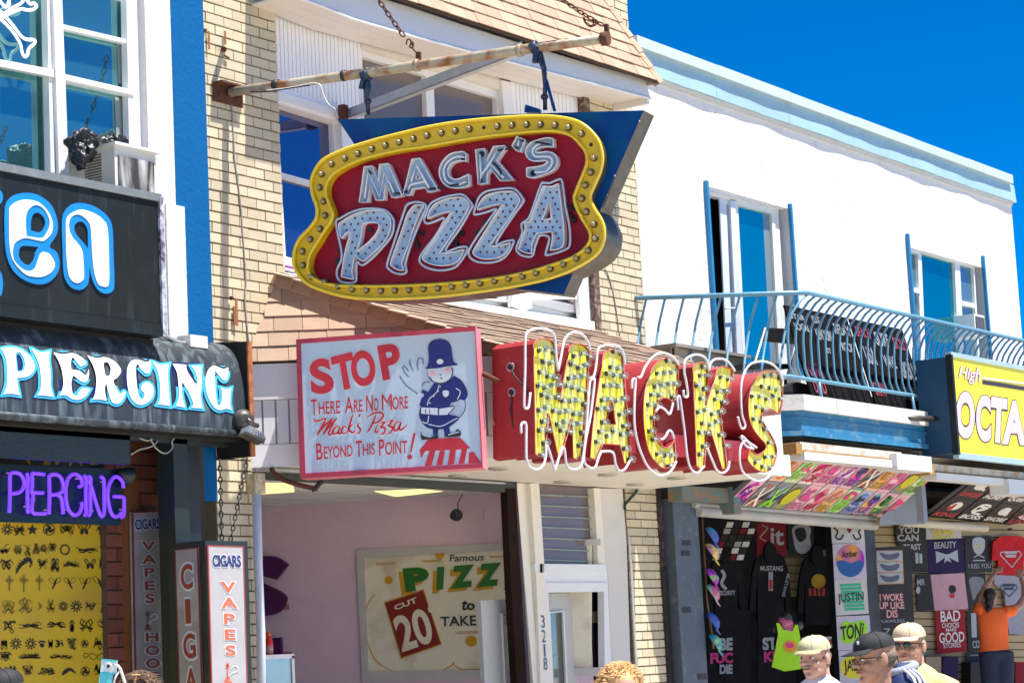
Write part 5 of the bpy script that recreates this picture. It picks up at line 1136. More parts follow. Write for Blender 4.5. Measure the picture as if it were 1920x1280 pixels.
# big cream board
cb = thing('pizza_wall_board', 'cream board with green and yellow PIZZA lettering and red price card on the pink wall', 'sign board', PI_.at(800, 1270))
ZI = lambda *p: zq(450, 860, 2.37, *p); Zi = lambda s: P_(s, 450, 860, 2.37)
m_cream = M_('aged_cream_board', (.84,.78,.62), rough=.6, var=.1, stain=(.45,.36,.25), samt=.25, sscale=2.5)
MB().poly(PI_, [ZI((518,405),(1560,357),(1560,960),(545,985))], .03, .02).obj('board', m_cream, cb)
MB().poly(PI_, [ZI((516,404),(1600,354),(1600,382),(550,436),(568,945),(1600,925),(1600,962),(543,988))], .045, .045).obj('frame', M_('grey_white_frame', (.56,.54,.53), rough=.5), cb)
yl = MB(); gn = MB(); dk = MB(); rd = MB(); w_ = MB()
T = lambda mb, s, q_, off=.028, **k: text(mb, s, PI_, ZI(*q_), off, **k)
T(dk, 'Famous', [(932,425),(1086,420),(1084,450),(934,456)], .03, bold=.01, slant=.03)
for s_, q_, gx in [('P',[(722,486),(834,478),(846,578),(736,590)],0),('I',[(876,480),(908,478),(902,578),(872,582)],0),('Z',[(940,475),(1040,468),(1036,566),(936,576)],0),('Z',[(1062,466),(1160,460),(1150,560),(1052,570)],0),('A',[(1195,462),(1310,454),(1306,556),(1188,566)],0)]:
    T(gn, s_, q_, .034, bold=.07); T(yl, s_, [(a-18,b+15) for a, b in q_], .028, bold=.09)
gn.obj('green_lettering', M_('green_sign_paint', (.02,.16,.02), rough=.5), cb)
T(dk, 'to', [(985,622),(1045,636),(1043,670),(985,672)], .03, bold=.03, slant=.12); T(dk, 'TAKE OUT', [(890,700),(1210,686),(1210,734),(892,744)], .03, bold=.015)
dk.obj('dark_lettering', M_('dark_green_print', (.012,.03,.028)), cb)
for s_ in ['600,463 695,458','605,470 690,466','805,452 895,446','812,458 890,453','1105,432 1205,428','1110,438 1200,434','955,768 1090,762','960,775 1085,770']: stroke(yl, PI_, [(p[0], p[1]) for p in Zi(s_)], 1.3, .028)
for x, y, r in [(660,537,7.5),(1028,808,10.5),(888,422,9)]: yl.poly(PI_, [circ(*ZI((x,y))[0], r)], 0, .028)
for s_ in ['600,598 570,640 558,680','560,780 575,840 610,900 690,948','900,940 940,915 955,900','945,905 975,930 1010,936 1090,930','1390,880 1410,860']: stroke(yl, PI_, crv(Zi(s_), False, 4), 2.2, .028, taper=True)
yl.poly(PI_, [ZI((640,636),(816,578),(897,823),(716,887))], 0, .030)
yl.obj('yellow_paint', M_('mustard_sign_paint', (.62,.33,.01), rough=.5), cb)
rd.poly(PI_, [ZI((645,640),(813,583),(892,820),(719,880))], 0, .033)
rd.poly(PI_, [ZI((1222,570),(1300,560),(1300,640),(1200,640))], 0, .033); rd.obj('red_price_card', M_('dark_red_sign_paint', (.24,.015,.012), rough=.5), cb)
text(w_, 'CUT', PI_, ZI((682,652),(782,612),(790,636),(690,672)), .036, .03); text(w_, '20', PI_, ZI((672,705),(825,655),(868,810),(722,860)), .036, .03); text(w_, 'c', PI_, ZI((830,655),(856,648),(866,678),(840,686)), .036, .03)
stroke(w_, PI_, ZI((838,645),(862,695)), 1.6, .037)
w_.obj('white_lettering', m_cream, cb)
# purple S, speaker, plate
ps = thing('purple_wall_letter', 'raised dark purple letter S on the pink wall', 'wall letter', PI_.at(510, 1150)); ps2 = thing('purple_wall_letter', 'lower dark purple letter piece on the pink wall behind the drink bottles', 'wall letter', PI_.at(510, 1230))
o_ = MB(); Ls = crv(Zi('-10,470! 60,440 150,432 212,468! 160,535! 90,520 60,540 120,560 195,600 200,640 160,685 60,700 -10,690!'), n=5)
o_.poly(PI_, [Ls], .05, .09).obj('letter', M_('deep_purple_plastic', (.09,.012,.10), rough=.5), ps); MB().poly(PI_, [ZI((90,800),(182,792),(184,880),(90,885))], .05, .09).obj('letter', M_('deep_purple_plastic', (.09,.012,.10)), ps2)
MB().poly(PI_, [ZI((186,645),(215,643),(216,668),(188,670))], .02, .05).obj('mount_block', M_('pink_block', (.5,.12,.17)), ps); MB().poly(PI_, [ZI((186,858),(228,856),(229,876),(188,880))], .02, .05).obj('mount_block', M_('pink_block', (.5,.12,.17)), ps2)
sc = thing('ball_speaker', 'dark ball shaped ceiling speaker hanging near the pink wall', 'speaker', PI_.at(856, 965, .3))
MB().ell(PI_.at(856,965,.35), (.058,.058,.058), None, 18, 12).obj('ball', M_('dark_grey_plastic', (.04,.04,.045), rough=.4), sc); MB().tube([PI_.at(x, y, .35) for x, y in crv(P_('868,925 862,935 858,945 859,955'), False, 3)], .005, seg=5).obj('wire', m_bwire, sc)
MB().lathe(PI_.at(850,967,.40), (-.6,-.8,0), [(0,.035),(.02,.038)], 12).obj('grille', m_bwire, sc)
t = thing('wall_plate', 'pink painted cover plate on the wall beside the ball speaker', 'wall plate', PI_.at(890, 965)); MB().poly(PI_, [[(872,956),(906,954),(906,975),(873,976)]], .012, .012).obj('plate', m_pink, t)
# counter case & bottles
CPY = YP(P+.55)
t = thing('counter_case', 'white framed glass display case at the left end of the pizza counter', 'display case', CPY.at(520, 1280))
a = CPY.at(470, 1232); b = CPY.at(552, 1231); 
MB().box(a.x, b.x, P+.55, P+1.0, a.z-.02, a.z+.015).box(b.x-.03, b.x, P+.55, P+.58, .9, a.z).box(a.x, b.x, P+.55, P+1.0, .14, .92).obj('frame', m_white, t)
MB().box(a.x, b.x-.03, P+.56, P+.565, .92, a.z-.02).obj('pane', glass('case_glass', (.2,.2,.2), .25, .6), t)
for px, col, nm, lb in [(505, (.75,.03,.015), 'red', 'red drink bottle with orange cap on the counter case'), (488, (.02,.30,.36), 'teal', 'teal drink bottle with orange cap behind the white post')]:
    c = YP(P+.65).at(px, 1231); t = thing('drink_bottle', lb, 'bottle', c)
    h = .19
    MB().lathe(c, (0,0,1), [(0,.030),(.02,.033),(.07,.029),(.09,.033),(.13,.032),(.155,.018),(.165,.016)], 14).obj('body', M_(nm+'_drink_plastic', col, rough=.15, var=.1), t)
    MB().lathe(c+Vector((0,0,.165)), (0,0,1), [(0,.018),(.03,.018)], 12).obj('cap', M_('orange_cap', (.75,.13,.02), rough=.4), t)
    MB().lathe(c+Vector((0,0,.035)), (0,0,1), [(0,.0335),(.05,.0335)], 14).obj('label', M_('pale_label', (.55,.35,.38)), t)
# roller track, dark post, white pole
fr = thing('shop_front_frame', 'white painted shop front frame with dark post, transom and pillar of the pizza shop', 'shop front', (16.9, P, 0))
G_ = lambda *p: zq(940, 890, 3.281, *p)
MB().poly(YP(P-.05), [ZI((70,55),(1222,108),(1222,150),(70,88))], .05).obj('roller_track', M_('dark_green_track', (.02,.026,.024), rough=.5), fr)
MB().poly(YP(P-.09), [ZI((66,40),(1180,105),(1180,112),(66,50))], .03).obj('track_edge', m_galv, fr)
MB().poly(YP(P-.06), [ZI((1185,130),(1222,130),(1248,560),(1285,1150),(1240,1150),(1205,560))], .07).obj('dark_post', M_('dark_brown_post', (.022,.012,.010), rough=.9, spec=.05, var=.4), fr)
MB().poly(YP(P-.04), [ZI((1222,105),(1230,105),(1300,1150),(1285,1150))], .05).obj('dark_post_edge', M_('purple_black_edge', (.03,.008,.025)), fr)
for q_, o_ in [([(92,50),(130,50),(255,1500),(215,1500)],.02),([(130,50),(178,50),(262,1500),(235,1500)],.0),([(178,50),(232,50),(265,560),(258,1500),(250,1500),(212,560)],.05),([(210,545),(262,545),(330,1500),(250,1500)],.045)]:
    MB().poly(YP(P-.02), [G_(*q_)], .1, o_).obj('jamb', M_('canopy_soffit_paint', (.74,.71,.63)), fr)
m_jw = M_('cool_white_gloss', (.72,.73,.74), rough=.35, var=.04)
FQ = YP(P-.02)
MB().poly(FQ, [G_((205,545),(640,550),(652,600),(212,600))], .08, .05).obj('transom_sill', m_jw, fr)
MB().poly(FQ, [G_((212,600),(652,600),(655,662),(225,662))], .06, .02).obj('header', m_jw, fr)
MB().poly(FQ, [G_((225,662),(655,662),(690,1500),(640,1500),(632,716),(290,722),(325,1500),(285,1500),(272,672))], .07, .035).obj('door_frame', m_jw, fr)
MB().poly(FQ, [G_((568,80),(608,80),(640,552),(598,552))], .08, .03).obj('jamb', M_('canopy_soffit_paint', (.74,.71,.63)), fr)
MB().poly(FQ, [G_((608,82),(745,84),(770,400),(805,1500),(690,1500),(655,600),(640,552))], .12, .015).obj('pillar', M_('grey_white_stucco', (.60,.59,.56), rough=.85, var=.05, bump=.25, bscale=25, stain=(.45,.43,.4), samt=.15), fr)
tw = MB().poly(FQ, [G_((232,60),(568,80),(600,548),(262,545))], .006, -.04).obj('transom_pane', glass('louvre_glass', (.24,.19,.21), .05, .35), fr)
for i in range(7):
    y = 118+i*66.5; MB().poly(FQ, [G_((238+i*3,y),(574+i*3,y+14),(575+i*3,y+21),(238+i*3,y+8))], .05, -.02).obj('louvre_blade', M_('green_glass_edge', (.25,.29,.22), rough=.3), fr)
MB().poly(YP(P+.15), [G_((250,290),(330,275),(345,375),(420,330),(380,440),(430,515),(262,535))], .01).obj('torn_film', M_('blue_film', (.10,.16,.42), rough=.5), fr)
MB().poly(YP(P+.17), [G_((250,250),(450,155),(470,520),(430,520),(400,340),(330,280),(255,295))], .01).obj('torn_film', M_('brown_film', (.13,.09,.085), rough=.6), fr)
t = thing('house_number', 'blue vertical house number 3218 on the white door jamb', 'house number', FQ.at(1022, 1250))
nb_ = MB()
for s_, y in (('3', 862), ('2', 952), ('1', 1040), ('8', 1122)): w8 = 7 if s_ == '1' else 0; text(nb_, s_, FQ, G_((244+(y-862)*.06+w8, y), (266+(y-862)*.06-w8, y), (270+(y-862)*.06-w8, y+76), (248+(y-862)*.06+w8, y+76)), .056, -.005)
nb_.obj('digits', M_('number_blue', (.01,.07,.16)), t)
# doors
PD = YP(P+.18)
def dleaf(pl, outer, pane, lab):
    t = thing('door_leaf', lab, 'door', pl.at(*outer[3])); MB().poly(pl, [outer, pane], .045).obj('panel', M_('grey_white_door', (.52,.53,.51), rough=.45, var=.04), t)
    MB().poly(pl, [pane], .006, -.02).obj('pane', glass('door_glass', (.3,.26,.26), .12, .8), t); MB().poly(pl, [grow(pane, 2.6), pane], .02, .02).obj('moulding', m_jw, t); return t
D1 = PL(17.2, P+.25, .5, -.866)
dleaf(PD, G_((292,728),(532,722),(575,1500),(325,1500)), G_((302,848),(380,842),(410,1500),(330,1500)), 'grey white door leaf with glass pane standing open inside the right doorway')
MB().poly(YP(P+.1), [G_((532,722),(560,722),(600,1500),(572,1500))], .05).poly(YP(P+.12), [G_((582,720),(592,720),(640,1500),(620,1500))], .05).obj('door_edge_gap', m_dark, fr)
MB().poly(YP(P+.05), [G_((538,842),(595,836),(598,905),(542,912))], .02).obj('hinge', M_('old_brass', (.18,.14,.07), rough=.5, metal=.6), fr)
D2 = PL(15.9, P+.1, .5, -.866)
dleaf(YP(P+.12), ZI((1070,630),(1225,618),(1300,1150),(1095,1150)), ZI((1172,690),(1225,686),(1262,1150),(1195,1150)), 'second grey white door leaf partly hiding the cream pizza board')
MB().poly(YP(P+.10), [ZI((1195,700),(1228,698),(1240,830),(1203,815))], .004).obj('red_notice', M_('dark_red_sign_paint', (.24,.015,.012)), fr)
t = thing('white_pole', 'white vertical pole with rusty top bracket at the left edge of the pizza opening', 'pole', WP.at(480, 1280))
WQ = YP(P-.10)
MB().tube([WQ.at(481,925), WQ.at(484,1060), WQ.at(489,1180), WQ.at(492,1500)], .035, seg=10).obj('tube', M_('bluish_white_pipe', (.62,.65,.72), rough=.4), t)
a = WQ.at(480,900); MB().box(a.x-.055, a.x+.06, P-.14, P-.06, a.z-.1, a.z+.05).obj('bracket', M_('stained_cream_bracket', (.5,.45,.32), rough=.8, stain=(.3,.14,.04), samt=.4, sscale=20), t)
t = thing('white_conduit', 'thin white conduit running down the white pillar beside the right brick pier', 'conduit', WP.at(1190, 1240))
MB().tube([YP(P-.05).at(*p) for p in G_((785,375),(800,600),(815,900),(850,1500))], .013, seg=6).obj('pipe', m_white, t)
MB().tube([YP(P-.05).at(x, y) for x, y in [(1205,902),(1190,925),(1172,945),(1172,955)]], .014, seg=6).obj('green_cable', M_('green_cable', (.01,.05,.045)), t)

# ================================================================== WHITE BUILDING
wb = thing('white_stucco_building', 'white stucco building with pale blue parapet flashing and balcony on the right', 'building', (23.5, P, 0))
XE2 = WP.at(1893, 360).x+.02
oq = [Vector((18.53, P, 3.6)), Vector((XE2, P, 3.6)), Vector((XE2, P, 7.6)), Vector((18.53, P, 7.6))]
dq = [WP.at(1325,348), WP.at(1478,392), WP.at(1497,690), WP.at(1345,668)]
x0, x1 = dq[0].x, dq[1].x; dz1 = (dq[0].z+dq[1].z)/2; 
w2 = [WP.at(1700,462), WP.at(1842,502)]; wx0, wx1 = w2[0].x, w2[1].x; wz1 = (w2[0].z+w2[1].z)/2
hole1 = [Vector((x0,P,4.15)), Vector((x1,P,4.15)), Vector((x1,P,dz1)), Vector((x0,P,dz1))]; hole2 = [Vector((wx0,P,4.75)), Vector((wx1,P,4.75)), Vector((wx1,P,wz1)), Vector((wx0,P,wz1))]
MB().poly(WP, [oq, hole1, hole2], .16).obj('wall', m_stucco, wb)
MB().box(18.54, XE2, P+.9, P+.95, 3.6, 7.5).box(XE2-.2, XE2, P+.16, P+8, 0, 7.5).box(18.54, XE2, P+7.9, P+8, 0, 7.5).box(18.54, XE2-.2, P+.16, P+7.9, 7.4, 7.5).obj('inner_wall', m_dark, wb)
# parapet flashing: two stepped bands with seams
pz = (WP.at(1185,65).z, WP.at(1893,330).z)
for i in range(6):
    a = 18.56+(XE2-18.5)*i/6; b = 18.56+(XE2-18.5)*(i+1)/6-.006
    MB().box(a, b-(.14 if i == 5 else 0), P-.09, P+.25, 7.605, 7.715+.004*(i % 2)).obj('cap_flashing', m_flash, wb)
    mb = MB(); k = 12
    for j in range(k):
        xa = a+(b-a)*j/k; xb_ = a+(b-a)*(j+1)/k; d0 = .05+.007*math.sin(xa*2.3)+.004*math.sin(xa*7); d1 = .05+.007*math.sin(xb_*2.3)+.004*math.sin(xb_*7)
        mb.hexa([(xa,P-d0,7.37),(xb_,P-d1,7.37),(xb_,P,7.37),(xa,P,7.37),(xa,P-.04,7.605),(xb_,P-.04,7.605),(xb_,P,7.605),(xa,P,7.605)])
    mb.obj('band_flashing', m_flashd, wb)
MB().box(18.56, XE2, P-.02, P, 7.32, 7.37).obj('cream_string_course', M_('cream_band', (.66,.62,.55), rough=.7), wb)
DD = YP(P+.08)
dz_ = MB(); zq3 = lambda *p: zq(1300, 330, 3.46, *p)
sd_ = thing('sliding_door', 'white framed sliding balcony door standing open at its dark left side', 'sliding door', WP.at(1400, 690))
MB().poly(DD, [zq3((85,45),(585,185),(585,215),(85,95))], .14, .06).poly(DD, [zq3((85,90),(560,205),(560,220),(85,125))], .08, .03).obj('head_track', m_white2, sd_)
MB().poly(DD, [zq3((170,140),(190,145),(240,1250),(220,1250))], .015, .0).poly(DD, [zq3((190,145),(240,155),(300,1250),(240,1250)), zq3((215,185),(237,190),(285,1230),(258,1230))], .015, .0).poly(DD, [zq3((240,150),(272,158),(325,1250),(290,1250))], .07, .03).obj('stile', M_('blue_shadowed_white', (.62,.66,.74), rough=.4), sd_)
MB().poly(DD, [zq3((268,155),(525,210),(590,1300),(330,1300)), zq3((290,192),(508,245),(560,1280),(345,1280))], .05, .015).obj('sash', m_white2, sd_)
MB().poly(DD, [zq3((290,192),(450,232),(505,1280),(345,1280))], .006, -.015).obj('pane', glass('teal_door_glass', (.0,.09,.15), .55, gcol=(.25,.8,.72)), sd_)
MB().poly(DD, [zq3((450,232),(508,245),(560,1280),(505,1280))], .006, -.015).obj('side_pane', glass('grey_side_glass', (.22,.24,.22), .25, gcol=(.5,.8,.8)), sd_)
MB().poly(DD, [zq3((525,210),(552,215),(615,1300),(590,1300))], .06, .0).obj('stile', m_white2, sd_)
MB().poly(YP(P+.5), [zq3((60,60),(260,100),(330,1300),(60,1300))], .01).obj('dark_opening', m_dark, sd_)
MB().tube([DD.at(*zq3((205,860))[0], .06), DD.at(*zq3((278,855))[0], .06)], .008, seg=5).obj('handle', m_white, sd_)
ww = thing('balcony_window', 'white framed picture window with narrow side sashes behind the balcony rail', 'window', WP.at(1775, 640))
z2 = lambda *p: zq(1680, 430, 6.095, *p)
DW = YP(P+.06)
MB().poly(DW, [z2((115,165),(890,345),(960,1500),(150,1500)), z2((290,270),(670,380),(720,1480),(340,1480)), z2((140,255),(250,285),(290,1480),(165,1480)), z2((730,400),(885,440),(905,860),(750,820)), z2((750,855),(905,895),(940,1480),(780,1480))], .10, .02).obj('frame', m_white2, ww)
MB().poly(DW, [z2((290,270),(670,380),(720,1480),(340,1480))], .006, -.02).obj('pane', glass('deep_teal_glass', (.0,.08,.14), .5, gcol=(.2,.7,.68)), ww)
MB().poly(DW, [z2((140,255),(250,285),(290,1480),(165,1480))], .006, -.02).poly(DW, [z2((730,400),(885,440),(905,860),(750,820))], .006, -.02).poly(DW, [z2((750,855),(905,895),(940,1480),(780,1480))], .006, -.02).obj('side_pane', glass('greyish_side_glass', (.10,.16,.18), .4, gcol=(.4,.7,.75)), ww)
MB().poly(DW, [z2((150,650),(275,680),(280,735),(155,700))], .05, .03).poly(DW, [z2((745,812),(905,850),(908,900),(750,855))], .05, .03).obj('meeting_rail', m_white2, ww)
t = thing('small_air_conditioner', 'small white air conditioner in the right sash of the balcony window', 'air conditioner', WP.at(1830, 640))
a = YP(P-.2).at(*z2((890,960))[0]); b = YP(P-.2).at(*z2((1010,1000))[0]); MB().box(a.x, b.x, P-.2, P+.1, a.z-.28, a.z).obj('housing', m_white, t); MB().box(a.x+.03, b.x-.03, P-.21, P-.2, a.z-.25, a.z-.03).obj('grille', M_('dark_grille', (.08,.08,.1)), t)
for k, (xx, yt, yb, lb) in enumerate([(1320,340,640,'bright blue shutter standing edge on at the left of the sliding door'),(1478,383,590,'bright blue shutter standing edge on at the right of the sliding door'),(1698,439,600,'bright blue shutter edge left of the balcony window'),(1840,480,610,'bright blue shutter edge right of the balcony window')]):
    a = WP.at(xx, yt); t = thing('window_shutter', lb, 'shutter', a); w3 = .035 if k in (0, 2) else .03
    MB().box(a.x-.02, a.x+.02, P-w3-.01, P-.002, 4.55 if k < 2 else 4.9, a.z).obj('board', M_('bright_blue_shutter', (.01,.20,.42), rough=.45, var=.1), t)
# ---- balcony --------------------------------------------------------------
QB = 9.9; BF = YP(QB)
XC = 19.18; XW = 17.75
bl2 = thing('balcony', 'projecting balcony slab with weathered white curb and blue painted beam over the shirt shop', 'balcony', (24, QB, 3.7))
def wrap(y, off):    # chamfered front outline at plane y
    return [Vector((XW+off*.2, P, 0)), Vector((XC+off*.41, y, 0))]
def chamf(z0, z1, d, m, name, xr=31.0, seg=1):
    c0 = Vector((XC-1.3*1.0-d*.4, P, 0)); c1 = Vector((XC-d*.41, QB-d, 0)); c2 = Vector((xr, QB-d, 0))
    n1 = Vector(((c1-c0).y, -(c1-c0).x, 0)).normalized()
    mb = MB().slab([Vector((c0.x,c0.y,z0)), Vector((c1.x,c1.y,z0)), Vector((c1.x,c1.y,z1)), Vector((c0.x,c0.y,z1))], n1, .1)
    L_ = (xr-c1.x)/seg
    for i in range(seg):
        g0 = c1.x+L_*i+(.004 if i else 0); mb.slab([Vector((g0,c1.y,z0)), Vector((c1.x+L_*(i+1)-.004,c1.y,z0)), Vector((c1.x+L_*(i+1)-.004,c1.y,z1)), Vector((g0,c1.y,z1))], Vector((0,-1,0)), .1)
    return mb.obj(name, m, bl2)
chamf(3.885, 4.035, .05, m_curb, 'curb', 22.6, 5)
chamf(3.64, 3.885, .0, m_beam, 'beam', 22.6)
chamf(3.64, 3.69, .03, m_beam, 'beam_trim', 22.6); chamf(3.80, 3.82, .02, m_beam, 'beam_trim', 22.6)
MB().add([(XC-1.3,P,4.0),(XC,QB,4.0),(28.2,QB,4.0),(28.2,P,4.0)], [(0,1,2,3)]).add([(XC-1.3,P,3.66),(XC,QB,3.66),(28.2,QB,3.66),(28.2,P,3.66)], [(0,1,2,3)]).obj('deck', M_('balcony_underside', (.30,.28,.24), rough=.9), bl2)
MB().box(22.6, 28.2, QB, QB+.1, 3.66, 4.0).obj('far_beam', m_beam, bl2)
rl = thing('balcony_railing', 'pale blue bellied iron railing around the balcony', 'railing', (24, QB, 4.3))
r0 = Vector((18.35, P-.02, 5.06)); r1 = Vector((19.47, QB-.0, 5.06)); r2 = Vector((28.2, QB, 5.06))
def zl_(v, z, dy=0, dx=0): return Vector((v.x+dx, v.y+dy, z))
MB().tube([r0, r1-Vector((.12,-.13,0)), r1, r1+Vector((.2,0,0)), r2], .024, seg=8).obj('top_rail', m_rail, rl)
b0 = Vector((18.05, P-.02, 4.24)); b1 = Vector((19.14, 9.98, 4.22)); b2 = Vector((28.2, 9.98, 4.22))
MB().tube([b0, b1, b2], .020, seg=8).obj('bottom_rail', m_rail, rl)
i = 0; x = 19.22
while x < 27.9:
    tp = Vector((x+.28, QB, 5.05)); pts = [tp, Vector((x+.17, QB+.03, 4.98)), Vector((x+.06, QB+.07, 4.86)), Vector((x+.01, QB+.10, 4.74)), Vector((x, QB+.11, 4.6)), Vector((x, QB+.11, 4.34)), Vector((x+.02, QB+.10, 4.27)), Vector((x+.06, 9.99, 4.22))]
    MB().tube(pts, .0125, seg=6).obj('baluster', m_rail, rl); x += .158; i += 1
for k in range(9):
    f = (k+.6)/9.2; tp = r0.lerp(r1, f); bt = b0.lerp(b1, f); nn = Vector((.74,.66,0))
    pts = [tp, tp.lerp(bt,.12)+nn*.05, tp.lerp(bt,.3)+nn*.13, tp.lerp(bt,.5)+nn*.12, tp.lerp(bt,.8)+nn*.06, bt]
    MB().tube(pts, .0125, seg=6).obj('baluster', m_rail, rl)
for xx in (19.75, 21.9): MB().tube([(xx, 9.98, 4.22), (xx, 9.97, 4.12), (xx, 9.95, 3.98)], .018, seg=6).obj('foot', m_rail, rl)
# things on the balcony
BQ = YP(10.45)
zb_ = lambda *p: zq(1400, 520, 3.369, *p)
DFW = [Vector((19.9,10.35,4.32)), Vector((22.35,10.5,4.32))]
mdl = [('front', 'plain black rack'),]
def rack(x0, x1, y0, y1, lab, prints, n=3):
    t = thing('shirt_display_rack', lab, 'display rack', ((x0+x1)/2, y0, 4.22))
    W_ = (x1-x0)
    for k in range(n):
        a, b = x0+W_*k/n, x0+W_*(k+.96)/n
        Q = QD((a, y1, 5.02), (b, y1, 5.02), (b, y0, 4.04), (a, y0, 4.04))
        c = Q.c; MB().slab(c, Q.n, .02).obj('black_panel', M_('rack_black_cloth', (.008,.008,.009), rough=.95, var=.3, spec=.05), t)
        pm = [MB(), MB()]
        for w1, u0, v0, u1, v1, ci in prints[k]: text(pm[ci], w1, Q, rq(u0, v0, u1, v1), .006, .03)
        for ci in (0, 1):
            if pm[ci].V: pm[ci].obj('panel_print', (M_('dim_grey_print2', (.22,.23,.25)), M_('dull_dark_red_print', (.22,.03,.05)))[ci], t, kind='stuff')
rack(19.75, 21.15, 10.05, 10.3, 'left black shirt rack behind the railing with white and red prints', [[('STAR',.1,.08,.8,.14,0),('LOCAL',.15,.18,.9,.26,0),('MAFIA',.1,.60,.9,.74,1),('DAD',.2,.78,.8,.92,1)],[('WILDCAT',.1,.06,.5,.14,0),('NEW YORK',.1,.2,.9,.32,0),('EST',.3,.4,.6,.46,0)],[('RELAX',.1,.1,.9,.22,0),('ROCK',.2,.3,.8,.4,0)]])
rack(21.2, 22.5, 10.05, 10.3, 'right black shirt rack behind the railing with colourful prints', [[('BEACH',.1,.08,.9,.2,1),('USA',.2,.3,.8,.5,0),('CREW',.1,.7,.8,.85,1)],[('SURF',.1,.1,.9,.26,0),('WAVE',.2,.36,.9,.5,0)],[('GOLD',.1,.12,.9,.26,1),('SKULL',.1,.4,.9,.6,0)]])
t = thing('wooden_crate_table', 'weathered wooden box table on the balcony behind the letter C', 'table', YP(10.9).at(1330, 690))
a = YP(10.75).at(1262, 645); b = YP(10.75).at(1402, 650)
m_wd = M_('weathered_wood', (.36,.29,.21), rough=.9, var=.3, scale=9)
MB().box(a.x, b.x, 10.72, 11.1, a.z-.02, a.z+.01).obj('top', M_('grey_wood_top', (.22,.2,.18), rough=.9), t)
for k in range(3): MB().box(a.x+.06, b.x-.06, 10.78, 10.8, a.z-.14-k*.13, a.z-.025-k*.13).obj('slat', m_wd, t)
MB().box(a.x+.06, a.x+.12, 10.76, 10.82, 4.2, a.z-.02).box(b.x-.12, b.x-.06, 10.76, 10.82, 4.2, a.z-.02).obj('corner_post', m_wd, t)
t = thing('folding_chair', 'black folding chair on the balcony behind the letter S', 'chair', YP(10.5).at(1450, 700))
cq = YP(10.5); zc = lambda *p: zq(1400, 520, 3.369, *p)
MB().poly(cq, [zc((115,318),(330,325),(360,340),(355,425),(130,405),(95,398))], .025).obj('backrest', m_bwire, t); MB().poly(cq, [zc((10,545),(290,545),(285,575),(20,580))], .25, .1).obj('seat', m_bwire, t)
MB().tube([cq.at(*zc((118,320))[0]), cq.at(*zc((55,530))[0]), cq.at(*zc((35,640))[0])], .014, seg=6).obj('leg', m_galv, t); MB().tube([cq.at(*zc((350,330))[0]), cq.at(*zc((310,420))[0]), cq.at(*zc((250,640))[0])], .014, seg=6).obj('leg', m_galv, t)
t = thing('black_bag', 'black bag lying on the balcony edge behind the letter S', 'bag', BQ.at(1480, 740)); MB().poly(YP(10.25), [zb_((230,690),(320,660),(500,700),(480,740),(240,745))], .12).obj('bag', M_('black_cloth', (.018,.016,.018)), t)
t = thing('printed_bag', 'dark bag with small white lettering under the balcony railing', 'bag', BQ.at(1580, 750)); MB().poly(YP(10.3), [zb_((500,700),(950,780),(890,830),(500,745))], .12).obj('bag', M_('black_cloth', (.018,.016,.018)), t)
mb = MB(); text(mb, 'KONOH', YP(10.24), zb_((512,740),(612,735),(610,765),(510,764)), .06, .03); mb.obj('bag_print', m_wht, t, kind='stuff')
t = thing('cardboard_box', 'flat tan cardboard box on the balcony edge beside the octane sign', 'box', YP(10.2).at(1700, 765)); MB().poly(YP(10.2), [zb_((940,760),(1140,790),(1140,840),(900,825))], .1).obj('cardboard', M_('cardboard', (.52,.33,.19), rough=.9), t)
# ---- HIGH OCTANE sign -------------------------------------------------------
q_y = YP(9.55)
oc = thing('octane_sign', 'yellow HIGH OCTANE box sign with pink outlined letters hung at the balcony front', 'sign', q_y.at(1790, 850))
c = q_y.at(*zb_((1290,500))[0]); c2_ = q_y.at(*zb_((1325,1110))[0]); xo = (c.x+c2_.x)/2; oz1 = q_y.at(*zb_((1290,500))[0]).z; oz0 = q_y.at(*zb_((1325,1105))[0]).z
MB().box(xo, 27.5, 9.56, 9.95, oz0, oz1).obj('cabinet', M_('navy_cabinet', (.008,.05,.11), rough=.45, var=.2, stain=(.2,.3,.35), samt=.08), oc)
MB().box(xo-.012, xo+.035, 9.53, 9.60, oz0-.02, oz1+.02).obj('dark_corner_trim', m_black, oc)
MB().box(xo, 27.5, 9.535, 9.60, oz1-.0, oz1+.05).box(xo, 27.5, 9.535, 9.60, oz0-.06, oz0).obj('pale_trim', M_('pale_blue_trim', (.35,.47,.50), rough=.4), oc)
MB().box(xo+.036, 27.5, 9.548, 9.559, oz0, oz1).obj('face', M_('vivid_yellow_face', (.80,.70,.01), rough=.4, var=.04), oc)
oo = YP(9.547)
k1 = MB(); k2 = MB()
for s_, q_ in [('O',[(1325,716),(1441,722),(1442,1024),(1322,1010)]),('C',[(1450,738),(1541,745),(1544,1042),(1450,1030)]),('T',[(1546,750),(1648,766),(1640,1052),(1530,1036)]),('A',[(1628,772),(1756,780),(1766,1060),(1612,1052)]),('N',[(1775,795),(1850,805),(1855,1072),(1775,1062)]),('E',[(1868,810),(1925,818),(1930,1082),(1868,1074)])]:
    text(k1, s_, oo, zb_(*q_), .006, .05); q2 = zb_(*q_); text(k2, s_, oo, [(q2[0][0]-1.3,q2[0][1]-1.5),(q2[1][0]+1.3,q2[1][1]-1.5),(q2[2][0]+1.3,q2[2][1]+1.5),(q2[3][0]-1.3,q2[3][1]+1.5)], .003, .075)
text(k1, 'High', oo, zb_((1345,562),(1478,572),(1478,690),(1342,650)), .006, .02, .12); text(k2, 'High', oo, zb_((1341,560),(1475,570),(1475,688),(1338,648)), .003, .03, .12)
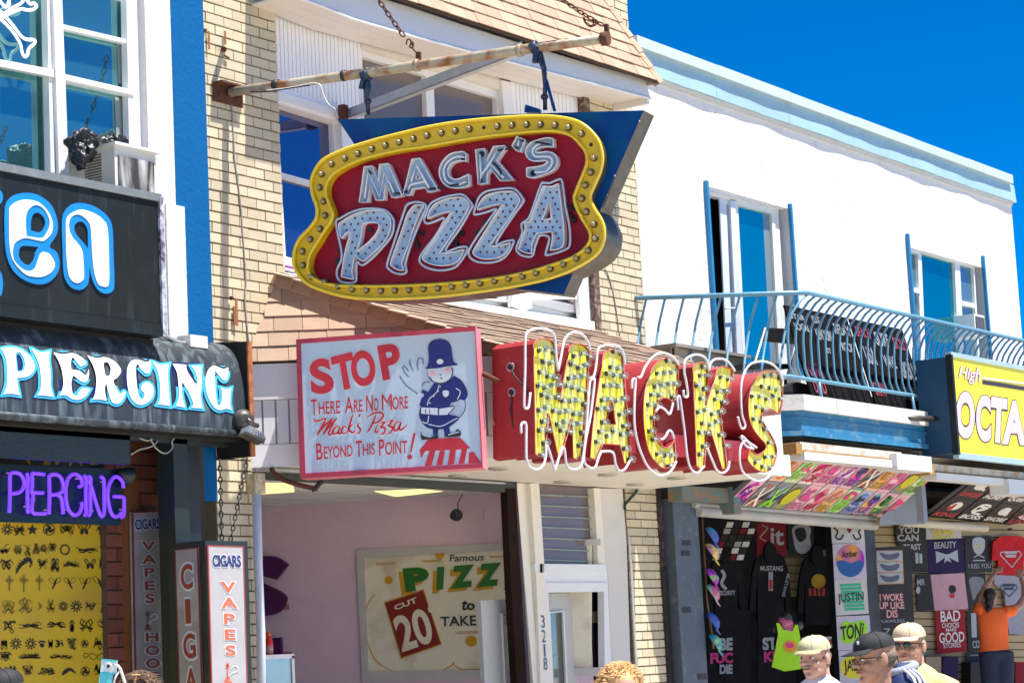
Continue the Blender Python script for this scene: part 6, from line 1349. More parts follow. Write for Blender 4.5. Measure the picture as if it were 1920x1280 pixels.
k1.poly(oo, [zb_((1490,628),(1960,690),(1960,700),(1490,640))], 0, .006); k2.poly(oo, [zb_((1490,648),(1960,720),(1960,745),(1490,672))], 0, .003)
k1.obj('pink_lettering', M_('pale_pink_print', (.72,.50,.55)), oc); k2.obj('lettering_outline', M_('dark_outline_print', (.03,.02,.03)), oc)
MB().tube([Vector((xo-.6, 9.9, q_y.at(1740,776).z)), Vector((xo+.02, 9.75, q_y.at(1765,778).z))], .03, seg=6).obj('support_arm', m_metal, oc)
# ---- fixtures and shirt awnings under the balcony ---------------------------
m_fix = M_('stained_white_fixture', (.55,.53,.46), rough=.5, var=.1, stain=(.40,.20,.04), samt=.38, sscale=8)
m_tubeh = M_('clean_white_fixture', (.68,.68,.66), rough=.4)
FXY = YP(9.80)
def fixture(p0, p1, lab):
    t = thing('strip_light', lab, 'strip light', FXY.at(*p0)); a = FXY.at(*p0); b = FXY.at(*p1); z = (a.z+b.z)/2
    MB().box(a.x, b.x, 9.8, 9.98, z-.075, z+.02).obj('ballast_box', m_fix, t); MB().box(a.x+.02, b.x-.02, 9.77, 9.93, z-.15, z-.075).obj('diffuser_trough', m_tubeh, t)
    MB().box(a.x-.01, b.x+.01, 9.79, 9.80, z-.07, z-.055).box(a.x-.12, a.x, 9.78, 9.95, z-.10, z+.0).obj('rusty_channel', M_('rusty_channel', (.33,.17,.04), rough=.8, var=.4, stain=(.6,.5,.3), samt=.2, sscale=20), t)
fixture((1500,833), (1690,850), 'rust stained strip light under the blue beam left of the junction box')
fixture((1748,870), (1955,894), 'rust stained strip light under the yellow octane sign')
t = thing('white_electrical_box', 'white electrical box between the two strip lights under the balcony', 'electrical box', FXY.at(1705, 880))
a = FXY.at(1668,858); b = FXY.at(1735,886)
MB().box(a.x, b.x, 9.72, 9.95, b.z, a.z+.04).obj('box', m_tubeh, t)
t = thing('white_electrical_box', 'white fitting box at the far right edge below the octane sign', 'electrical box', FXY.at(1900, 910))
a = FXY.at(1878,898); MB().box(a.x, a.x+.7, 9.72, 9.95, a.z-.17, a.z).obj('box', m_tubeh, t)
ORD = 'first second third fourth fifth sixth seventh eighth ninth tenth eleventh twelfth'.split()
PAL = [((.75,.02,.3),(.5,.03,.5),(.8,.6,.75),(.3,.02,.5)), ((.02,.02,.02),(.06,.06,.06),(.3,.3,.3),(.5,.01,.02)), ((.01,.02,.12),(.01,.03,.2),(.3,.38,.5),(.01,.03,.15)), ((.02,.02,.02),(.03,.03,.02),(.35,.35,.1),(.1,.1,.05)), ((.8,.05,.25),(.75,.12,.3),(.85,.6,.7),(.75,.2,.4)), ((.8,.5,.5),(.7,.03,.08),(.85,.75,.75),(.6,.02,.1)),
       ((.8,.15,.01),(.75,.25,.01),(.8,.6,.3),(.7,.4,.02)), ((.3,.7,.03),(.15,.5,.05),(.75,.8,.6),(.4,.75,.1)), ((.02,.06,.5),(.01,.03,.3),(.5,.6,.8),(.1,.2,.6)), ((.8,.05,.4),(.8,.45,.05),(.1,.5,.55),(.2,.1,.6)), ((.75,.03,.3),(.1,.35,.05),(.7,.6,.3),(.05,.35,.1)), ((.75,.3,.4),(.8,.55,.6),(.1,.3,.25),(.7,.2,.3))]
def bent(Q, u0, v0, u1, v1): return [Q.at(u0,v0), Q.at(u1,v0), Q.at(u1,v1), Q.at(u0,v1)]
def shirt_panel(Q, u0, v0, u1, v1, m, lab, motif, group, dk=False, cat='printed shirt', cols=None):
    c = bent(Q, u0+.004, v0+.006, u1-.004, v1-.006)
    t = thing('printed_shirt', lab, cat, c[3], group)
    if dk: MB().slab([p+Q.n*.02 for p in c], Q.n, .012).obj('cloth', m, t)
    else:
        MB().slab([p+Q.n*.02 for p in c], Q.n, .012).obj('cloth', cols[2], t); r8 = random.Random(u0*97+v0*31)
        pts = [((u0+u1)/2+(u1-u0)*.45*(1+r8.uniform(-.16,.05))*math.cos(a_*.3927), (v0+v1)/2+(v1-v0)*.46*(1+r8.uniform(-.16,.04))*math.sin(a_*.3927)) for a_ in range(16)]
        MB().add([Q.at(a_, b_, .022) for a_, b_ in pts], [tuple(range(16))]).obj('airbrushed_field', m, t)
    a = [MB(), MB()]
    du, dv = u1-u0, v1-v0; X = lambda f: u0+du*f; Y = lambda f: v0+dv*f
    for k in motif:
        if k[0] == 't': text(a[k[6] if len(k) > 6 else 0], k[1], Q, rq(X(k[2]), Y(k[3]), X(k[4]), Y(k[5])), .026, .03, .08)
        elif k[0] == 'e': a[k[5]].add([Q.at(X(k[1]+k[3]*math.cos(i*.5236)), Y(k[2]+k[4]*math.sin(i*.5236)), .024 if k[5] == 0 else .028) for i in range(12)], [tuple(range(12))])
        elif k[0] == 's':
            pts = crv([(X(p[0]), Y(p[1]), 0) for p in k[1]], False, 4); n = len(pts); wdt = k[2]; A2 = []
            for i in range(n):
                p, q_ = pts[max(0,i-1)], pts[min(n-1,i+1)]; dx, dy = (q_[0]-p[0])/du, (q_[1]-p[1])/dv; l = math.hypot(dx, dy) or 1; A2.append((pts[i], (-dy/l*wdt*du/2, dx/l*wdt*dv/2)))
            a[k[3]].add([Q.at(p[0]+o[0], p[1]+o[1], .03) for p, o in A2]+[Q.at(p[0]-o[0], p[1]-o[1], .03) for p, o in A2], [(i, i+1, n+i+1, n+i) for i in range(n-1)])
    if cols is None: cols = [m_blk, m_wht] if not dk else [m_wht, M_('dull_red_print', (.5,.05,.06))]
    for i in (0, 1):
        if a[i].V: a[i].obj('shirt_print', cols[i], t, kind='stuff')
    return t
yT = 9.95; 
def awnq(tl, tr, br, bl): return QD(YP(yT).at(*tl), YP(yT).at(*tr), YP(P-.12).at(*br), YP(P-.12).at(*bl))
A1 = awnq((1470,838), (1760,882), (1662,966), (1352,948))
t = thing('shirt_awning_board', 'sloping awning board lined with airbrushed shirts under the balcony', 'awning board', A1.at(.5, 1))
MB().slab([A1.at(0,0), A1.at(1,0), A1.at(1,1), A1.at(0,1)], A1.n, .03).obj('board', M_('grey_board', (.2,.2,.22), rough=.8), t)
rr = random.Random(3); words = ['NYC','JERSEY','AMY','LOVE','ZOE','BEACH','CRUISE','KYLE','SK8','EMMA','RYAN','KIM','TY','JEN','LEE','BEN','ANA','MIA','JOE','PAM','SUE','TOM']
desc = ['pink and purple','black with red','navy blue','black with yellow oval','hot pink','white and crimson','orange','lime green','royal blue','rainbow floral','magenta and green','pale pink and teal']
ord1 = [0,1,2,3,4,5,6,7,8,9,10,11]; ord0 = [8,6,7,5,4,0,9,1,6,4,3,7]
for r, row in enumerate((ord0, ord1)):
    for k in range(12):
        pi = row[k]; m = spray('airbrush_%s_%d' % (desc[pi].replace(' ', '_'), r), PAL[pi], 2.6, seed=k*3.1+r*7)
        mo = []
        if pi == 3: mo = [('e',.5,.45,.42,.3,1),('e',.5,.45,.34,.22,1),('s',[(.15,.45),(.35,.36),(.5,.52),(.65,.36),(.85,.45)],.1,1)]
        elif pi in (1, 2): mo = [('s',[(.2,.2),(.5,.6),(.8,.85)],.1,1 if pi == 2 else 0),('s',[(.8,.15),(.5,.5),(.2,.85)],.1,1 if pi == 2 else 0),('t',words[k+r*5],.15,.62,.85,.85,1)]
        else:
            rs = [(rr.uniform(.15,.85), rr.uniform(.15,.6)) for _ in range(4)]; mo = [('s', rs, .13, 0), ('e', rr.uniform(.3,.7), rr.uniform(.25,.45), .18, .14, 1), ('s', [(rr.uniform(.1,.3), rr.uniform(.1,.4)), (.5, rr.uniform(.3,.6)), (rr.uniform(.7,.9), rr.uniform(.1,.4))], .05, 0), ('s', [(rr.uniform(.1,.9), rr.uniform(.1,.6)) for _ in range(3)], .1, 1), ('t', words[(k+r*11) % 22], .1, .62, .9, .88, 0)]
        shirt_panel(A1, k/12, r/2, (k+1)/12, (r+1)/2, m, '%s airbrushed shirt, %s from the left, %s row of awning' % (desc[pi], ORD[k], ['upper','lower'][r]), mo, 'airbrushed shirts on the sloping awning', cols=[M_('paint_%s_a' % desc[pi].replace(' ', '_'), tuple(c*.6 for c in PAL[pi][3])) if pi not in (1,2,3) else m_wht, M_('paint_%s_b' % desc[pi].replace(' ', '_'), PAL[(pi+5) % 12][0] if pi != 3 else (.6,.55,.02)), M_('shirt_ground_%s' % desc[pi].replace(' ', '_'), tuple(.42+.4*c for c in PAL[pi][0]) if pi not in (1,2,3) else (.25,.25,.27), rough=.9)])
A2 = awnq((1835,890), (2140,930), (2080,1000), (1735,966))
t = thing('dark_shirt_awning_board', 'second sloping awning board lined with black printed shirts at the far right', 'awning board', A2.at(.5, 1))
MB().slab([A2.at(0,0), A2.at(1,0), A2.at(1,1), A2.at(0,1)], A2.n, .03).obj('board', M_('grey_board', (.2,.2,.22)), t)
mdk = M_('black_cloth', (.018,.016,.018))
for r in range(2):
    for k in range(8):
        mo = [('s', [(rr.uniform(.2,.8), rr.uniform(.1,.6)) for _ in range(5)], .08, (k+r) % 3 == 1), ('e', .5, .35, .22, .2, 0) if k % 2 == 0 else ('s', [(.3,.2),(.7,.3),(.3,.5),(.7,.6)], .1, 0), ('t', ['FLAWLESS','HONEY','QUEEN','KING','BOSS','SHORE','LIVE','BRO'][(k+r*3) % 8], .1, .66, .9, .86, 0 if k % 3 else 1)]
        shirt_panel(A2, k/8, r/2, (k+1)/8, (r+1)/2, mdk, 'black printed shirt, %s from the left in the %s row of the dark awning' % (ORD[k], ['upper','lower'][r]), mo, 'black printed shirts on the right awning', True)
# gutter rails, corner metalwork
t = thing('roller_shutter_box', 'grey weathered shutter rail below the airbrushed awning', 'shutter box', YP(P-.15).at(1480, 975))
rp_ = YP(P-.16)
MB().tube([rp_.at(1308,958), rp_.at(1640,985)], .055, seg=10).tube([rp_.at(1300,946), rp_.at(1640,972)], .03, seg=8).obj('rail', M_('grey_weathered_rail', (.42,.42,.40), rough=.6, var=.25, stain=(.2,.12,.06), samt=.2), t)
MB().tube([rp_.at(1690,978), rp_.at(1848,990)], .05, seg=8).obj('rail', M_('cream_pipe', (.55,.50,.40), rough=.6), t)
for s_, e_ in [(1355,968)]: MB().box(rp_.at(1345,950).x, rp_.at(1358,950).x, P-.35, P-.12, rp_.at(1350,965).z, rp_.at(1350,915).z).obj('end_bracket', M_('rusty_teal_bracket', (.10,.18,.18), rough=.7, stain=(.3,.14,.04), samt=.5, sscale=14), t)
MB().box(rp_.at(1256,930).x, rp_.at(1350,930).x, P-.3, P-.14, rp_.at(1300,942).z, rp_.at(1300,915).z).obj('rusty_channel', M_('rusty_teal_bracket', (.10,.18,.18)), t)
t = thing('awning_gusset', 'grey triangular side panel between the two shirt awnings', 'side panel', A1.at(1, 1))
GQ = YP(10.4)
MB().add([YP(P-.3).at(*p) for p in ((1650,971),(1731,897),(1734,982),(1650,984))], [(0,1,2,3)]).obj('panel', M_('bluish_grey_panel', (.22,.25,.31), rough=.6), t)
a = YP(10.3).at(1722,940); MB().box(a.x, a.x+.1, 10.25, 10.33, a.z-.22, 3.66).obj('post', M_('bluish_grey_panel', (.22,.25,.31)), t)
# ================================================================== SHIRT SHOP BELOW
ss = thing('shirt_shop_front', 'dark open shirt shop front with slat walls under the balcony', 'shop front', (22, P+1, 0))
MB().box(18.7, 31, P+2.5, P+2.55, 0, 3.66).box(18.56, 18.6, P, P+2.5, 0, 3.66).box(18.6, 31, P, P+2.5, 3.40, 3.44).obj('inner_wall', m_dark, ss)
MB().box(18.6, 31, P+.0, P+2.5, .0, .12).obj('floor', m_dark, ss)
gq = YP(P-.14); t = thing('grey_steel_post', 'scuffed blue grey square post with black tape patches at the shirt shop corner', 'post', gq.at(1290, 1280))
zs3 = lambda *p: zq(1220, 820, 2.7825, *p)
a = gq.at(1262,960).x; b = gq.at(1308,960).x
MB().box(a, b, P-.14, P-.02, 0, gq.at(1285,935).z).obj('post', M_('scuffed_blue_grey_paint', (.06,.08,.105), rough=.5, var=.2, stain=(.3,.3,.3), samt=.15, sscale=12), t)
tp = MB()
for x, y in [(186,548),(182,602),(186,898),(268,1245)]: p0 = gq.at(*zs3((x-22,y-14))[0]); p1 = gq.at(*zs3((x+22,y+14))[0]); tp.box(p0.x, p1.x, P-.146, P-.141, p1.z, p0.z)
tp.obj('tape_patches', m_blk, t, kind='stuff')
t = thing('dark_brick_corner', 'dark old brick corner with broken black board between yellow pier and grey post', 'brick corner', WP.at(1245, 1280))
MB().box(18.531, a-.005, P-.02, P+.2, 0, 3.3).obj('wall', M_('old_brown_wall', (.05,.035,.03), rough=.9, var=.3, stain=(.3,.2,.12), samt=.2, sscale=9), t)
bx0 = 18.54
for r in range(8): MB().box(bx0+(.02 if r % 2 else 0), a-.02, P-.035, P-.02, 2.55+r*.085, 2.55+r*.085+.07).obj('brick', M_('dark_old_brick', (.06,.04,.035), rough=.9, rnd=.5, var=.3), t)
MB().poly(YP(P-.04), [zs3((60,675),(130,725),(165,1300),(100,1300))], .02).obj('broken_board', M_('black_board', (.02,.02,.018), rough=.7), t)
# hats on a strip
hat_m = [((.02,.08,.5),(.02,.3,.6)), ((.5,.1,.6),(.8,.6,.1)), ((.3,.75,.05),(.4,.05,.5)), ((.7,.1,.3),(.2,.6,.5)), ((.02,.05,.4),(.02,.1,.5)), ((.02,.35,.45),(.3,.7,.3))]
hn = ['blue cap at the top of the hanging hat strip','dark cap with rainbow panel, second on the hat strip','lime green and purple cap in the middle of the hat strip','pink and teal mesh cap on the hat strip','royal blue cap fifth on the hat strip','teal and green cap at the bottom of the hat strip']
HP = YP(P-.02)
def cap_mesh(parent, c, fwd, r, m, mb_=None, brim=True, up=UPZ, mbrim=None, longb=1.0):
    fwd = Vector(fwd).normalized(); side = fwd.cross(up).normalized(); up2 = side.cross(fwd)
    mb = MB(); n = 18; rings = 7; vs = []; fs = []
    for i in range(rings+1):
        a_ = math.pi/2*i/rings
        for k in range(n):
            b_ = 2*math.pi*k/n; rx = r*1.12*math.cos(a_)**.8 if i < rings else 0; ry = r*.96*math.cos(a_)**.8 if i < rings else 0; z = r*.84*math.sin(a_)**.9
            vs.append(Vector(c)+fwd*rx*math.cos(b_)+side*ry*math.sin(b_)+up2*z)
    for i in range(rings):
        for k in range(n): fs.append((i*n+k, i*n+(k+1) % n, (i+1)*n+(k+1) % n, (i+1)*n+k))
    mb.add(vs, fs, 0, True); mb.ell(Vector(c)+up2*r*.85, (r*.09, r*.09, r*.05), None, 8, 5)
    cr2 = mb.obj('crown', m, parent)
    sm_ = MB()
    for q in range(6):
        b_ = math.pi/6+q*math.pi/3; sm_.tube([Vector(c)+fwd*r*1.125*math.cos(a_)**.8*math.cos(b_)+side*r*.965*math.cos(a_)**.8*math.sin(b_)+up2*(r*.845*math.sin(a_)**.9+.0005) for a_ in [math.pi/2*j/7 for j in range(7)]], r*.014, seg=4)
    sm_.obj('crown_seams', m, parent, kind='stuff')
    bm2 = MB(); n = 13; A3 = []; B3_ = []
    for k in range(n):
        th = math.radians(-66+132*k/(n-1)); e = Vector(c)+fwd*(r*1.08*math.cos(th))+side*(r*.94*math.sin(th))+up2*.006
        ex = .82*math.cos(th)**.65*longb if abs(th) < 1.5 else 0
        o = e+fwd*r*ex-up2*(r*.10+r*.30*math.sin(th)**2*.9*ex); A3.append(e); B3_.append(o)
    t2 = up2*r*.035
    bm2.add(A3+B3_+[p+t2 for p in A3]+[p+t2 for p in B3_], [(i, i+1, n+i+1, n+i) for i in range(n-1)]+[(2*n+i, 3*n+i, 3*n+i+1, 2*n+i+1) for i in range(n-1)]+[(n+i, n+i+1, 3*n+i+1, 3*n+i) for i in range(n-1)], 0, True)
    bm2.obj('brim', mbrim or m, parent)
for k, (x, y) in enumerate([(1338,1005),(1338,1035),(1338,1082),(1340,1112),(1340,1165),(1345,1205)]):
    c = YP(P-.16).at(x-6, y); t = thing('baseball_cap', hn[k], 'cap', c, 'caps hanging on the strip beside the shirt shop')
    cap_mesh(t, c, (.45,-.3,-.75), .085, spray('cap_%d_airbrush' % k, [hat_m[k][0], tuple(.5*c+.1 for c in hat_m[k][0]), hat_m[k][1], tuple(.6*c for c in hat_m[k][1])], 11, seed=k), up=Vector((.4,-.75,.5)))
t = thing('hat_strip', 'thin brown strip that the row of caps hangs from', 'strip', WP.at(1335, 1230)); MB().tube([YP(P-.1).at(1316,965), YP(P-.1).at(1326,1130), YP(P-.1).at(1338,1215)], .012, seg=6).obj('strip', M_('brown_strip', (.2,.1,.05)), t)
# inner display: hoodies on the dark back wall
IW = PL(YP(P+1.3).at(1440,1100).x, P+1.3, .80, -.60)
zi4 = zs3
def slatwall(pl, q_, n, m, parent):
    A_1, B_1, C_1, D_1 = q_
    for i in range(n):
        f0, f1 = i/n, (i+.88)/n; L_ = lambda a, b, f: (a[0]+(b[0]-a[0])*f, a[1]+(b[1]-a[1])*f)
        MB().poly(pl, [[L_(A_1,D_1,f0), L_(B_1,C_1,f0), L_(B_1,C_1,f1), L_(A_1,D_1,f1)]], .012).obj('slat', m, parent)
slatwall(IW, [(1420,1030),(1560,1030),(1560,1120),(1420,1120)], 6, M_('dim_slat', (.20,.16,.07), rough=.7), ss)
def hoodie(cx, cy, w_, h, lab, prt):
    t = thing('hoodie', lab, 'hoodie', IW.at(cx, cy+h/2)); sx, sy = w_/2, h/2
    Q = crv([(cx-sx*.22,cy-sy*.75,0),(cx,cy-sy,0),(cx+sx*.22,cy-sy*.75,0),(cx+sx*.6,cy-sy*.62,0),(cx+sx*.85,cy-sy*.2,0),(cx+sx,cy+sy*.7,1),(cx+sx*.72,cy+sy*.74,1),(cx+sx*.62,cy-sy*.1,0),(cx+sx*.6,cy+sy,1),(cx-sx*.6,cy+sy,1),(cx-sx*.62,cy-sy*.1,0),(cx-sx*.72,cy+sy*.74,1),(cx-sx,cy+sy*.7,1),(cx-sx*.85,cy-sy*.2,0),(cx-sx*.6,cy-sy*.62,0)], n=3)
    MB().poly(IW, [Q], .05, .06).obj('cloth', M_('black_fleece', (.010,.010,.012), rough=.95), t); hp = MB().poly(IW, [circ(cx, cy-sy*.72, sx*.28, sy*.26)], .06, .10); hp.obj('hood', M_('black_fleece', (.010,.010,.012)), t)
    prt(t)
def pr1(t):
    m = MB(); text(m, 'MUSTANG', IW, zi4((572,668),(690,668),(690,696),(572,694)), .07, .03); text(m, 'MUSTANG', IW, zi4((728,712),(700,830),(684,826),(710,708))[:4], .07, .02); m.poly(IW, [zi4((615,700),(638,700),(638,798),(615,798))], 0, .066); m.obj('back_print', M_('grey_print', (.42,.46,.5)), t, kind='stuff')
    m = MB(); m.poly(IW, [zi4((618,740),(636,740),(636,790),(618,790))], 0, .07); m.obj('red_stripe_print', m_sred, t)
def pr2(t):
    m = MB(); m.poly(IW, [circ(*zi4((876,748))[0], 13.5, 13.5)], 0, .066); m.obj('round_print', spray('sunset_print', [(.6,.5,.02),(.55,.25,.02),(.4,.02,.02)], 5), t)
    m = MB(); [stroke(m, IW, zi4((830+i*24,785),(835+i*22,825)), 5, .066) for i in range(4)]; m.obj('tassel_print', M_('dull_red_print', (.5,.05,.06)), t, kind='stuff')
def pr3(t):
    m = MB(); stroke(m, IW, crv([(x, y, 0) for x, y in zi4((370,690),(385,720),(370,760),(395,790))], False, 4), 6, .066); text(m, 'SECURITY', IW, zi4((355,798),(442,796),(442,820),(355,822)), .066, .03); m.obj('grey_print', M_('grey_print', (.42,.46,.5)), t, kind='stuff')
hoodie(1445, 1090, 80, 150, 'black hooded sweatshirt with MUSTANG back print in the dark shop', pr1); hoodie(1533, 1095, 76, 150, 'black hooded sweatshirt with round sunset print in the dark shop', pr2); hoodie(1362, 1090, 70, 140, 'black hooded sweatshirt with dim SECURITY print behind the hat strip', pr3)
def flatshirt(pl, q_, m, lab, items, name='printed_shirt', cat='printed shirt', grp=None, off=.05):
    t = thing(name, lab, cat, pl.at(*q_[3]), grp); MB().poly(pl, [q_], .012, off).obj('cloth', m, t)
    mbs = {}
    for it in items:
        mm = it[-1]; b_ = mbs.setdefault(mm.name, (MB(), mm))[0]
        if it[0] == 't': text(b_, it[1], pl, it[2], off+.009, it[3] if len(it) > 4 else .02)
        elif it[0] == 'p': b_.poly(pl, [it[1]], 0, off+(it[2] if len(it) > 3 else .003))
        elif it[0] == 's': stroke(b_, pl, it[1], it[2], off+.006)
    for b_, mm in mbs.values(): b_.obj('shirt_print', mm, t, kind='stuff')
    return t
mg = M_('grey_print', (.42,.46,.5)); mp = M_('hot_pink_print', (.65,.03,.25)); m_rs = M_('dull_crimson_cloth', (.22,.012,.02), rough=.9); m_lp = M_('pale_pink_print2', (.75,.38,.40))
flatshirt(IW, zi4((555,440),(705,440),(710,620),(555,625)), m_rs, 'dark red shirt with white outlined letters high on the dark wall', [('t','it',zi4((625,470),(695,472),(695,560),(625,562)),.02,mg),('s',[zi4((580,455))[0],zi4((612,470))[0],zi4((570,520))[0],zi4((600,540))[0]],2,mg)])
flatshirt(IW, zi4((715,440),(850,440),(850,615),(718,618)), M_('black_cloth', (.018,.016,.018)), 'black shirt with white hand and tongue like print beside the red shirt', [('p',crv([(x,y,0) for x,y in zi4((740,470),(790,450),(835,470),(830,520),(838,570),(800,605),(760,590),(745,530))],n=3),mg),('p',crv([(x,y,0) for x,y in zi4((755,480),(800,470),(812,520),(780,545),(760,520))],n=3),.007,m_blk)])
st_ = thing('sticker_rack', 'tilted rack of small red black and white stickers behind the hat strip', 'sticker rack', IW.at(1370, 1040))
for i in range(6):
    for j in range(4):
        x = 360+j*42-(i*14)+40; y = 440+i*34; MB().poly(IW, [zi4((x,y),(x+34,y),(x+26,y+28),(x-8,y+28))], .008, .10).obj('sticker', [m_wht, m_rs, m_blk, mg][(i*3+j*2+i*j) % 4], st_)
for lb_, ws, clr in [('black hanging shirt with large grey BE and pink FUC low beside the hat strip', [('BE',((360,1045),(428,1042),(428,1108),(360,1110)),0),('FUC',((310,1122),(430,1118),(430,1175),(312,1178)),1),('DIE',((360,1182),(428,1182),(428,1230),(360,1232)),0)], ((300,900),(520,900),(520,1300),(300,1300))),
                     ('black hanging shirt with large grey ST and pink KI behind the mannequin', [('ST',((582,1042),(655,1040),(660,1105),(585,1108)),0),('KI',((590,1115),(650,1113),(652,1168),(592,1170)),1)], ((560,900),(760,900),(760,1300),(560,1300)))]:
    lw = thing('slogan_shirt', lb_, 'printed shirt', IW.at(*zi4(clr[3])[0])); MB().poly(IW, [zi4(*clr)], .02, .03).obj('cloth', M_('black_fleece', (.010,.010,.012)), lw)
    for kk, mm, nn_ in ((0, mg, 'grey_lettering'), (1, mp, 'pink_lettering')):
        m = MB(); [text(m, w1, IW, zi4(*q_), .06, .05) for w1, q_, k_ in ws if k_ == kk]; m.obj(nn_, mm, lw, kind='stuff')
t = thing('size_sign', 'white sign with red letters RM behind the man in the white shirt', 'sign', IW.at(1550, 1215)); MB().poly(IW, [zi4((790,1042),(970,1035),(970,1092),(790,1098))], .02, .12).obj('panel', m_wht, t); m = MB(); text(m, 'RM', IW, zi4((872,1052),(948,1048),(948,1080),(874,1084)), .124, .04); m.obj('lettering', m_sred, t, kind='stuff')
# mannequin torso
MQ = PL(YP(P+.4).at(1475,1200).x, P+.4, .57, -.82)
t = thing('mannequin_torso', 'dark mannequin torso wearing a neon yellow tank top and pink cap', 'mannequin', MQ.at(1475, 1260))
m_mq = M_('dark_grey_mannequin', (.05,.055,.06), rough=.25); c = MQ.at(1475,1210)
mb = MB().ell(MQ.at(1474,1205), (.13,.10,.24), Matrix.Rotation(-.95, 3, 'Z'), 16, 12); mb.ell(MQ.at(1452,1180), (.05,.05,.055), None, 12, 8).ell(MQ.at(1498,1172), (.05,.05,.055), None, 12, 8).tube([MQ.at(1474,1180), MQ.at(1474,1155)], .045).ell(MQ.at(1474,1163,.0), (.07,.075,.10), None, 12, 8)
mb.obj('torso', m_mq, t)
tk = MB().poly(MQ, [crv([(x, y, 1) for x, y in zi4((655,965),(672,968),(690,1000),(740,1010),(755,975),(768,975),(780,1040),(785,1205),(700,1218),(632,1195),(655,1080),(665,1020))], n=3)], .03, .14); tk.obj('tank_top', M_('neon_yellow_green', (.42,.85,.02), rough=.7), t)
MB().poly(MQ, [circ(*zi4((728,1088))[0], 13, 12)], 0, .145).obj('print_glow', M_('orange_glow_print', (.85,.35,.03)), t); MB().poly(MQ, [circ(*zi4((726,1082))[0], 8, 5.5)], 0, .149).obj('lips_print', M_('pink_lips_print', (.75,.05,.25)), t)
cap_mesh(t, MQ.at(1472,1168,.0), (-.55,-.75,-.55), .092, spray('pink_cap', [(.7,.03,.15),(.75,.3,.4),(.6,.02,.1)], 20), up=Vector((-.1,-.45,1)))
# column of airbrushed name shirts
NQ = PL(WP.at(1600,1150).x, P+.02, .60, -.80)
zn = lambda *p: zq(1560, 820, 2.7833, *p)
m_lav = M_('lavender_cloth', (.52,.50,.62), rough=.9, bump=.6, bscale=9, bdist=.03); m_gcl = M_('grey_white_cloth', (.55,.56,.57), rough=.9, bump=.6, bscale=9, bdist=.03)
flatshirt(NQ, zn((-5,455),(165,455),(172,548),(0,552)), m_gcl, 'grey shirt with black wing scrolls above the sunset beach shirt', [('s',crv([(x,y,0) for x,y in zn((10,470),(30,490),(20,520),(45,530),(60,505))],False,4),3,m_blk),('s',crv([(x,y,0) for x,y in zn((160,470),(140,490),(150,520),(125,530),(110,505))],False,4),3,m_blk),('p',zn((65,455),(120,455),(90,500)),m_rs)])
flatshirt(NQ, zn((3,555),(172,548),(182,738),(12,745)), m_lav, 'lavender shirt with round airbrushed sunset over sea reading Amber', [('p',circ(*zn((95,640))[0],27,30),spray('sunset_sea_airbrush', [(.02,.1,.4),(.7,.35,.05),(.35,.02,.5)], 3.2)),('p',crv([(x,y,0) for x,y in zn((25,650),(60,640),(100,655),(140,640),(165,655),(150,700),(100,728),(45,705))],n=3),.006,M_('sea_blue_print', (.01,.10,.35))),('t','Amber',zn((50,592),(135,585),(132,622),(52,628)),.02,m_blk)])
m_gsp = M_('green_spray', (.02,.45,.25)); m_lg = M_('lime_spray', (.30,.72,.02)); m_ys = M_('yellow_spray', (.70,.62,.02))
flatshirt(NQ, zn((12,742),(180,736),(192,918),(22,928)), m_gcl, 'white shirt with green airbrush strokes and black name JUSTIN', [('s',zn((40+i*4,770+i*18),(150+i*3,765+i*18)),4.5,m_gsp) for i in range(8)]+[('t','JUSTIN',zn((28,815),(165,802),(165,862),(34,872)),.01,m_blk)])
flatshirt(NQ, zn((22,932),(195,925),(208,1098),(32,1110)), m_lav, 'pale shirt with lime green cloud and black name TONI', [('p',crv([(x,y,0) for x,y in zn((45,985),(70,955),(110,965),(160,950),(185,990),(170,1040),(185,1065),(120,1062),(80,1075),(40,1050),(55,1020))],n=3),m_lg),('t','TONi',zn((42,985),(168,960),(160,1040),(50,1058)),.02,m_blk)])
flatshirt(NQ, zn((34,1112),(208,1102),(215,1300),(45,1310)), m_lav, 'pale shirt with yellow cloud and black name JADE behind the black cap', [('p',crv([(x,y,0) for x,y in zn((55,1160),(100,1140),(160,1150),(190,1200),(150,1250),(80,1250),(45,1210))],n=3),m_ys),('t','JADE',zn((60,1160),(170,1150),(170,1230),(66,1240)),.02,m_blk)])
mdkp = M_('black_poster', (.014,.015,.017), rough=.5)
flatshirt(PL(WP.at(1680,1150).x, P-.05, .60, -.80), zn((185,575),(412,562),(430,985),(200,1000)), mdkp, 'black poster shirt reading I WOKE UP LIKE DIS with grey comic strip above', [('p',zn((230,588),(368,586),(376,762),(236,766)),M_('tan_frame_print', (.45,.30,.17)))]+[('p',zn((232,592+i*58),(366,590+i*58),(370,640+i*58),(235,642+i*58)),.007,mg) for i in range(3)]+[('p',crv([(x,y,0) for x,y in zn((250,600+i*58),(300,610+i*58),(350,600+i*58),(340,630+i*58),(280,636+i*58))],n=3),.012,M_('navy_grey_print', (.10,.12,.2))) for i in range(3)]+
    [('t','I WOKE',zn((248,815),(370,812),(372,850),(250,852)),.03,m_lp),('t','UP LIKE',zn((246,858),(376,855),(378,892),(248,894)),.03,m_lp),('t','DIS',zn((284,898),(342,896),(344,938),(286,940)),.03,m_lp),('t','FLAWLESS',zn((248,950),(380,946),(380,962),(250,966)),.0,mg)], off=.06)
t = thing('post_with_posters', 'black panelled post between the name shirts and the slogan shirts', 'post', WP.at(1670, 1280))
MB().box(WP.at(1628,1100).x, WP.at(1650,1100).x, P+.02, P+.5, 0, 3.4).obj('post', mdkp, t)
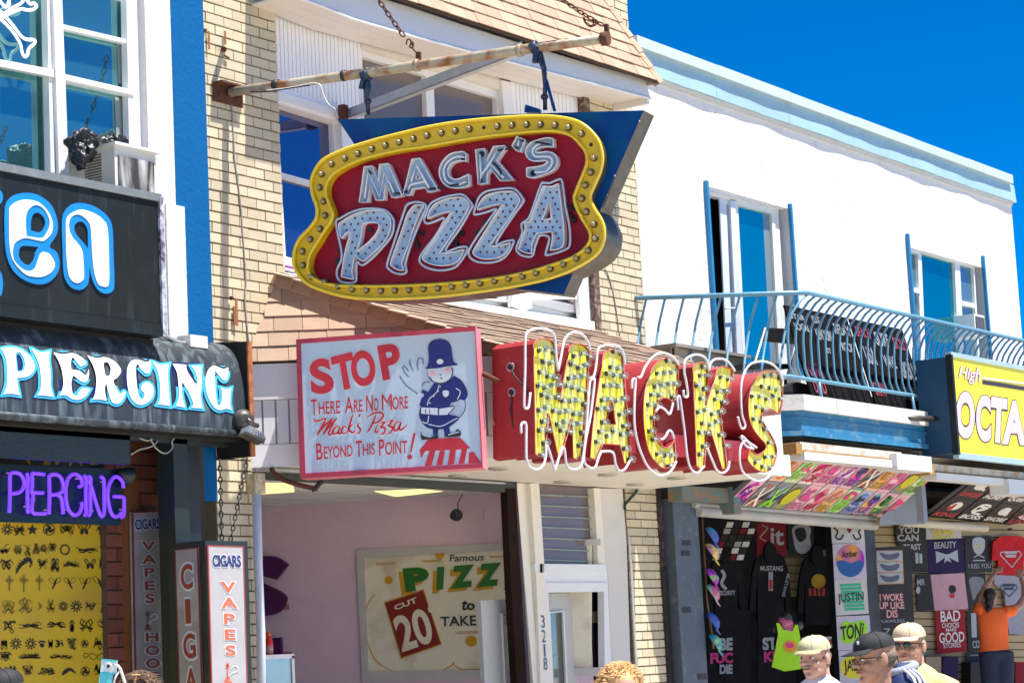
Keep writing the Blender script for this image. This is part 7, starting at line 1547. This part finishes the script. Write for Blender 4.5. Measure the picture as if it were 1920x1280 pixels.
# slat wall with shirts at right
RQ = PL(WP.at(1790,1100).x, P+.85, .84, -.54)
rs_ = thing('slat_wall', 'cream slat wall display at the right of the shirt shop', 'slat wall', RQ.at(1880, 1280))
slatwall(RQ, [(1640,960),(1990,968),(1990,1330),(1640,1330)], 26, M_('cream_slat', (.46,.36,.20), rough=.6, var=.1), rs_)
MB().poly(RQ, [[(1640,950),(1995,958),(1995,1340),(1640,1340)]], .02, -.02).obj('backing', m_dark, rs_)
bc = M_('black_cloth', (.018,.016,.018)); m_nvc = M_('navy_purple_cloth', (.025,.015,.075), rough=.9); m_pkc = M_('pink_cloth', (.62,.36,.44), rough=.9, bump=.6, bscale=9, bdist=.03); m_red2 = M_('red_cloth', (.52,.012,.02), rough=.9, bump=.8, bscale=9, bdist=.04)
flatshirt(RQ, zn((330,455),(488,458),(490,540),(335,545)), bc, 'black shirt with grey block letters YOU CAN above the BEAST shirt', [('t','YOU',zn((345,465),(455,465),(455,500),(345,500)),.03,mg),('t','CAN',zn((340,505),(452,505),(452,540),(342,540)),.03,mg)])
flatshirt(RQ, zn((345,548),(495,540),(505,700),(355,705)), bc, 'black shirt reading BEAST left of the navy BEAUTY shirt', [('t','BEAST',zn((372,555),(465,552),(466,585),(374,588)),.03,mg),('p',zn((435,600),(450,600),(452,655),(437,655)),mg),('p',zn((455,605),(470,605),(472,655),(457,655)),mg)])
flatshirt(RQ, zn((490,462),(672,465),(676,524),(493,530)), m_gcl, 'grey shirt with yellow letters GUNS above the BEAUTY shirt', [('t','GUNS',zn((520,475),(636,474),(636,506),(522,508)),.03,m_ys),('t','OUT',zn((530,510),(636,510),(636,526),(532,528)),.03,m_ys)])
flatshirt(RQ, zn((495,535),(684,525),(696,702),(508,708)), m_nvc, 'navy purple shirt reading BEAUTY with a white bow', [('t','BEAUTY',zn((533,545),(648,540),(650,576),(535,580)),.02,mg),('p',crv([(x,y,1) for x,y in zn((540,590),(592,608),(606,608),(655,585),(660,650),(610,625),(625,652),(600,640),(585,655),(590,625),(545,655))],n=1),mg)])
flatshirt(RQ, zn((692,520),(832,512),(835,700),(698,706)), bc, 'black shirt with pale skull face and small caption beside the red shirt', [('p',crv([(x,y,0) for x,y in zn((735,530),(765,518),(795,530),(798,570),(785,600),(765,610),(745,598),(735,570))],n=3),mg),('p',circ(*zn((752,565))[0],2.6),.007,m_ys),('p',circ(*zn((780,565))[0],2.6),.007,m_ys),('s',zn((740,625),(765,612),(795,625)),2,mg),('s',zn((735,640),(800,640)),2,mg),('t','I KISS YOU',zn((712,658),(828,655),(828,680),(714,683)),.0,mg)])
flatshirt(RQ, zn((440,715),(508,712),(530,900),(445,905)), bc, 'black MR shirt between the poster and the pale pink shirt', [('t','MR',zn((442,738),(485,736),(485,768),(444,770)),.02,mg),('p',circ(*zn((450,795))[0],4,7),mg)])
flatshirt(RQ, zn((514,715),(690,706),(712,892),(536,902)), m_pkc, 'pale pink shirt with small plain red and black print', [('s',zn((560,745),(598,742)),1.5,mg),('p',circ(*zn((628,790))[0],7,8),m_blk),('p',zn((612,815),(640,813),(638,835),(616,836)),m_sred),('s',zn((640,850),(680,848)),1.5,mg)])
flatshirt(RQ, zn((538,902),(690,895),(705,1115),(550,1128)), M_('crimson_cloth', (.36,.02,.03), rough=.9), 'crimson shirt reading BAD CHOICES MAKE GOOD STORIES', [('t','BAD',zn((565,905),(668,898),(670,955),(568,962)),.02,m_wht),('t','CHOICES',zn((573,968),(663,962),(664,988),(575,992)),.01,m_wht),('t','MAKE',zn((594,994),(650,990),(650,1008),(596,1012)),.01,m_wht),('t','GOOD',zn((558,1018),(690,1010),(692,1064),(562,1072)),.02,m_wht),('t','STORIES',zn((580,1072),(672,1066),(672,1092),(582,1098)),.01,m_wht)])
flatshirt(RQ, zn((698,712),(800,706),(805,890),(712,900)), bc, 'black shirt with faint grey portrait left of the woman in orange', [('p',crv([(x,y,0) for x,y in zn((715,740),(740,725),(790,735),(790,790),(760,810),(740,850),(725,800))],n=3),M_('dim_grey_print', (.2,.22,.24)))])
flatshirt(RQ, zn((705,905),(790,900),(800,1110),(712,1118)), bc, 'black shirt with white framed portrait low beside the woman in orange', [('p',zn((725,915),(752,912),(756,1040),(730,1042)),mg),('t','CO',zn((732,1060),(770,1056),(772,1095),(734,1098)),.03,mg)])
flatshirt(RQ, zn((700,1120),(790,1118),(800,1260),(706,1262)), bc, 'plain black folded shirt at the bottom of the slat wall', [('s',zn((720,1135),(770,1132)),2,mg)])
flatshirt(PL(WP.at(1700,1200).x, P+.1, .6, -.8), zn((250,985),(430,975),(440,1200),(260,1210)), mdkp, 'black poster shirt with yellow green prints behind the man in the tan cap', [('s',zn((335,985+i*11),(355,984+i*11)),2.2,m_lg) for i in range(7)]+[('s',zn((260,990),(300,1000),(280,1020)),4,mg),('p',circ(*zn((345,1095))[0],7,9),m_lg),('t','AND I N',zn((300,1112),(385,1105),(385,1130),(302,1138)),.03,m_lp)])
# red tee and grey tee with shield emblems
def tee(pl, pts, m, lab, shield, mm):
    t = thing('hanging_tshirt', lab, 't-shirt', pl.at(*pts[0])); L_ = crv([(x, y, 1) for x, y in pts], n=1); MB().poly(pl, [L_], .04, .10).obj('cloth', m, t)
    b_ = MB(); b_.poly(pl, [shield, grow(shield, -1.8)], 0, .104); c_ = MB(); i2 = grow(shield, -3.4); xs_ = sum(p[0] for p in shield)/len(shield); ys_ = sum(p[1] for p in shield)/len(shield)
    for f in (.0, .3): c_.poly(pl, [[(xs_-12+f*6, ys_-9+f*22), (xs_+12-f*6, ys_-9+f*22), (xs_+11-f*8, ys_-4+f*22), (xs_-11+f*8, ys_-4+f*22)]], 0, .105)
    b_.obj('shield_outline', mm, t); c_.obj('shield_bars', mm, t, kind='stuff'); return t
t = tee(RQ, zn((905,512),(960,512),(1010,520),(1050,560),(1030,640),(1000,640),(1000,720),(870,715),(866,640),(836,640),(840,545),(870,520)), m_red2, 'bright red t-shirt with pale shield emblem on a hanger above the woman', zn((878,595),(980,590),(992,610),(940,680),(876,612)), mg)
MB().ell(RQ.at(1894,992,.12), (.06,.03,.02), None, 10, 6).obj('hanger_neck', m_bwire, t)
tee(RQ, zn((850,715),(1000,722),(1040,760),(1000,800),(1000,1030),(925,1020),(900,800),(846,760)), M_('grey_lavender_cloth', (.34,.34,.42), rough=.9), 'grey lavender t-shirt with dark shield emblem held by the woman', zn((880,770),(960,765),(970,785),(925,832),(876,785)), M_('dark_teal_print', (.02,.06,.08)))
cn = ['crimson','black','light grey','tan','navy purple']
for i, (x0_, x1_, y0_, y1_, lb) in enumerate([(1640,1800,1230,1300,'on the shelf under the slogan shirts'),(1820,1925,1240,1300,'on the shelf at the far right')]):
    for k in range(5):
        f0 = k/5; f1 = (k+.9)/5; kk = (k+i) % 5
        o = MB().poly(RQ, [[(x0_+(x1_-x0_)*f0, y0_), (x0_+(x1_-x0_)*f1, y0_), (x0_+(x1_-x0_)*f1, y1_), (x0_+(x1_-x0_)*f0, y1_)]], .2, .25).obj('folded_shirt', [m_rs, bc, m_gcl, m_wd, m_nvc][kk], None, label='folded %s shirt %s' % (cn[kk], lb), cat='folded shirt', group='folded shirts on the shop shelves')
# ================================================================== PEOPLE
SKIN = [M_('fair_skin', (.50,.27,.18), rough=.55, var=.08, scale=9), M_('tanned_skin', (.42,.22,.14), rough=.55, var=.08, scale=9), M_('pink_skin', (.56,.31,.23), rough=.55, var=.08, scale=9)]  # even base tones: fair, tanned and pink skin
def vox(name, mb, m, parent, vs=.008, smooth=6, **k):
    """one continuous skin grown over overlapping volumes"""
    me = mb.mesh('tmp', m); o = bpy.data.objects.new('tmp', me); COL.objects.link(o)
    r = o.modifiers.new('r', 'REMESH'); r.mode = 'VOXEL'; r.voxel_size = vs; r.use_smooth_shade = True
    s = o.modifiers.new('s', 'SMOOTH'); s.iterations = smooth; s.factor = .5
    dg = bpy.context.evaluated_depsgraph_get(); me2 = bpy.data.meshes.new_from_object(o.evaluated_get(dg))
    bpy.data.objects.remove(o); me2.name = name
    me2.materials.clear(); me2.materials.append(m)
    for p in me2.polygons: p.use_smooth = True
    return link(name, me2, parent, **k)
class Fr:                      # head frame: f forward, s to the figure's left, u up
    def __init__(s, c, f, tilt=0.):
        s.c = Vector(c); f = Vector(f).normalized(); s.s = UPZ.cross(f).normalized(); s.f = (f*math.cos(tilt)-UPZ*math.sin(tilt)).normalized(); s.u = s.f.cross(s.s).normalized()
        s.R = Matrix((s.f, s.s, s.u)).transposed()
    def p(s, f, l, u): return s.c + s.f*f + s.s*l + s.u*u
def head(mb, F, k=1.):
    e = lambda f, l, u, rf, rl, ru, sg=16: mb.ell(F.p(f*k, l*k, u*k), (rf*k, rl*k, ru*k), F.R, sg, 12)
    e(-.012, 0, .045, .098, .077, .082, 24); e(.004, 0, -.01, .076, .066, .090, 24); e(.042, 0, -.072, .040, .040, .032); e(.024, 0, -.055, .058, .056, .045)
    e(.074, 0, .036, .024, .052, .011); e(.088, 0, .006, .014, .0095, .032); e(.106, 0, -.013, .019, .013, .012); e(.092, .013, -.016, .010, .007, .007); e(.092, -.013, -.016, .010, .007, .007)
    for s_ in (1, -1): e(.058, s_*.042, -.018, .024, .020, .018); e(-.012, s_*.081, .0, .020, .010, .034); e(.004, s_*.079, -.004, .007, .009, .024); e(.068, s_*.030, .017, .012, .013, .008)
    e(.088, 0, -.040, .013, .022, .006); e(.085, 0, -.054, .013, .019, .007); e(.080, 0, -.084, .016, .018, .014)
    mb.tube([F.p(-.03*k, 0, -.04*k), F.p(-.035*k, 0, -.09*k), F.p(-.045*k, 0, -.14*k)], [.060*k, .060*k, .075*k], seg=16)
def face(F, t, k=1., mouth=True, brows=(.16,.10,.07), eyes=True):
    if eyes:
        for s_ in (1, -1):
            MB().ell(F.p(.077*k, s_*.031*k, .014*k), (.010*k, .014*k, .0075*k), F.R, 12, 8).obj('eye', M_('eye_white', (.7,.68,.65), rough=.2), t)
            MB().ell(F.p(.0855*k, s_*.030*k, .014*k), (.003*k, .0065*k, .0065*k), F.R, 10, 6).obj('iris', M_('dark_iris', (.05,.03,.02), rough=.1), t)
            MB().tube([F.p(.094*k, s_*.016*k, .034*k), F.p(.096*k, s_*.032*k, .039*k), F.p(.086*k, s_*.048*k, .033*k)], .0052*k, seg=6).obj('eyebrow', M_('brow_hair', brows, rough=.9), t)
    MB().tube([F.p(.090*k, -.022*k, -.046*k), F.p(.099*k, 0, -.0465*k), F.p(.090*k, .022*k, -.046*k)], [.003*k, .0055*k, .003*k], seg=6).obj('mouth', M_('lip_pink', (.26,.06,.05), rough=.5), t)
def shades(F, t, k=1., rim=True):
    for s_ in (1, -1):
        mb = MB().ell(F.p(.098*k, s_*.031*k, .014*k), (.006*k, .026*k, .018*k), F.R, 16, 8); mb.obj('sunglass_lens', M_('dark_lens', (.008,.008,.01), rough=.05, spec=1., var=0), t)
        MB().tube([F.p(.095*k, s_*.057*k, .020*k), F.p(.06*k, s_*.074*k, .018*k), F.p(-.01*k, s_*.086*k, .014*k)], .0032*k, seg=6).obj('sunglass_arm', m_bwire, t)
    MB().tube([F.p(.103*k, -.012*k, .022*k), F.p(.106*k, 0, .025*k), F.p(.103*k, .012*k, .022*k)], .003*k, seg=6).obj('sunglass_bridge', m_bwire, t)
LEAN = [0., 0.]
def torso(F, ht, hw, k=1.):
    """shirt volume from the shoulders down, arms hanging ; returns builders for shirt, arms and trousers"""
    c = F.c; f = Vector((F.f.x, F.f.y, 0)).normalized(); s_ = UPZ.cross(f); z = lambda q: Vector((c.x-f.x*(.04+LEAN[0]), c.y-f.y*(.04+LEAN[0]), 0))+UPZ*q
    sh = c.z-.178*k+LEAN[1]; R = Matrix((f, s_, UPZ)).transposed()
    top = MB(); prof = [(sh+.060,.062,.080),(sh+.035,.085,.13),(sh-.03,.11,.195),(sh-.12,.13,.205),(sh-.25,.135,.19),(sh-.40,.13,.175),(sh-.58,.135,.18)]
    for i in range(len(prof)-1):
        (z0,a0,b0),(z1,a1,b1) = prof[i], prof[i+1]
        for q in range(4):
            t = q/4; top.ell(z(z0+(z1-z0)*t), (a0+(a1-a0)*t, b0+(b1-b0)*t, .05), R, 20, 8)
    for w_ in (1, -1):
        top.tube([z(sh-.02)+s_*w_*.13, z(sh-.05)+s_*w_*.20, z(sh-.20)+s_*w_*.235, z(sh-.30)+s_*w_*.245], [.06,.068,.062,.066], seg=14)
    arms = MB()
    for w_ in (1, -1): arms.tube([z(sh-.15)+s_*w_*.225, z(sh-.32)+s_*w_*.245, z(sh-.56)+s_*w_*.25+f*.06, z(sh-.62)+s_*w_*.25+f*.08], [.045,.043,.03,.028], seg=10)
    legs = MB()
    for w_ in (1, -1): legs.tube([z(sh-.55)+s_*w_*.09, z(sh-.95)+s_*w_*.10, z(.10)+s_*w_*.10], [.105,.08,.055], seg=12); 
    shoe = MB()
    for w_ in (1, -1): shoe.ell(z(.07)+s_*w_*.10+f*.05, (.14,.05,.06), R, 12, 8)
    return top, arms, legs, shoe
m_jean = M_('navy_trousers', (.02,.03,.06), rough=.9); m_shoe = M_('dark_shoe', (.03,.03,.03))
def at_d(x, y, d): return EYE + ray(x, y)*(d/FPX)
def person(x, y, d, face_dir, label, skin, shirt, k=1., tilt=0., hat=None, hair=None, sh=False, extra=None, brow=(.16,.10,.07)):
    c = at_d(x, y, d); F = Fr(c, face_dir, tilt); g = Vector((c.x, c.y, .02)); t = thing('person', label, 'person', g)
    b = MB(); head(b, F, k); top, arms, legs, shoe = torso(F, 0, 0, k)
    b.V += []; o = len(b.V); b.add(arms.V, arms.F, 0, True)
    vox('body', b, skin, t, .0048, 2)
    vox('shirt', top, shirt, t, .012, 8); vox('trousers', legs, m_jean, t, .018, 4); shoe.obj('shoes', m_shoe, t)
    face(F, t, k, eyes=not sh, brows=brow)
    if sh: shades(F, t, k)
    if hat:
        up = F.u; cap_mesh(t, F.p(-.008*k, 0, .052*k), F.f*1.0-UPZ*.06, .092*k, hat[0], up=up, mbrim=hat[1])
    if hair: hair(F, t, k)
    if extra: extra(F, t, k)
    return t, F
TOC = (-FH); LFT = -RT
def side_hair(m):
    def f(F, t, k):
        mb = MB()
        mb.ell(F.p(-.030*k, 0, .012*k), (.084*k, .0815*k, .048*k), F.R, 22, 12); mb.ell(F.p(-.062*k, 0, -.028*k), (.050*k, .056*k, .040*k), F.R, 18, 10)
        mb.obj('hair', m, t)
    return f
m_ghair = M_('grey_brown_hair', (.16,.12,.09), rough=.9, var=.3, scale=60)
# man in khaki cap and white shirt
person(1527, 1235, 12.6, TOC*.72+LFT*.58, 'man in pale khaki cap and white v neck t-shirt with grey moustache looking left', SKIN[2], M_('white_tshirt', (.74,.74,.76), rough=.9), 1.02, .05, (M_('khaki_cap_cloth', (.50,.46,.28), rough=.9), M_('khaki_cap_brim', (.42,.36,.2), rough=.9)), side_hair(m_ghair), False,
  lambda F, t, k: MB().tube([F.p(.094*k,-.024*k,-.038*k), F.p(.106*k,0,-.031*k), F.p(.094*k,.024*k,-.038*k)], [.004*k,.007*k,.004*k], seg=8).obj('moustache', M_('grey_moustache', (.32,.27,.23), rough=.9), t))
def stripes(F, t, k):
    f = Vector((F.f.x, F.f.y, 0)).normalized(); s_ = UPZ.cross(f); z = lambda q: Vector((F.c.x-f.x*(.04+LEAN[0]), F.c.y-f.y*(.04+LEAN[0]), 0))+UPZ*q; sh = F.c.z-.178*k+LEAN[1]
    for w_ in (1, -1):
        for j in (-1, 0, 1):
            MB().tube([z(sh+.075)+s_*w_*.075+f*(j*.022), z(sh+.058)+s_*w_*.14+f*(j*.024), z(sh+.03)+s_*w_*.20+f*(j*.026), z(sh-.06)+s_*w_*.265+f*(j*.026), z(sh-.25)+s_*w_*.305+f*(j*.026)], .0065, seg=6).obj('sleeve_stripe', m_wht, t)
    vox('hood_collar', MB().tube([z(sh+.07)+Vector((f.x*.07*math.cos(a)+s_.x*.085*math.sin(a), f.y*.07*math.cos(a)+s_.y*.085*math.sin(a), -.02*math.cos(a))) for a in [i*math.pi/8 for i in range(16)]], .026, True, 8), M_('grey_hood_cloth', (.30,.32,.38), rough=.95, bump=.6, bscale=90), t, .01, 2)
    MB().tube([F.p(.095*k,-.045*k,.017*k), F.p(.102*k,-.03*k,.0*k), F.p(.104*k,-.012*k,.016*k), F.p(.104*k,.012*k,.016*k), F.p(.102*k,.03*k,.0*k), F.p(.095*k,.05*k,.017*k), F.p(.0,.088*k,.012*k)], .0026*k, seg=6).obj('glasses_frame', m_bwire, t)
    m = MB(); c = F.p(.085*k, .028*k, .092*k)
    for j in range(3): m.tube([c+F.s*(j*.008-.008)-F.u*.010, c+F.s*(j*.008-.003)+F.u*.006], .0022, seg=5)
    m.obj('cap_emblem', m_wht, t, kind='stuff')
LEAN[:] = [.09, .06]
person(1640, 1236, 11.0, TOC*.28+LFT*.96, 'man in black baseball cap and navy jacket with three white stripes facing left', SKIN[1], M_('navy_track_jacket', (.012,.03,.11), rough=.7), 1.04, .10, (M_('black_cap_cloth', (.012,.013,.016), rough=.8), M_('black_cap_brim', (.02,.02,.022), rough=.7)), side_hair(m_ghair), False, stripes)
LEAN[:] = [0., 0.]
def lanyard(F, t, k):
    f = Vector((F.f.x, F.f.y, 0)).normalized(); s_ = UPZ.cross(f); z = lambda q: Vector((F.c.x-f.x*.04, F.c.y-f.y*.04, 0))+UPZ*q; sh = F.c.z-.178*k
    MB().tube([z(sh+.07)+s_*.075+f*.0, z(sh+.0)+s_*.065+f*.118, z(sh-.10)+s_*.04+f*.142, z(sh-.26)+f*.15, z(sh-.10)-s_*.04+f*.142, z(sh)-s_*.065+f*.118, z(sh+.07)-s_*.075], .0035, seg=6).obj('neck_cord', m_bwire, t)
person(1705, 1212, 12.4, TOC*.80+LFT*.52, 'man in tan cap, sunglasses and pale yellow t-shirt with a neck cord', SKIN[0], M_('pale_yellow_tshirt', (.72,.54,.22), rough=.9), 1.02, .02, (M_('tan_cap_cloth', (.56,.44,.30), rough=.9), M_('tan_cap_brim', (.52,.42,.30), rough=.9)), side_hair(m_ghair), True, lanyard)
# blond person, only the crown shows
def tuft(col, n=420, r=.105, ln=.05, low=-.02, cap_=False):
    m = M_(col[0], col[1], rough=.6, var=.3, scale=50)
    def f(F, t, k):
        mb = MB(); rr = random.Random(5); mb.ell(F.p(-.018*k, 0, .050*k), (.100*k, .084*k, .082*k), F.R, 22, 14)
        for i in range(n):
            a = rr.uniform(0, 6.283); b = rr.uniform(low*3, 1.45); d = (F.f*math.cos(a)*math.cos(b)+F.s*math.sin(a)*math.cos(b)+F.u*math.sin(b))
            if F.f.dot(d) > .55 and b < .45: continue
            p = F.p(-.018*k, 0, .050*k)+d*.082*k; q = p+d*ln*.45*rr.uniform(.4,1)+F.s*rr.uniform(-.02,.02)-F.u*ln*.35-F.f*.012; q += Vector((rr.uniform(-.016,.016), rr.uniform(-.016,.016), rr.uniform(-.004,.018))); mb.tube([p-d*.004, (p+q)/2+d*.006, q], [.0030,.0024,.0006], seg=3, caps=False)
        mb.obj('hair', m, t)
    return f
person(1166, 1301, 10.6, TOC*.9+RT*.25, 'person with tousled short blond hair, only the top of the head in view', SKIN[2], M_('grey_tshirt', (.3,.3,.32), rough=.9), 1.02, .25, None, tuft(('blond_hair', (.60,.36,.14)), 2600))
person(4, 1306, 10.5, TOC*.6+LFT*.7, 'person at the left corner in black cap with orange lettering, almost out of frame', SKIN[0], M_('black_tshirt', (.02,.02,.02)), 1.0, .1, (M_('black_cap_cloth', (.012,.013,.016)), M_('orange_cap_brim', (.75,.16,.02))), side_hair(m_ghair), False)
pt, F9 = person(262, 1316, 10.6, TOC, 'person with brown hair and sunglasses pushed up, holding the selfie stick', SKIN[0], M_('grey_tshirt', (.3,.3,.32)), 1.0, .1, None, tuft(('brown_hair', (.16,.09,.05)), 1500))
for s_ in (1, -1): MB().ell(F9.p(.055, s_*.032, .128), (.018, .028, .016), F9.R, 14, 8).obj('raised_sunglass_lens', M_('brown_lens', (.12,.06,.03), rough=.08, spec=1.), pt)
MB().tube([F9.p(.06,-.06,.13), F9.p(.065,0,.138), F9.p(.06,.06,.13)], .004, seg=6).obj('sunglass_rim', M_('gold_rim', (.5,.35,.15), rough=.3), pt)
# selfie stick and camera
t = thing('selfie_camera', 'small white action camera in a clear teal case on a selfie stick', 'camera', at_d(204, 1255, 10.4))
CP = PL(at_d(204,1255,10.4).x, at_d(204,1255,10.4).y, RT.x, RT.y)
MB().poly(CP, [[(190,1234),(219,1237),(216,1262),(188,1259)]], .03, .0).obj('camera_body', M_('white_plastic', (.62,.70,.72), rough=.3), t)
MB().poly(CP, [[(187,1262),(211,1264),(209,1282),(185,1280)]], .025, .0).obj('lower_case', M_('teal_clear_case', (.10,.55,.60), rough=.15), t)
MB().lathe(CP.at(203,1248,.001), CP.n, [(0,.018),(.008,.015)], 16).obj('lens_ring', M_('silver_ring', (.6,.62,.62), rough=.3), t); MB().lathe(CP.at(203,1248,.009), CP.n, [(0,.008),(.001,.008)], 12).obj('lens', m_bwire, t)
m = MB(); m.poly(CP, [[(190,1234),(219,1237),(218,1240),(190,1237)]], .031, .002); m.poly(CP, [[(188,1258),(216,1261),(216,1264),(188,1262)]], .031, .002); m.obj('case_edge', M_('teal_edge', (.05,.5,.55), rough=.2), t)
MB().tube([CP.at(214,1246), CP.at(222,1248), CP.at(226,1254), CP.at(236,1285), CP.at(246,1330)], .007, seg=8).obj('stick', M_('white_stick', (.7,.68,.6), rough=.3), t); MB().tube([CP.at(224,1256), CP.at(216,1270), CP.at(212,1285)], .005, seg=6).obj('strut', m_white, t)
# woman in orange reaching up -------------------------------------------------
WD = 26.6
wc = at_d(1858, 1119, WD); RU = (FH*.75+RT*.55).normalized(); F = Fr(wc, RU, -.25); hk = .86
t = thing('person', 'woman in orange t-shirt and navy trousers seen from behind reaching up to a red shirt', 'person', (wc.x, wc.y, .35))
WPn = PL(wc.x, wc.y, RT.x, RT.y)
W = lambda x, y, o=0: WPn.at(x, y, o)
zw = lambda x, y, o=0: W(1560+x/2.7833, 820+y/2.7833, o)
b = MB(); head(b, F, hk)
arm1 = [zw(770,900), zw(775,850,-.08), zw(800,780,-.16), zw(835,730,-.26), zw(850,712,-.32)]
arm2 = [zw(925,905), zw(975,880,-.08), zw(1005,830,-.16), zw(1000,770,-.26), zw(985,735,-.32)]
b.tube(arm1, [.052,.048,.042,.030,.026], seg=12); b.tube(arm2, [.052,.048,.042,.030,.026], seg=12)
b.tube([zw(835,900), zw(850,1000)], [.07,.09], seg=12)
def hand(b, w_, pd, out, s_):
    pd = pd.normalized(); out = out.normalized(); nn = pd.cross(out)
    b.ell(w_+pd*.045, (.045,.036,.016), Matrix((pd, out, nn)).transposed(), 14, 10)
    for i, (ln, of) in enumerate([(.072,-.030),(.082,-.011),(.076,.009),(.060,.027)]):
        a = w_+pd*.075+out*of; b.tube([a-pd*.02, a+pd*ln*.4+out*of*.25, a+pd*ln*.75+out*of*.45-nn*.006*s_, a+pd*ln+out*of*.5-nn*.014*s_], [.0095,.0090,.0085,.0070], seg=8)
    th = w_+pd*.025+out*(-.036); b.tube([th, th+pd*.022-out*.024, th+pd*.05-out*.034], [.0115,.0100,.0080], seg=8)
hand(b, arm1[-1], zw(885,660,-.42)-arm1[-1], RT*-1, 1); hand(b, arm2[-1], zw(975,665,-.42)-arm2[-1], RT, -1)
vox('body', b, SKIN[1], t, .007, 2)
sh_ = MB()
pr_ = [(905,.155,.08),(930,.185,.10),(970,.185,.115),(1010,.175,.11),(1050,.172,.105),(1090,.178,.11),(1118,.185,.115)]
for i in range(len(pr_)-1):
    for q in range(5):
        f_ = q/5; y, hw, dp = [pr_[i][j]*(1-f_)+pr_[i+1][j]*f_ for j in range(3)]
        sh_.ell(zw(838+(y-900)*.045, y), (hw, dp, .05), Matrix((RT, FH, UPZ)).transposed(), 24, 8)
sh_.tube([zw(785,905), zw(765,895,-.02), zw(770,868,-.05)], [.075,.07,.062], seg=14); sh_.tube([zw(900,905), zw(935,905,-.02), zw(952,893,-.05)], [.075,.07,.062], seg=14)
vox('shirt', sh_, M_('bright_orange_tshirt', (.85,.14,.025), rough=.85, bump=.3, bscale=14), t, .012, 6)
tr = MB()
for s_ in (-1, 1): tr.tube([zw(855+s_*38,1115), zw(862+s_*38,1200), zw(866+s_*34,1500)], [.125,.12,.075], seg=14)
tr.ell(zw(855,1135), (.19,.13,.12), Matrix((RT, FH, UPZ)).transposed(), 18, 10)
vox('trousers', tr, m_jean, t, .015, 6)
hr = MB().ell(F.p(-.02*hk,0,.04*hk), (.102*hk,.086*hk,.095*hk), F.R, 22, 14); hr.ell(F.p(-.085*hk,0,-.045*hk), (.055*hk,.065*hk,.085*hk), F.R, 18, 12); hr.ell(F.p(-.10*hk,.01,-.13*hk), (.04*hk,.05*hk,.06*hk), F.R, 14, 10); hr.tube([F.p(-.10*hk,0,-.10*hk), zw(812,905,.10)], [.045,.022], seg=10)
vox('hair', hr, M_('black_hair', (.012,.009,.008), rough=.55, bump=.6, bscale=120), t, .009, 2)
s9 = PL(wc.x, wc.y, RT.x, RT.y)
MB().box(wc.x-.5, wc.x+.5, wc.y-.5, wc.y+.5, .02, .34).obj('display_step', M_('dark_step', (.05,.05,.05)), ss)
# ================================================================== SMALL WEAR AND CLUTTER
wr_ = MB(); rr = random.Random(21)
m_runs = M_('grey_rain_streak', (.56,.55,.52), rough=.9, var=.15)
for i in range(34):
    x = rr.uniform(18.8, XE2-.3); z = rr.uniform(6.9, 7.3); l = rr.uniform(.15, .9); w_ = rr.uniform(.004, .014)
    if any(a-.1 < x < b+.1 for a, b in ((x0, x1), (wx0, wx1))): l = min(l, z-6.55)
    mbp = [Vector((x-w_, P-.0012, z)), Vector((x+w_, P-.0012, z)), Vector((x+w_*.3, P-.0012, z-l)), Vector((x-w_*.3, P-.0012, z-l))]
    wr_.add(mbp, [(0,1,2,3)])
wr_.obj('rain_streaks', m_runs, wb, kind='stuff')
cr_ = MB()
for i in range(9):
    x = rr.uniform(19, 27.8); z = rr.uniform(5.1, 7.1); p = [Vector((x, P-.0015, z))]
    for j in range(9): p.append(p[-1]+Vector((rr.uniform(-.05,.05), 0, -rr.uniform(.03,.1))))
    cr_.tube(p, .0016, seg=3, caps=False)
cr_.obj('hairline_cracks', M_('crack_grey', (.45,.44,.42)), wb, kind='stuff')
